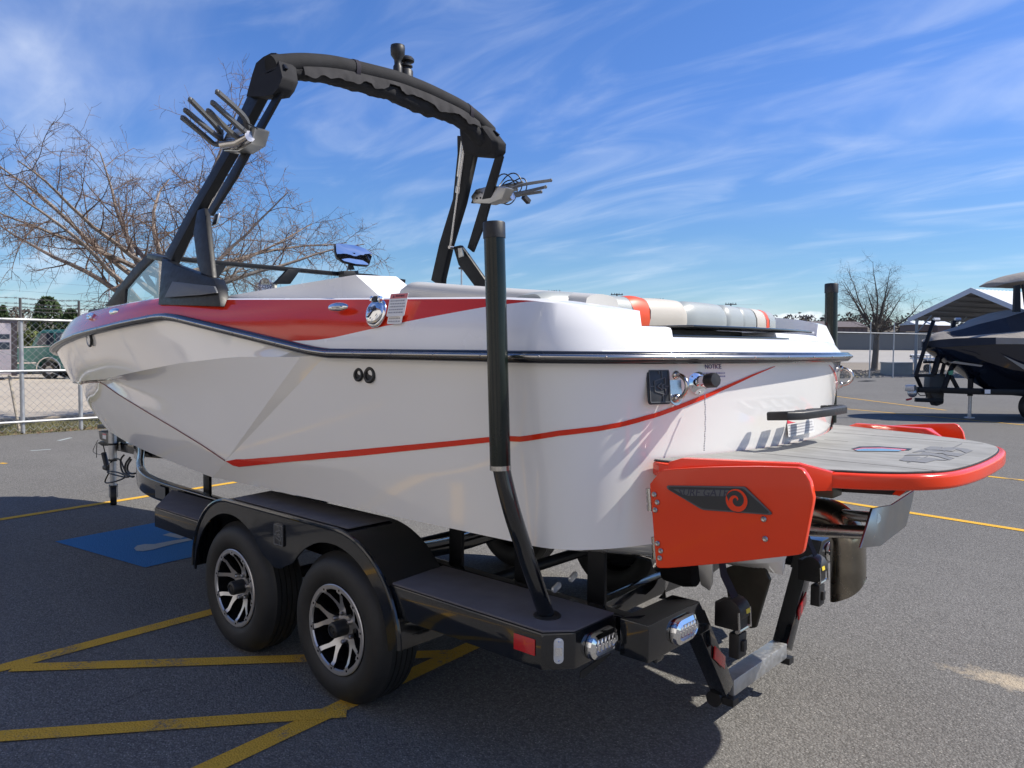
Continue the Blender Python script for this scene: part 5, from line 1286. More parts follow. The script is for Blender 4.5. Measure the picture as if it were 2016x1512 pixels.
lamp(frame((-1.532, .775, .612), (0, -1, 0), (0, 0, 1)), .175, .098); lamp(frame((-1.532, -.775, .612), (0, -1, 0), (0, 0, 1)), .175, .098)
def marker():
    g = G(); ex = Vector((-1.315 + 1.235, 1.145 - 1.232, 0)).normalized(); c_ = Vector((-1.275, 1.1885, .578)); n = Vector((-ex.y, ex.x, 0))
    M_ = frame(c_, ex, (0, 0, 1)); 
    g2 = G(); rp(g2, M_, .036, .092, .017, .006); g3 = G(); rp(g3, M_, .026, .030, .004, .007, .004); g3.ell(M_ @ Vector((0, .034, .006)), (.005, .005, .003), 8, 4); g3.ell(M_ @ Vector((0, -.034, .006)), (.005, .005, .003), 8, 4)
    return g2, g3
a_, b_ = marker(); 
for f in (lambda q: q, lambda q: q.mir()):
    o = build(f(a_), 'marker_lamp', M_lens, tr, bev=.002); build(f(b_), 'lamp_cell', M_led, o)
g = G(); g.prism([Vector((x, 1.2325, z)) for x, z in ((-1.105, .612), (-1.205, .612), (-1.205, .553), (-1.105, .553))], (0, .004, 0)); tpart(g, 'reflector', M_redlens, bev=.0015)
g = G(); g.prism([Vector(v) for v in ((-1.318, 1.11, .492), (-1.318, .93, .512), (-1.318, .92, .500), (-1.318, 1.10, .462), (-1.318, 1.115, .47))], (.004, 0, 0)); build(g, 'plate_tab', M_blacksatin, tr)
# small lamps on the rear crossmember
for (x, y) in ((1093, 1156), (1126, 1135)):
    p = S(x, y, X=-.985); g = G(); rp(g, frame((-.985, p.y, p.z), (0, -.8, .35), (0, .3, 1)), .055, .028, .013, .012); build(g, 'marker_lamp', M_lens, tr, bev=.003)
# guide poles
def pole(side):
    f = Vector((1, side, 1))
    if side > 0:
        a = Vector((-1.147, 1.095, .642)); b = S(1008, 1010, Y=1.34); c_ = S(985, 918, Y=1.365); d = S(972.5, 440, Y=1.38); 
    else:
        a = Vector((-1.147, -1.095, .642)); c_ = Vector((-1.30, -1.365, 1.22)); d = S(1637, 560, Y=-1.38); b = Vector((-1.20, -1.30, 1.0))
    P = [a, a.lerp(b, .45), a.lerp(b, .8), b, b.lerp(c_, .5), c_, c_.lerp(d, .08)]
    Q = []
    for i in range(len(P) - 1):
        for k in range(5): Q.append(P[i].lerp(P[i + 1], k / 5))
    Q.append(P[-1])
    for _ in range(10): Q = [Q[0]] + [(Q[i - 1] + Q[i] * 2 + Q[i + 1]) / 4 for i in range(1, len(Q) - 1)] + [Q[-1]]
    g = G(); g.tube(Q, .031, 18); o = build(g, 'guide_pole', M_blackgloss, tr)
    g = G(); g.tube([c_ + (d - c_).normalized() * .0, d], .036, 20); build(g, 'pole_sleeve', mat('pole_sleeve_black', (.006, .010, .008), .22, coat=.15, spec=.3, var=.25, vscale=5, rvar=.08), o)
    g = G(); u = (d - c_).normalized(); g.tube([d - u * .05, d, d + u * .004, d + u * .006], [.0385, .0385, .0365, .028], 20); build(g, 'pole_cap', M_blackplastic, o)
    if side > 0: g = G(); g.tube([c_ - u * .012, c_ + u * .004], .037, 18); build(g, 'sleeve_rim', M_steel, o)
    g = G(); g.lathe([(.052, 0), (.052, .005), (.044, .010), (.036, .010)], 20, Matrix.Translation((a.x, a.y, .648))); build(g, 'pole_grommet', M_blackplastic, o)
pole(1); pole(-1)
# ratchet tie-downs at the stern
def tiedown():
    c_ = Vector((-1.56, .43, .585)); out = []
    g = G(); g.box(c_ + Vector((0, 0, 0)), (.105, .085, .10)); g.tube([c_ + Vector((-.01, -.045, .02)), c_ + Vector((-.01, .045, .02))], .052, 16); out.append((g, 'retractor', M_blackplastic, .006))
    g = G(); a = S(1417, 1100, X=-1.56); P = [c_ + Vector((-.02, 0, .06)), Vector((-1.53, .44, .74)), Vector((-1.50, .45, .93))]; g.tube(P, .02, prof=[(-.026, -.0015), (.026, -.0015), (.026, .0015), (-.026, .0015)], up=(1, 0, 0)); out.append((g, 'tie_down_strap', M_strap, 0))
    g = G(); g.box(c_ + Vector((-.03, 0, -.115)), (.045, .07, .10)); g.box(c_ + Vector((-.055, 0, -.115)), (.02, .03, .045)); out.append((g, 'strap_handle', M_blackplastic, .006))
    g = G(); g.tube([c_ + Vector((-.055, -.05, .03)), c_ + Vector((-.06, -.05, -.05))], .005, 6); g.tube([c_ + Vector((-.055, .05, .03)), c_ + Vector((-.06, .05, -.05))], .005, 6); g.tube([c_ + Vector((-.05, -.052, -.05)), c_ + Vector((-.05, .052, -.05))], .008, 8); out.append((g, 'ratchet_bar', M_steel, 0))
    g = G(); M_ = frame(c_ + Vector((-.062, -.02, .022)), (0, -1, 0), (.2, 0, 1)); rp(g, M_, .034, .018, .003, .001); out.append((g, 'maker_label', M_yellowink, 0))
    return out
for g_, nm, m_, bv in tiedown():
    build(g_, nm, m_, tr, bev=bv); build(g_.mir(), nm, m_, tr, bev=bv)

# ------------------------------------------------------------------ wheels
def make_wheel(parent, loc):
    wl = empty('wheel', loc); wl.parent = parent; wl.location = Vector(loc) - ORG[parent]; ORG[wl] = Vector((0, 0, 0))   # wheel children in wheel-local space, outer side +Y
    R_, wd = .353, .205
    MY = Matrix.Rotation(-PI / 2, 4, 'X')                      # lathe axis -> +Y
    prof = [(.200, -.02), (.212, -.004), (.226, .006), (.255, .014), (.285, .012), (.310, .004), (.326, -.010), (.338, -.028), (.346, -.040)]
    x = -.040; 
    for k in range(4):
        x0 = -.050 - k * .030
        prof += [(.3515, x0 + .004), (.3525, x0 - .018), (.3525, x0 - .0185), (.3440, x0 - .020), (.3440, x0 - .025), (.3515, x0 - .0262)]
    prof += [(.346, -.190), (.330, -.212), (.300, -.225), (.255, -.228), (.215, -.21), (.200, -.19)]
    g = G(); g.lathe([(r, h) for r, h in prof], 72, MY, cap=False)
    o = build(g, 'tyre', M_tyre, wl, ang=30)
    g = G(); g.lathe([(.208, -.004), (.2095, .001), (.206, .004), (.188, .003), (.184, -.004), (.186, -.02), (.180, -.14), (.06, -.15), (.0, -.15)], 64, MY, mis=[0, 0, 0, 0, 1, 1, 1, 1], cap=False); rim = build(g, 'rim', [M_alu, M_rimblack], wl, ang=35)
    # six forked spokes, machined on the face
    g = G()
    for k in range(5):
        a0 = k * PI * .4 + .26
        def P(r, da, h): return Vector((r * math.cos(a0 + da), h, r * math.sin(a0 + da)))
        zc, zm, zr = -.052, -.040, -.001
        for s_ in (1, -1):
            arm = [(P(.045, -.0 * s_, zc), P(.045, .55 * s_, zc)), (P(.085, .0, zc + .005), P(.085, .30 * s_, zc + .005)), (P(.108, .0, zm + .004), P(.112, .27 * s_, zm + .004)), (P(.124, .10 * s_, zm + .010), P(.130, .29 * s_, zm + .012)), (P(.163, .235 * s_, zr - .012), P(.163, .365 * s_, zr - .012)), (P(.174, .245 * s_, zr), P(.174, .375 * s_, zr)), (P(.194, .245 * s_, zr + .002), P(.194, .385 * s_, zr + .002))]
            A_ = [p for p, q in arm]; B_ = [q for p, q in arm]; dn = Vector((0, -.022, 0))
            g.grid([A_, B_], 0); g.grid([A_, [p + dn for p in A_]], 1); g.grid([B_, [p + dn for p in B_]], 1); g.add([A_[0], B_[0], B_[0] + dn, A_[0] + dn], [(0, 1, 2, 3)], 1)
            # tab with a bolt hole at the lip
            c_ = P(.1905, .314 * s_, .0032); 
            ex = P(1, .314 * s_ + PI / 2, 0); ey = P(1, .314 * s_, 0); ex.y = ey.y = 0
            M_ = frame(c_, ex, ey)
            pr = [M_ @ Vector((x_, y_, 0)) for x_, y_ in ((-.017, -.012), (.017, -.012), (.022, .008), (-.022, .008))]; g.prism(pr, (0, -.010, 0), 0, 1)
            g.lathe([(.0058, .0), (.0058, .0009), (0, .0009)], 10, Matrix.Translation(c_) @ MY, 1)
    g.lathe([(.060, zc - .02), (.060, zc + .0), (.04, zc + .002), (.0, zc + .002)], 30, MY, 0)
    build(g, 'spokes', [M_alu, M_rimblack], wl, ang=30)
    g = G(); g.lathe([(.038, -.055), (.037, .010), (.034, .018), (.024, .022), (.022, .016), (.014, .016), (.012, .020), (0, .020)], 26, MY); build(g, 'hub_cap', M_blackplastic, wl, ang=40)
    g = G()
    for k in range(6):
        a = k * PI / 3 + .55; g.lathe([(.012, -.055), (.0115, -.034), (.008, -.028), (0, -.027)], 6, Matrix.Translation((.066 * math.cos(a), 0, .066 * math.sin(a))) @ MY)
    tag(build(g, 'lug_nut', M_bolt, wl), kind='stuff')
    return wl
w0 = make_wheel(tr, (0, YW, HUBZ))
def dup_wheel(loc, rz=0, spin=0.0):
    c_ = w0.copy(); COL.objects.link(c_); c_.parent = tr; c_.location = Vector(loc) - Vector((.45, 0, 0)); c_.rotation_euler = (0, spin, rz)
    for k in w0.children: d_ = k.copy(); COL.objects.link(d_); d_.parent = c_
    return c_
w0.rotation_euler = (0, .10, 0)
dup_wheel((AX, YW, HUBZ), 0, -.28); dup_wheel((0, -YW, HUBZ), PI, .4); dup_wheel((AX, -YW, HUBZ), PI, 1.1)
# ------------------------------------------------------------------ tongue jack, coupler, wiring
jx, jy = 5.42, .095
g = G(); g.tube([Vector((jx, jy, .48)), Vector((jx, jy, .80))], .040, 18); g.tube([Vector((jx, jy, .20)), Vector((jx, jy, .49))], .032, 18); jk = build(g, 'tongue_jack', M_galv, tr, ang=45)
g = G(); g.tube([Vector((jx, jy, .455)), Vector((jx, jy, .475))], .043, 16); g.tube([Vector((jx, jy, .62)), Vector((jx, jy, .64))], .044, 16); g.tube([Vector((jx, jy, .185)), Vector((jx, jy, .205))], .038, 16); build(g, 'jack_collar', M_blackplastic, jk)
g = G(); JR = Vector((-.367, -.93, 0)); wa = JR * .030; g.tube([Vector((jx, jy, .095)) - wa, Vector((jx, jy, .095)) + wa], .097, 22); build(g, 'jack_wheel', M_blackplastic, jk, bev=.008)
g = G(); RJ = Matrix.Rotation(math.atan2(-.93, -.367), 3, 'Z')
for s_ in (-1, 1): g.box(Vector((jx, jy, .145)) + Vector((-.367, -.93, 0)) * (.038 * s_), (.008, .06, .13), RJ)
g.box((jx, jy, .205), (.085, .06, .010), RJ); build(g, 'wheel_fork', M_galv, jk)
g = G(); P = SL([(193.5, 848), (205, 851), (226, 853), (222.5, 886), (216, 880), (210, 872), (196, 865)], Y=.06); g.prism(P, (0, -.12, 0)); cp = build(g, 'brake_coupler', mat('coupler_grey', (.15, .145, .13), .5, metal=.3, var=.1), tr, bev=.008)
g = G(); P = SL([(191, 836), (209, 837), (216, 843), (191, 844)], Y=.05); g.prism(P, (0, -.10, 0)); build(g, 'coupler_cap', M_blackplastic, cp, bev=.008)
g = G(); P = SL([(202, 853), (209, 854), (209, 865), (202, 863)], Y=.0615); g.prism(P, (0, .001, 0)); build(g, 'coupler_label', M_label, cp, smooth=False)
g = G(); P = SL([(202, 853.2), (209, 854.2), (209, 857), (202, 856)], Y=.0628); g.prism(P, (0, .0008, 0)); build(g, 'label_band', M_labelred, cp, smooth=False)
g = G(); P = SL([(190, 872), (198, 868), (213, 872), (212, 878), (200, 878)], Y=.05); g.prism(P, (0, -.09, 0)); build(g, 'coupler_jaw', M_blackplastic, cp, bev=.01)
g = G(); g.tube(SL([(204, 892), (211, 920)], Y=.08), .026, 12); g.tube(SL([(207, 920), (213, 922)], Y=.08), .03, 10); g.tube(SL([(203, 876), (207, 892)], Y=.08), .006, 8); build(g, 'trailer_plug', M_blackplastic, tr)
def wire(px, Yy, r, nm='trailer_wire', m=None):
    P = SL(px, Y=Yy); Q = []
    for i in range(len(P) - 1):
        for k in range(5): Q.append(P[i].lerp(P[i + 1], k / 5))
    Q.append(P[-1])
    for _ in range(6): Q = [Q[0]] + [(Q[i - 1] + Q[i] * 2 + Q[i + 1]) / 4 for i in range(1, len(Q) - 1)] + [Q[-1]]
    g = G(); g.tube(Q, r, 7); build(g, nm, m or M_blackplastic, tr)
wire([(213, 918), (222, 905), (226, 902), (238, 904), (246, 930), (258, 937), (250, 941), (222, 934), (210, 930), (213, 927), (235, 930), (252, 939), (228, 948), (208, 952), (206, 947), (214, 932)], .12, .008)
wire([(256, 901), (247, 912), (245, 926), (252, 937), (262, 939)], .2, .010); wire([(258, 905), (251, 915), (250, 927), (257, 933), (266, 932)], .2, .010); wire([(264, 938), (247, 937), (238, 925), (237, 903), (244, 896)], .18, .009)
wire([(193, 866), (183, 885), (183, 890), (190, 894), (202, 895)], .1, .003); wire([(191, 873), (190, 884), (190, 901)], .1, .004)
g = G(); g.box((4.9, 0, .72), (.10, .09, .30)); g.box((4.88, 0, .93), (.16, .12, .14)); build(g, 'winch_post', M_blackgloss, tr, bev=.006)
for x0, x1 in ((291, 303), (306, 312)):
    pass
for X_, w_ in ((2.55, .16), (2.30, .10)):
    g = G(); g.prism([Vector((X_, .8515, .545)), Vector((X_ + w_, .8515, .545)), Vector((X_ + w_, .8515, .635)), Vector((X_, .8515, .635))], (0, .0015, 0)); build(g, 'data_plate', mat('data_plate_grey', (.09, .095, .10), .5), tr, smooth=False)
g = G(); g.tube([Vector((-1.4, .785, .50)), Vector((-.4, .783, .492)), Vector((.4, .785, .50)), Vector((1.6, .785, .505)), Vector((2.5, .775, .515))], .008, 6); build(g, 'brake_line', M_blackplastic, tr)
# leaf plate on the tongue sides
g = G(); g.prism(SL([(331, 955), (358, 946), (359, 951), (333, 960)], Y=.70), (0, .002, 0))

# ================================================================== SURROUNDINGS
M_bark = mat('pale_bark', (.23, .19, .16), .9, var=.3, vscale=6, bump=.004, bscale=40, spec=.2)
M_twig = mat('red_brown_twigs', (.14, .10, .08), .9, var=.25, vscale=3, spec=.2)
M_bark2 = mat('dark_bark', (.085, .075, .066), .9, var=.3, vscale=3, bump=.01, bscale=20, spec=.2)
M_alupost = mat('galvanised_fence', (.40, .41, .415), .5, metal=.6, var=.15, vscale=5, rvar=.1)
M_wire = mat('galvanised_wire', (.36, .37, .375), .5, metal=.4)
M_rust = mat('dark_fence_post', (.10, .095, .095), .6, metal=.4, var=.2, vscale=8)
def tree(name, label, group, base, H, fork, nlimb, limb_len, seed, r0, spreadz, nl, ns, ntw, twl, m1, m2, droop=.0, lat=.34, sub=.16):
    rnd = random.Random(seed); tk = G(); cr = G()
    def tube(g_, pts, ra, rb, n): g_.tube(pts, [ra + (rb - ra) * i / (len(pts) - 1) for i in range(len(pts))], n, caps=False)
    def walk(p, d, L_, n, curve, up):
        pts = [p.copy()]; d = d.normalized()
        for i in range(n):
            d = (d + Vector((rnd.uniform(-1, 1), rnd.uniform(-1, 1), rnd.uniform(-1, 1))) * curve + Vector((0, 0, up))).normalized(); p = p + d * (L_ / n); pts.append(p.copy())
        return pts
    def perp(d):
        v = Vector((rnd.gauss(0, 1), rnd.gauss(0, 1), rnd.gauss(0, 1))); v -= d * v.dot(d); return v.normalized()
    t0 = walk(Vector(base), Vector((0, 0, 1)), fork, 7, .05, .1); tube(tk, t0, r0, r0 * .72, 12)
    # root flare
    tk.tube([Vector(base) - Vector((0, 0, .1)), Vector(base) + Vector((0, 0, .25))], [r0 * 1.5, r0], 12, caps=False)
    for k in range(nlimb):
        st = t0[-1 - (k % 3)] if k else t0[-1]
        az = 2 * PI * k / nlimb + rnd.uniform(-.3, .3); el = rnd.uniform(*spreadz)
        d = Vector((math.cos(az) * math.cos(el), math.sin(az) * math.cos(el), math.sin(el)))
        L_ = limb_len * rnd.uniform(.8, 1.15) * (1 if el < 1.0 else 1.1); ra = r0 * rnd.uniform(.30, .44)
        P = walk(st, d, L_, 12, .13, .03 - droop); tube(tk, P, ra, .012, 7)
        for q in range(nl):
            u = .16 + .84 * (q + rnd.random()) / nl; i = min(11, int(u * 12)); b = P[i].lerp(P[i + 1], u * 12 - i)
            dd = (P[i + 1] - P[i]).normalized(); d2 = (dd * rnd.uniform(.5, 1.0) + perp(dd) * .9).normalized(); L2 = limb_len * lat * rnd.uniform(.55, 1.2) * (1.15 - .55 * u)
            r2 = max(.007, ra * .42 * (1 - .75 * u)); P2 = walk(b, d2, L2, 7, .20, .02 - droop); tube(cr, P2, r2, .005, 5)
            for q2 in range(ns):
                u2 = .2 + .8 * (q2 + rnd.random()) / ns; i2 = min(6, int(u2 * 7)); b2 = P2[i2].lerp(P2[i2 + 1], u2 * 7 - i2)
                d3d = (P2[i2 + 1] - P2[i2]).normalized(); d3 = (d3d * rnd.uniform(.3, .9) + perp(d3d)).normalized(); L3 = limb_len * sub * rnd.uniform(.5, 1.25) * (1.1 - .4 * u2)
                P3 = walk(b2, d3, L3, 4, .28, .0 - droop * 2); tube(cr, P3, .0058, .0032, 3)
                for q3 in range(ntw):
                    u3 = .15 + .85 * rnd.random(); i3 = min(3, int(u3 * 4)); b3 = P3[i3].lerp(P3[i3 + 1], u3 * 4 - i3)
                    d4 = ((P3[i3 + 1] - P3[i3]).normalized() * .6 + perp((P3[i3 + 1] - P3[i3]).normalized())).normalized(); P4 = walk(b3, d4, twl * rnd.uniform(.5, 1.3), 2, .35, -.05 - droop); tube(cr, P4, .0036, .0022, 3)
    e = empty(name, tuple(base)); tag(e, label, 'tree', group)
    build(tk, 'trunk', m1, e, recalc=False); build(cr, 'crown', m2, e, recalc=False); return e
tree('bare_tree', 'large bare spreading tree with fine reddish twigs behind the left fence', None, GP(300, 17.5), 8, 3.2, 16, 4.35, 42, .18, (.06, 1.22), 11, 9, 5, .22, M_bark, M_twig, droop=.010)
tree('bare_tree', 'small bare dark tree standing alone behind the far right fence', None, GP(1722, 63), 10, 3.4, 13, 5.0, 31, .27, (.55, 1.42), 11, 7, 3, .4, M_bark2, M_bark2, lat=.36, sub=.17)

# chain-link fence
def fence(name, label, X, y0, y1, posts, zt, zrails, zpost, pitch, wr, barbed, rpost=.038, zmesh=.05, xf=None):
    fx = xf or (lambda v: v)
    e = empty(name, tuple(fx(Vector((X, (y0 + y1) / 2, 0))))); tag(e, label, 'fence')
    for y in posts:
        g = G(); g.tube([fx(Vector((X, y, 0))), fx(Vector((X, y, zt + .03)))], rpost, 10); build(g, 'post', M_alupost, e)
        if barbed:
            g = G(); g.tube([fx(Vector((X, y, zt + .03))), fx(Vector((X, y, zpost)))], rpost * .62, 8); build(g, 'barb_arm', M_rust, e)
        else:
            g = G(); g.tube([fx(Vector((X, y, zt + .03))), fx(Vector((X, y, zpost)))], rpost * .8, 8); g.ell(fx(Vector((X, y, zpost))), (rpost, rpost, rpost), 8, 6); build(g, 'post_cap', M_alupost, e)
    for z in zrails:
        g = G(); g.tube([fx(Vector((X - .045, y0, z))), fx(Vector((X - .045, y1, z)))], .024, 8); build(g, 'rail', M_alupost, e)
        for y in np.arange(y0 + .6, y1, 2.4):
            pass
    g = G(); w_ = pitch / 2; n = int((y1 - y0) / w_); nz = int((zt - zmesh) / w_)
    for k in range(n):
        g.tube([fx(Vector((X + (.003 if j % 2 else -.003), y0 + w_ * (k + ((j + k) % 2)), zmesh + j * w_))) for j in range(nz + 1)], wr, 5, caps=False)
    tag(build(g, 'chain_link_mesh', M_wire, e, recalc=False), kind='stuff')
    if barbed:
        for z in barbed:
            g = G(); ps = sorted(posts); pts = []
            for a, b in zip(ps[:-1], ps[1:]):
                for t in np.linspace(0, 1, 9)[:-1]: pts.append(fx(Vector((X, a + (b - a) * t, z - .02 * math.sin(PI * t)))))
            pts.append(fx(Vector((X, ps[-1], z)))); g.tube(pts, .0045, 4, caps=False)
            for a, b in zip(pts[:-1], pts[1:]):
                for t in (.2, .6):
                    c_ = a.lerp(b, t); g.tube([c_ + Vector((.02, .015, .02)), c_ - Vector((.02, .015, .02))], .0035, 3); g.tube([c_ + Vector((-.02, -.015, .02)), c_ - Vector((-.02, -.015, .02))], .0035, 3)
            build(g, 'barbed_wire', M_rust, e, recalc=False)
    return e
yA, yB = S(42, 700, X=FX).y, S(157, 700, X=FX).y
zT, zM, zB = S(70, 630, X=FX).z, S(70, 730, X=FX).z, S(100, 827, X=FX).z
zP1 = S(34, 586, X=FX).z
bz = [S(60, y, X=FX).z for y in (587.5, 598, 605, 612)]
LF = fence('chain_link_fence', 'galvanised chain-link fence with barbed wire on top at the left edge of the lot', FX, -9.5, 5.5, [yA, yB, yB - 3.0, yB - 6.0, yA + 3.0, yA + 6.0], zT, [zT, zM, zB], zP1, .13, .0034, bz)
g = G(); g.tube(SL([(0, 692), (40, 704), (85, 727), (140, 748)], X=FX + .03), .006, 5); build(g, 'brace_wire', M_wire, LF)
# wooden stake leaning behind it
g = G(); a, b = S(37.5, 810, X=14.0), S(18, 739, X=14.1); a.z = -.02; g.tube([a, b], .028, 7); tag(build(g, 'wooden_stake', mat('bleached_wood', (.42, .37, .30), .9, var=.2)), 'pale wooden stake leaning against the left fence from behind', 'stake')
# right fence along the far edge of the lot
pa, pb = GP(1713, 47.0), GP(1836, 49.5); u_ = (pb - pa).normalized()
def fxr(v):      # fence coordinates: y runs along the line
    q = pa + u_ * v.y; return Vector((q.x, q.y, v.z))
d45 = (pb - pa).length
zrt = S(1750, 656.5, D=48).z
fence('chain_link_fence', 'thin chain-link fence with pale top rail beyond the lot on the right', 0, -9, 14, [-9, -5, 0, S(1757, 745, D=48).to_2d().__sub__(pa.to_2d()).length, 5.5, 9, 14], zrt, [zrt], zrt + .62, .20, .003, None, xf=fxr)

# leaf litter and grass tufts under the left fence
rnd = random.Random(5); g = G()
for k in range(1500):
    c_ = Vector((FX + rnd.gauss(-.03, .16), rnd.uniform(-9, 5), .008 + rnd.random() * .03)); a = rnd.uniform(0, 6.28); s_ = rnd.uniform(.012, .035)
    u = Vector((math.cos(a), math.sin(a), rnd.uniform(-.5, .5))) * s_; w_ = Vector((-math.sin(a), math.cos(a), rnd.uniform(-.5, .5))) * s_ * .6; g.add([c_ - u, c_ + w_, c_ + u, c_ - w_], [(0, 1, 2, 3)])
tag(build(g, 'leaf_litter', mat('dry_leaves', (.16, .10, .055), .9, var=.4, vscale=30), recalc=False), kind='stuff')
g = G()
for k in range(9000):
    c_ = Vector((rnd.uniform(FX + .1, 16.2), rnd.uniform(-9, 4), -.05)); a = rnd.uniform(0, 6.28); h_ = rnd.uniform(.03, .11); u = Vector((math.cos(a), math.sin(a), 0)) * .006
    g.add([c_ - u, c_ + u, c_ + Vector((rnd.uniform(-.04, .04), rnd.uniform(-.04, .04), h_))], [(0, 1, 2)])
tag(build(g, 'grass', mat('dry_grass_blades', (.17, .16, .065), .9, var=.4, vscale=3), recalc=False), kind='stuff')
# loose gravel on the verge beyond the right fence
g = G()
for k in range(2600):
    q = pa + u_ * rnd.uniform(-9, 14); dd = Vector((q.x - CAM[0], q.y - CAM[1], 0)).normalized(); q = q + dd * rnd.uniform(.3, 22); s_ = rnd.uniform(.03, .13); R_ = Matrix.Rotation(rnd.uniform(0, 6), 3, 'Z')
    g.box((q.x, q.y, -.04 + s_ * .3), (s_ * 1.5, s_, s_ * .8), R_)
tag(build(g, 'rubble', mat('grey_rubble', (.24, .215, .185), .95, var=.4, vscale=5), recalc=False), kind='stuff')

# ------------------------------------------------------------------ green pickup, pale camper, evergreens beyond the left fence
M_green = mat('dark_green_car_paint', (.022, .15, .125), .3, coat=.4, var=.05); M_carglass = mat('car_window', (.02, .03, .045), .08, coat=.5); M_chr = mat('car_trim', (.62, .61, .58), .25, metal=.8)
DT = 37.5
def Tp(px, py, d=0.0): return S(px, py, D=DT + d)
pk = empty('pickup_truck', tuple(GP(95, DT))); ORG[pk] = GP(95, DT); tag(pk, 'dark green pickup truck with pale wheels parked beyond the left fence', 'truck')
dv = Vector((FWD[0], FWD[1], 0)).normalized() * 1.75
g = G(); body = [Tp(14, 727), Tp(12, 700), Tp(14, 684), Tp(40, 682.5), (Tp(112, 680)), Tp(236, 681), Tp(238, 700), Tp(236, 729), Tp(214, 730)]
def arc_px(cx, cy, r, a0, a1, n=9): return [Tp(cx + r * math.cos(a), cy - r * math.sin(a)) for a in np.linspace(math.radians(a0), math.radians(a1), n)]
body += arc_px(193, 727, 21, 0, 180) + [Tp(160, 731), Tp(125, 731)] + arc_px(96, 727, 23, 0, 180) + [Tp(40, 729)]
g.prism(body, dv); build(g, 'body', M_green, pk, bev=.04, seg=2)
g = G(); cab = [Tp(58, 682), Tp(72, 655), Tp(80, 649.5), Tp(130, 648.5), Tp(152, 651), Tp(156, 682)]; g.prism([p + dv * .06 for p in cab], dv * .88); build(g, 'cab', M_green, pk, bev=.05)
for w_ in ([Tp(70, 679), Tp(80, 656), Tp(103, 655), Tp(104, 679)], [Tp(108, 679), Tp(108, 655), Tp(142, 655), Tp(147, 679)]):
    g = G(); g.prism([p + dv * .05 for p in w_], dv * -.02); build(g, 'window', M_carglass, pk)
g = G(); g.prism([p + dv * .0 for p in (Tp(14, 714), Tp(72, 713), Tp(72, 715.5), Tp(14, 716.5))], dv * -.02); g.prism([Tp(14, 684), Tp(112, 680.5), Tp(112, 682.5), Tp(14, 686)], dv * -.02); build(g, 'side_trim', M_chr, pk)
g = G(); pts = arc_px(96, 727, 23.5, 0, 180, 15); g.tube([p - dv * .01 for p in pts], .03, 6); build(g, 'arch_trim', M_chr, pk)
ex_ = RH
for cx in (96, 193):
    c_ = Tp(cx, 728) + dv * .02; c_.z = .42; wl = empty('wheel', tuple(c_)); wl.parent = pk; wl.location = c_ - ORG[pk]; ORG[wl] = Vector((0, 0, 0))
    Mw = frame((0, 0, 0), RH, (0, 0, 1)); g = G(); g.lathe([(.20, .02), (.26, .03), (.40, .01), (.42, -.04), (.42, -.22), (.3, -.25)], 36, Mw, cap=False); build(g, 'tyre', M_tyre, wl)
    g = G(); g.lathe([(.255, .025), (.24, .0), (.12, -.03), (.07, .03), (0, .035)], 28, Mw, cap=False); build(g, 'rim', mat('pale_rim', (.55, .53, .48), .4, metal=.5), wl)
    c2 = bpy.data.objects.new('wheel', None); COL.objects.link(c2); c2.parent = pk; c2.location = wl.location + dv * .92; c2.rotation_euler = (0, 0, PI)
    for k in wl.children: d_ = k.copy(); COL.objects.link(d_); d_.parent = c2
# pale camper with a dark corner post
DC = 36.0
def Cp(px, py, d=0.0): return S(px, py, D=DC + d)
cpn = empty('camper', tuple(GP(0, DC))); ORG[cpn] = GP(0, DC); tag(cpn, 'pale pink and white camper with dark window bands left of the green pickup', 'camper')
dv2 = (GP(24, 40) - Vector((CAM[0], CAM[1], 0))).normalized() * 2.3
g = G(); g.prism([Cp(-190, 737), Cp(-190, 632), Cp(20, 634), Cp(22, 640), Cp(22, 737)], dv2); build(g, 'shell', mat('camper_pale', (.80, .70, .67), .5, var=.05), cpn, bev=.04)
g = G(); g.prism([Cp(22.5, 740), Cp(22.5, 633), Cp(34, 633), Cp(34, 740)], dv2 * .1); build(g, 'corner_post', mat('brown_post', (.13, .10, .09), .7), cpn)
for (x0, y0, x1, y1) in ((-60, 658, 19, 668), (-60, 674, 19, 688), (-150, 660, -80, 690)):
    g = G(); g.prism([Cp(x0, y1, -.02), Cp(x0, y0, -.02), Cp(x1, y0, -.02), Cp(x1, y1, -.02)], dv2 * .012); build(g, 'window_band', mat('camper_window', (.05, .06, .075), .2), cpn)
g = G(); g.prism([Cp(-190, 634, -.03), Cp(-190, 629.5, -.03), Cp(34, 631, -.03), Cp(34, 636, -.03)], dv2 * 1.02); build(g, 'roof', mat('camper_roof', (.14, .12, .12), .7), cpn)
for x in (-120, -60):
    c_ = GP(x, DC + .1); c_.z = .33; g = G(); g.lathe([(.12, .02), (.33, .02), (.34, -.2)], 20, frame(c_, RH, (0, 0, 1)), cap=True); build(g, 'wheel', M_tyre, cpn)
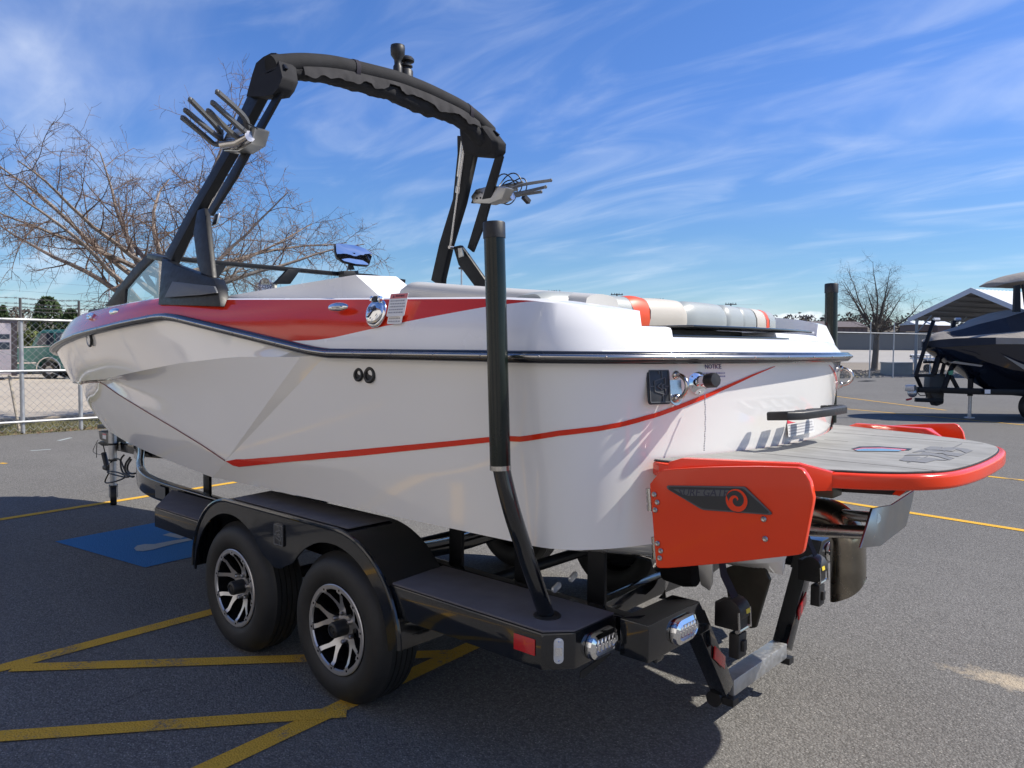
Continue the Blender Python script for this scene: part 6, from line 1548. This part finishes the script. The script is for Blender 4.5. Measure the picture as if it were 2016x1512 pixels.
def shrub(name, label, base, rx, h, n, size, seed, m, conic=.5, group=None, z0=.1):
    rnd = random.Random(seed); g = G()
    for k in range(n):
        t = rnd.random() ** .8; z = z0 + t * (h - z0); rr = rx * ((1 - t) ** conic) * (.55 + .45 * rnd.random() ** .4) * (1 + .25 * mnoise.noise(Vector((t * 5, seed, 0)))); a = rnd.uniform(0, 6.28)
        rr *= 1 + .3 * mnoise.noise(Vector((math.cos(a) * 1.5, math.sin(a) * 1.5, t * 4 + seed)))
        c_ = Vector(base) + Vector((rr * math.cos(a), rr * math.sin(a), z)); s_ = size * rnd.uniform(.5, 1.3)
        u = Vector((rnd.gauss(0, 1), rnd.gauss(0, 1), rnd.gauss(0, 1))).normalized(); w_ = Vector((rnd.gauss(0, 1), rnd.gauss(0, 1), rnd.gauss(0, 1))); w_ = (w_ - u * w_.dot(u)).normalized()
        g.add([c_ - u * s_, c_ + w_ * s_ * .45, c_ + u * s_, c_ - w_ * s_ * .45], [(0, 1, 2, 3)])
    e = empty(name, tuple(base)); tag(e, label, 'tree' if h > 2 else 'bush', group); build(g, 'crown', m, e, recalc=False)
    g = G(); g.tube([Vector(base), Vector(base) + Vector((0, 0, h * .8))], [.12, .04], 7); build(g, 'trunk', M_bark2, e); return e
M_ever = mat('evergreen_foliage', (.055, .085, .032), .8, var=.5, vscale=2.5, spec=.2); M_ever2 = mat('yellow_green_foliage', (.11, .13, .045), .8, var=.5, vscale=2.5, spec=.2)
shrub('evergreen_tree', 'round-topped evergreen behind the green pickup', GP(95, 46), 1.15, 4.45, 2600, .13, 3, M_ever, .35)
shrub('evergreen_tree', 'small pointed evergreen above the pale camper', GP(8, 47), .9, 4.0, 1500, .13, 4, M_ever, .6)
shrub('evergreen_tree', 'low dark evergreen just right of the camper corner post', GP(58, 44), 1.2, 2.4, 2200, .12, 5, M_ever2, .35)
shrub('evergreen_tree', 'spiky evergreen half hidden by the white bow', GP(140, 45), 1.6, 3.7, 2600, .15, 6, M_ever, .6)
shrub('evergreen_tree', 'yellow-green evergreen left of the round-topped one', GP(68, 48), 1.0, 3.2, 1500, .12, 8, M_ever2, .45)

# ------------------------------------------------------------------ poles, sign, wires
def lamp_pole(px, ytop, D, label):
    b = GP(px, D); zt = S(px, ytop, D=D).z; e = empty('lamp_post', tuple(b)); tag(e, label, 'lamp post')
    g = G(); g.tube([b, Vector((b.x, b.y, zt))], [.09, .06], 8); build(g, 'pole', M_alupost, e)
    g = G(); g.box((b.x, b.y, zt + .08), (.35, .35, .16)); build(g, 'lamp_head', M_rust, e, bev=.03)
lamp_pole(217, 536, 58, 'slim grey lamp post between the left tree and the windshield'); lamp_pole(908, 531, 60, 'slim grey lamp post seen under the right tower leg')
ups = []
for i, (px, yt, D, lab) in enumerate(((1090, 572, 170, 'utility pole furthest left above the cream seat backs'), (1213, 578, 180, 'utility pole above the orange stripe of the seat back'), (1294, 588, 190, 'utility pole just right of the first orange seat stripe'), (1437, 597, 190, 'utility pole above the grey seat seam'), (1585, 621, 150, 'low utility pole with two flat arms near the rear guide pole'))):
    b = GP(px, D); zt = S(px, yt, D=D).z; e = empty('utility_pole', tuple(b)); tag(e, lab, 'utility pole', 'utility poles beyond the boat'); ups.append((b, zt))
    g = G(); g.tube([b, Vector((b.x, b.y, zt))], [.22, .16], 7); build(g, 'pole', M_rust, e)
    g = G(); c_ = Vector((b.x, b.y, zt - .3)); g.tube([c_ - RH * 1.4, c_ + RH * 1.4], .11, 6); build(g, 'crossarm', M_rust, e)
    g = G()
    for s_ in (-1.2, -.5, .5, 1.2): g.tube([c_ + RH * s_, c_ + RH * s_ + Vector((0, 0, .4))], .08, 6)
    tag(build(g, 'insulator', M_rust, e), kind='stuff')
def power_wire(a, b, label, r=.012, sag=.5):
    P = [a.lerp(b, t) - Vector((0, 0, sag * 4 * t * (1 - t))) for t in np.linspace(0, 1, 24)]; g = G(); g.tube(P, r, 4, caps=False); tag(build(g, 'power_line', mat('wire_grey', (.12, .13, .16), .6), recalc=False), label, 'power line')
power_wire(S(-60, 566, D=85), S(1000, 610, D=95), 'lowest of the thin power lines crossing the sky behind the left tree', .009)
power_wire(S(-60, 520, D=85), S(1500, 600, D=120), 'highest of the thin power lines crossing the sky behind the boat', .010, 1.2)
power_wire(S(-60, 545, D=85), S(1200, 596, D=110), 'middle of the thin power lines crossing the sky behind the boat', .009, .9)
# roadside sign with an arched cream top
DS = 88
def Sp(px, py, d=0.0): return S(px, py, D=DS + d)
sg = empty('shop_sign', tuple(GP(520, DS))); ORG[sg] = GP(520, DS); tag(sg, 'cream roadside sign with an arched top and two columns behind the boat', 'sign')
dvs = Vector((FWD[0], FWD[1], 0)).normalized() * .9
arch = [Sp(521 + 11.5 * math.cos(a), 561 - 14 * math.sin(a)) for a in np.linspace(0, PI, 17)]
g = G(); g.prism(arch, dvs); build(g, 'arched_top', mat('sign_edge_blue', (.10, .14, .25), .6), sg)
arch2 = [Sp(522 + 9.8 * math.cos(a), 562 - 14 * math.sin(a), -.02) for a in np.linspace(0, PI, 17)]
g = G(); g.prism(arch2, dvs * .03); build(g, 'arched_face', mat('sign_cream', (.68, .63, .47), .6), sg)
def stext(body, px, py, size, m, nm):
    c_ = Sp(px, py, -.06); g = G(); g.mesh(text_mesh(body, size, .01), frame(c_, RH, (0, 0, 1))); build(g, nm, m, sg, recalc=False, smooth=False)
stext('C', 523.5, 553.5, .75, mat('sign_tan', (.30, .25, .16), .7), 'lettering'); stext('COSV', 522, 565, .62, M_inkblue, 'lettering')
g = G(); g.prism([Sp(507, 575, -.03), Sp(507, 560.5, -.03), Sp(537, 560.5, -.03), Sp(537, 575, -.03)], dvs * .5); build(g, 'board', mat('sign_white', (.75, .75, .76), .5), sg)
zg = GP(520, DS).z
for x in (504, 538.5):
    for (hw, y0, y1) in ((2.2, 700, 559), (4.2, 559, 555.5)):
        g = G(); g.prism([Sp(x - hw, y0, -.1), Sp(x - hw, y1, -.1), Sp(x + hw, y1, -.1), Sp(x + hw, y0, -.1)], dvs); build(g, 'column' if y0 > 600 else 'column_capital', mat('sign_column', (.55, .50, .42), .7), sg)

# ------------------------------------------------------------------ far ground to the right
def ribbon(name, pts, m, kind='structure'):
    g = G(); g.grid([[p for p in r] for r in pts]); o = build(g, name, m, recalc=False, smooth=False)
    if sum(p.normal.z for p in o.data.polygons) < 0: o.data.flip_normals()
    tag(o, kind=kind); return o
def far_row(D, z, x0=-400, x1=2700, n=40, wob=0.0, seed=0):
    out = []
    for k in range(n + 1):
        px = x0 + (x1 - x0) * k / n; q = GP(px, D); out.append(Vector((q.x, q.y, z + wob * mnoise.noise(Vector((k * .35, seed, 0))))))
    return out
ribbon('far_road', [far_row(112, -.03, 1000), far_row(125, .45, 1000), far_row(152, 1.95, 1000), far_row(165, 1.9, 1000)], M_road)
M_hill = ground_mat('brown_hillside', (.15, .13, .105), (.19, .165, .13), (.12, .105, .085), .03, .3)
ribbon('hills', [far_row(168, .5, n=60), far_row(230, 4.0, n=60, wob=1.0, seed=2), far_row(330, 10, n=60, wob=2, seed=3), far_row(460, 16, n=60, wob=3, seed=4), far_row(620, 9, n=60, wob=4, seed=5)], M_hill)
rnd = random.Random(9); g = G()
for k in range(330):
    px = rnd.uniform(-350, 2650); D = rnd.uniform(280, 450); b = GP(px, D); bz_ = interp(D, [168, 230, 330, 460], [.5, 4, 10, 16]) - 1; hh = rnd.uniform(4.5, 9.0); rw = hh * rnd.uniform(.35, .6)
    for q in range(85):
        t = rnd.random(); rr = rw * math.sqrt(max(0, 1 - (2 * t - 1) ** 2)) * rnd.random() ** .4; a = rnd.uniform(0, 6.28); c_ = Vector((b.x + rr * math.cos(a), b.y + rr * math.sin(a), bz_ + hh * (.15 + .85 * t))); s_ = rnd.uniform(.4, 1.15)
        u = Vector((rnd.gauss(0, 1), rnd.gauss(0, 1), rnd.gauss(0, 1))).normalized() * s_; w_ = Vector((rnd.gauss(0, 1), rnd.gauss(0, 1), rnd.gauss(0, 1))).normalized() * s_ * .5; g.add([c_ - u, c_ + w_, c_ + u, c_ - w_], [(0, 1, 2, 3)])
tag(build(g, 'far_woodland', mat('bare_far_trees', (.105, .088, .072), .95, var=.45, vscale=.08, spec=.1), recalc=False), kind='stuff')
# long grey building
def bld(name, label, px0, px1, yb, yt, D, depth, m, mroof, doors=(), pitch=0.0):
    a, b = S(px0, yb, D=D), S(px1, yb, D=D); zt = S((px0 + px1) / 2, yt, D=D).z; zb = min(a.z, b.z) - .5; a.z = b.z = zb
    e = empty(name, tuple((a + b) / 2)); tag(e, label, 'building'); dvb = Vector((FWD[0], FWD[1], 0)).normalized() * depth
    g = G(); g.prism([a, b, b + dvb, a + dvb], (0, 0, zt - zb)); build(g, 'wall', m, e)
    u = (b - a).normalized(); g = G(); z2 = zt + .02
    if pitch: 
        P = [Vector((q.x, q.y, z2)) for q in (a - u * .3 - dvb * .03, a - u * .3 + dvb * 1.03)]; rdg = Vector((0, 0, pitch)); c1 = (P[0] + P[1]) / 2 + rdg
        L_ = (b - a) + u * .6; g.grid([[P[0], P[0] + L_], [c1, c1 + L_], [P[1], P[1] + L_]]); g.add([P[0], c1, P[1]], [(0, 1, 2)]); g.add([P[0] + L_, c1 + L_, P[1] + L_], [(2, 1, 0)])
    else: g.prism([Vector((q.x, q.y, zt + .003)) for q in (a - u * .2 - dvb * .02, b + u * .2 - dvb * .02, b + u * .2 + dvb, a - u * .2 + dvb)], (0, 0, .25))
    build(g, 'roof', mroof, e, recalc=False)
    for (x0, x1, y0, y1) in doors:
        p_ = SL([(x0, y1), (x0, y0), (x1, y0), (x1, y1)], D=D - .05); g = G(); g.prism(p_, dvb * .001); build(g, 'panel', mroof, e)
    return e
M_wallgrey = mat('far_wall_grey', (.115, .122, .125), .8, var=.06, vscale=.2); M_wallgrey2 = mat('far_wall_grey_trim', (.17, .178, .18), .8)
bld('long_building', 'long low grey building beyond the right fence', 1560, 2350, 690, 658, 150, 16, M_wallgrey, M_wallgrey2, doors=[(x, x + 1.2, 662, 688) for x in range(1690, 2000, 42)] + [(1560, 2300, 669.0, 669.9)])
M_brownwall = mat('far_brown_wall', (.17, .12, .10), .8); M_brownroof = mat('far_brown_roof', (.11, .09, .085), .8); M_whiteroof = mat('far_white_roof', (.62, .64, .66), .6)
bld('brown_building', 'long brown building on the hillside left of the small bare tree', 1600, 1708, 654, 644, 215, 14, M_brownwall, M_brownroof, doors=[(x, x + 3, 647, 652) for x in range(1612, 1700, 12)], pitch=1.8)
bld('white_roof_building', 'white-roofed shed on the hillside nearest the carport post', 1805, 1832, 648, 639, 225, 10, M_brownwall, M_whiteroof, pitch=1.2)
bld('white_roof_building', 'wider white-roofed shed seen between the carport posts', 1846, 1880, 650, 641, 222, 12, M_brownwall, M_whiteroof, pitch=1.4)
# concrete vault box and a white-railed flat trailer beyond the fence
g = G(); a, b, c_, d_ = S(1733, 736, D=56), S(1757, 737, D=53), S(1797, 736, D=55), S(1770, 735, D=58.5)
for q in (a, b, c_, d_): q.z = -.06
g.prism([a, b, c_, d_], (0, 0, .86)); e = tag(empty('utility_vault', tuple((a + c_) / 2)), 'low grey concrete box on the gravel beyond the right fence', 'concrete box'); build(g, 'box', mat('grey_concrete', (.23, .24, .225), .85, var=.1, vscale=2), e, bev=.03)
cc_ = (a + b + c_ + d_) / 4; g = G(); g.prism([cc_ + (q - cc_) * 1.04 + Vector((0, 0, .862)) for q in (a, b, c_, d_)], (0, 0, .07)); build(g, 'lid', mat('pale_concrete', (.34, .34, .32), .85, var=.08, vscale=2), e, bev=.02)
DTt = 62; ft = empty('flat_trailer', tuple(GP(1820, DTt))); ORG[ft] = GP(1820, DTt); tag(ft, 'small flat trailer with white tubular rails under the carport', 'trailer')
def Fp(px, py, d=0): return S(px, py, D=DTt + d)
for y, r_ in ((699, .07), (706, .05)):
    g = G(); g.tube([Fp(1792, y), Fp(1850, y + 1)], r_, 7); g.tube([Fp(1797, y, 1.8), Fp(1852, y, 1.8)], r_, 7); build(g, 'rail', mat('white_rail', (.75, .76, .78), .4), ft)
for x in (1796, 1810, 1824, 1838, 1848):
    g = G(); g.tube([Fp(x, 698), Fp(x + 3, 713)], .05, 6); build(g, 'upright', MATS['white_rail'], ft)
g = G(); g.prism([Fp(1791, 703), Fp(1850, 718), Fp(1852, 714, 2.0), Fp(1796, 703, 2.0)], (0, 0, .16)); build(g, 'deck', M_rust, ft)
for x in (1828,):
    for dd in (0, 1.9):
        p = GP(x, DTt + dd); p.z = .3; g = G(); g.lathe([(.15, .0), (.30, .0), (.31, -.15), (.15, -.15)], 18, frame(p, RH, (0, 0, 1))); build(g, 'wheel', M_tyre, ft)

# ------------------------------------------------------------------ steel carport
cpA, cpP, cpB = S(1788, 629, D=53), S(1919, 570, D=50.5), S(2046, 628, D=48)
cpB.z = cpA.z; mid = (cpA + cpB) / 2; cpP = Vector((mid.x, mid.y, cpP.z)); gv = (cpB - cpA); gv.z = 0
rd = Vector((-gv.y, gv.x, 0)).normalized(); rd = rd if rd.dot(FH) > 0 else -rd
rd = (rd * .80 + RH * .75).normalized(); RL = 11.0
cpt = empty('carport', (mid.x, mid.y, 0)); tag(cpt, 'open steel carport with a pale gabled roof behind the covered boat', 'carport')
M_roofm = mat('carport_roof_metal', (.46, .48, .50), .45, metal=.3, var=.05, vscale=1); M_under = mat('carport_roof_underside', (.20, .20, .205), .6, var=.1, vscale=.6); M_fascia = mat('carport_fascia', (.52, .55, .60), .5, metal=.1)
for A_, nm in ((cpA, 0), (cpB, 1)):
    g = G(); n = 56; rows = [[], []]
    for k in range(n * 2 + 1):
        off = rd * (RL * k / (n * 2)); h_ = .035 if k % 4 in (1, 2) else 0
        rows[0].append(A_ + off + Vector((0, 0, h_))); rows[1].append(cpP + off + Vector((0, 0, h_ + .02)))
    g.grid(rows); build(g, 'roof_slope', M_roofm, cpt, recalc=False, smooth=False)
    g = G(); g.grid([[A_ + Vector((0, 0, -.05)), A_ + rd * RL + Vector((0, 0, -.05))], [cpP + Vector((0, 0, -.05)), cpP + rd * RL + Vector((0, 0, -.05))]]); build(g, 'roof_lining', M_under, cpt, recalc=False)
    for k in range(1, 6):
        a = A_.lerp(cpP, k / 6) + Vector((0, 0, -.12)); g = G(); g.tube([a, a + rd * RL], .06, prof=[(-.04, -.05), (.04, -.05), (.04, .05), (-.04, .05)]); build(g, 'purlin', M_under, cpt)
    g = G(); g.prism([A_ - rd * .06 + Vector((0, 0, -.22)), A_ - rd * .06 + Vector((0, 0, .10)), cpP - rd * .06 + Vector((0, 0, .12)), cpP - rd * .06 + Vector((0, 0, -.22))], rd * .05); build(g, 'fascia', M_fascia, cpt)
M_cpost = mat('carport_post_steel', (.20, .225, .25), .5, metal=.4)
for A_, s_ in ((cpA, 1), (cpB, -1)):
    for k in range(4):
        b = A_ + gv.normalized() * (.45 * s_) + rd * (.15 + k * (RL - .3) / 3); zt = A_.z + (cpP.z - A_.z) * .06 - .1
        g = G(); g.tube([Vector((b.x, b.y, 0)), Vector((b.x, b.y, zt))], .09, prof=[(-.08, -.08), (.08, -.08), (.08, .08), (-.08, .08)], up=(1, 0, 0)); build(g, 'post', M_cpost, cpt)
        g = G(); q = A_ + gv.normalized() * (1.35 * s_) + (b - A_ - gv.normalized() * (.45 * s_)); g.tube([Vector((b.x, b.y, zt - .95)), Vector((q.x, q.y, A_.z + (cpP.z - A_.z) * .2 - .12))], .05, 6); build(g, 'brace', M_cpost, cpt)

# ------------------------------------------------------------------ covered boat on its trailer, right edge
DB = 19.4
def B_(px, py, d=0.0): return S(px, py, D=DB + d)
cb = empty('covered_boat', tuple(GP(1960, DB))); ORG[cb] = GP(1960, DB); tag(cb, 'dark navy boat under a grey-brown fabric cover at the right edge', 'boat')
M_navy = mat('navy_hull', (.006, .009, .020), .18, coat=.5, var=.1, vscale=1); M_cover = mat('grey_brown_boat_cover', (.29, .265, .235), .9, var=.12, vscale=2.5, bump=.01, bscale=14, spec=.2); M_cover2 = mat('dark_cover_panel', (.030, .034, .045), .85, var=.15, vscale=3, spec=.2)
FHV = Vector((FWD[0], FWD[1], 0)).normalized()
xs = [1819, 1824, 1832, 1850, 1880, 1905, 1940, 1980, 2030, 2100, 2200, 2320]
ysh = [676, 673, 671, 669, 668, 668, 669, 670, 671, 673, 676, 680]
ybt = [684, 691, 697, 708, 728, 746, 766, 777, 782, 784, 785, 786]
hw = [.03, .22, .40, .68, .95, 1.08, 1.18, 1.24, 1.27, 1.27, 1.25, 1.2]
rows = []
for x, a, b, w_ in zip(xs, ysh, ybt, hw):
    zt, zb = B_(x, a).z, B_(x, b).z; c_ = B_(x, 700); row = []
    for t, q in ((1, 1.0), (.86, .99), (.6, .93), (.42, .86), (.2, .55), (.0, .0)): row.append(Vector((c_.x, c_.y, zb + (zt - zb) * t)) - FHV * (w_ * q))
    for t, q in ((.2, .55), (.42, .86), (.6, .93), (.86, .99), (1, 1.0)): row.append(Vector((c_.x, c_.y, zb + (zt - zb) * t)) + FHV * (w_ * q))
    rows.append(row)
g = G(); g.grid(rows); build(g, 'hull', M_navy, cb, ang=30)
yct = [672, 667, 661, 654, 646, 637, 624, 610, 609, 613, 622, 640]
ye_ = [682, 684, 684, 682, 680, 678, 678, 679, 681, 683, 686, 688]
rows = []
for i, (x, a, e_, w_) in enumerate(zip(xs, yct, ye_, hw)):
    zt, ze = B_(x, a).z, B_(x, e_).z; zs = B_(x, ysh[i]).z; c_ = B_(x, 700); row = []; w2 = w_ + .03
    kn = .35 if x < 1930 else .62
    for q, z in ((1.01, ze), (1.0, zs + .03), (.80, zs + (zt - zs) * .30), (kn, zs + (zt - zs) * .92), (0, zt)): row.append(Vector((c_.x, c_.y, z)) - FHV * (w2 * q))
    for q, z in ((kn, zs + (zt - zs) * .92), (.80, zs + (zt - zs) * .30), (1.0, zs + .03), (1.01, ze)): row.append(Vector((c_.x, c_.y, z)) + FHV * (w2 * q))
    rows.append(row)
g = G(); g.grid(rows, mifun=lambda i, j: 1 if (j == 2 and i >= 3 and i <= 6) or (j in (0, 7) and i < 5) else 0); build(g, 'cover', [M_cover, M_cover2], cb, ang=25)
# pale graphics on the navy side
g = G(); g.prism([B_(1975, 700, -1.25), B_(2016, 728, -1.27), B_(2060, 740, -1.28), B_(2060, 733, -1.28), B_(2010, 716, -1.27)], -FHV * .01); g.prism([B_(1868, 714, -.93), B_(1930, 722, -1.17), B_(1934, 719, -1.18), B_(1880, 711, -.98)], -FHV * .03); build(g, 'hull_graphic', mat('hull_graphic_tan', (.22, .20, .17), .4), cb)
for dd in (-.95, .95):
    g = G(); g.prism([B_(1997, 614, dd), B_(1999, 562, dd), B_(2009, 560, dd), B_(2010, 614, dd)], FHV * .08); g.tube([B_(2013, 560, dd), B_(2020, 614, dd)], .03, 7); build(g, 'tower_leg', M_blacksatin, cb)
rows = []
for k in range(13):
    t = k / 12; x = 1951 + 190 * t; th_ = math.sin(PI * min(1, t * .9 + .02)) ** .55; cyy = 560 - 16 * math.sin(PI * t) ** .8; row = []
    for w_ in np.linspace(0, 2 * PI, 16, endpoint=False):
        c_ = B_(x, 564 - 20 * th_ * .5); row.append(c_ + FHV * (1.05 * math.cos(w_) * (.35 + .65 * th_)) + Vector((0, 0, (.16 * th_) * math.sin(w_) + (.02 * mnoise.noise(Vector((k, w_, 0)))) + (.11 * th_ if math.sin(w_) > 0 else 0) * math.sin(w_))))
    rows.append(row)
g = G(); g.grid(rows, closed_u=True); g.add(rows[0], [tuple(range(16))]); g.add(rows[-1], [tuple(range(16))]); build(g, 'bimini_boot', M_cover, cb, ang=60)
ctr_ = empty('boat_trailer', tuple(GP(1960, DB))); ORG[ctr_] = GP(1960, DB); tag(ctr_, 'black boat trailer under the covered navy boat with its jack down', 'trailer')
def sq(pts, r, nm, m=M_blacksatin, up=None): g = G(); g.tube(pts, r, prof=[(-r, -r), (r, -r), (r, r), (-r, r)], up=up); build(g, nm, m, ctr_, bev=.008)
sq([B_(1806, 767), B_(2010, 772)], .07, 'tongue_beam'); 
for s_ in (-.75, .75): sq([B_(1850, 768), B_(1925, 771, s_ * .9), B_(2320, 778, s_)], .07, 'frame_rail')
jb = GP(1913, DB - .15); zj = B_(1913, 745).z
sq([Vector((jb.x, jb.y, .55)), Vector((jb.x, jb.y, zj))], .055, 'jack_leg', up=(1, 0, 0)); g = G(); g.tube([Vector((jb.x, jb.y, 0)), Vector((jb.x, jb.y, .6))], .042, 10); g.lathe([(.12, 0), (.12, .02), (.05, .03)], 14, Matrix.Translation((jb.x, jb.y, 0))); build(g, 'jack_foot', M_galv, ctr_)
for x0, x1, dd in ((1803, 1838, -.25), (1853, 1880, .35)):
    a, b = B_(x0, 739, dd), B_(x1, 631, dd); sq([a, b], .04, 'guide_frame'); g = G(); g.tube([b - RH * .0 + Vector((0, 0, .02)), b + RH * .14 + Vector((0, 0, .02))], .05, 8); build(g, 'guide_cap', M_galv, ctr_)
sq([B_(1802, 739, -.25), B_(1838, 739, -.25)], .035, 'guide_foot'); sq([B_(1821, 683, -.25), B_(1882, 682, .3)], .03, 'guide_rung'); sq([B_(1819, 713, -.2), B_(1862, 713, .3)], .03, 'guide_rung')
sq([B_(1803, 739, -.25), B_(1815, 766, 0)], .035, 'guide_foot')
g = G(); g.prism([B_(1829, 770), B_(1832, 737), B_(1862, 736), B_(1858, 795, 0), B_(1845, 800)], FHV * .3); build(g, 'winch_box', M_blackplastic, ctr_, bev=.03)
sq([B_(1838, 737), B_(1850, 695)], .06, 'winch_post'); sq([B_(1858, 766), B_(1878, 712)], .05, 'winch_post'); sq([B_(1872, 740), B_(1887, 768)], .04, 'winch_post')
g = G(); g.tube([B_(1872, 712, -.1), B_(1888, 709, -.1)], .06, 10); build(g, 'bow_roller', mat('red_roller', (.22, .03, .03), .5), ctr_)
g = G(); g.prism([B_(1869, 731, -.2), B_(1877, 729, -.2), B_(1876, 738, -.2), B_(1870, 738, -.2)], FHV * .05); build(g, 'strap_tag', mat('green_tag', (.10, .35, .22), .6), ctr_)
g = G(); g.box(B_(1793, 764), (.22, .22, .16)); g.ell(B_(1796, 773), (.12, .12, .12), 12, 8); build(g, 'coupler', M_galv, ctr_, bev=.03)
g = G(); g.tube([B_(1803, 770), B_(1812, 779), B_(1826, 778)], .012, 5); g.tube([B_(1824, 768), B_(1823, 790)], .012, 5); build(g, 'trailer_wire', M_blackplastic, ctr_)
g = G(); g.prism([B_(1784, 786), B_(1796, 783), B_(1795, 787), B_(1786, 789)], FHV * .04); build(g, 'red_flag', mat('red_tag', (.4, .03, .03), .6), ctr_)
sq([B_(1802, 787), B_(1856, 789)], .05, 'skid_bar')
g = G(); g.box(B_(1945, 771, -.1), (.02, .02, .02)); g.prism([B_(1939, 767, -.85), B_(1950, 767, -.85), B_(1950, 775, -.85), B_(1939, 775, -.85)], FHV * .01); build(g, 'reflector', M_label, ctr_)
for px in (2048, 2115):
    for dd in (-1.0, 1.0):
        p = GP(px, DB + dd); p.z = .35; g = G(); g.lathe([(.20, -.02), (.30, .02), (.345, -.02), (.345, -.2), (.2, -.22)], 36, frame(p, RH if dd < 0 else -RH, (0, 0, 1)), cap=True); build(g, 'wheel', M_tyre, ctr_)

# ------------------------------------------------------------------ unseen building added behind the camera: bounces light on the hull, shows in its gloss
yb = empty('bounce_building', (2, 11, 0)); tag(yb, 'unseen cream building added behind the camera to bounce light on the boat', 'building')
M_cream = mat('cream_cladding', (.68, .63, .56), .7, var=.04, vscale=.5)
g = G(); g.box((2, 17, 4.0), (46, 12, 8.0)); build(g, 'wall', M_cream, yb)
g = G(); g.box((2, 17, 8.15), (46.8, 12.8, .3)); build(g, 'roof', mat('cladding_trim', (.25, .12, .10), .6), yb)
for x in (-14, -6, 2, 10, 18):
    g = G(); g.box((x, 10.98, 1.9), (3.6, .10, 3.8)); build(g, 'door', mat('shutter_grey', (.40, .40, .40), .5) if x == -14 else MATS['shutter_grey'], yb)
for x in (-10, 6, 14):
    g = G(); g.box((x, 10.98, 4.9), (2.6, .10, 1.0)); build(g, 'window', M_carglass, yb)
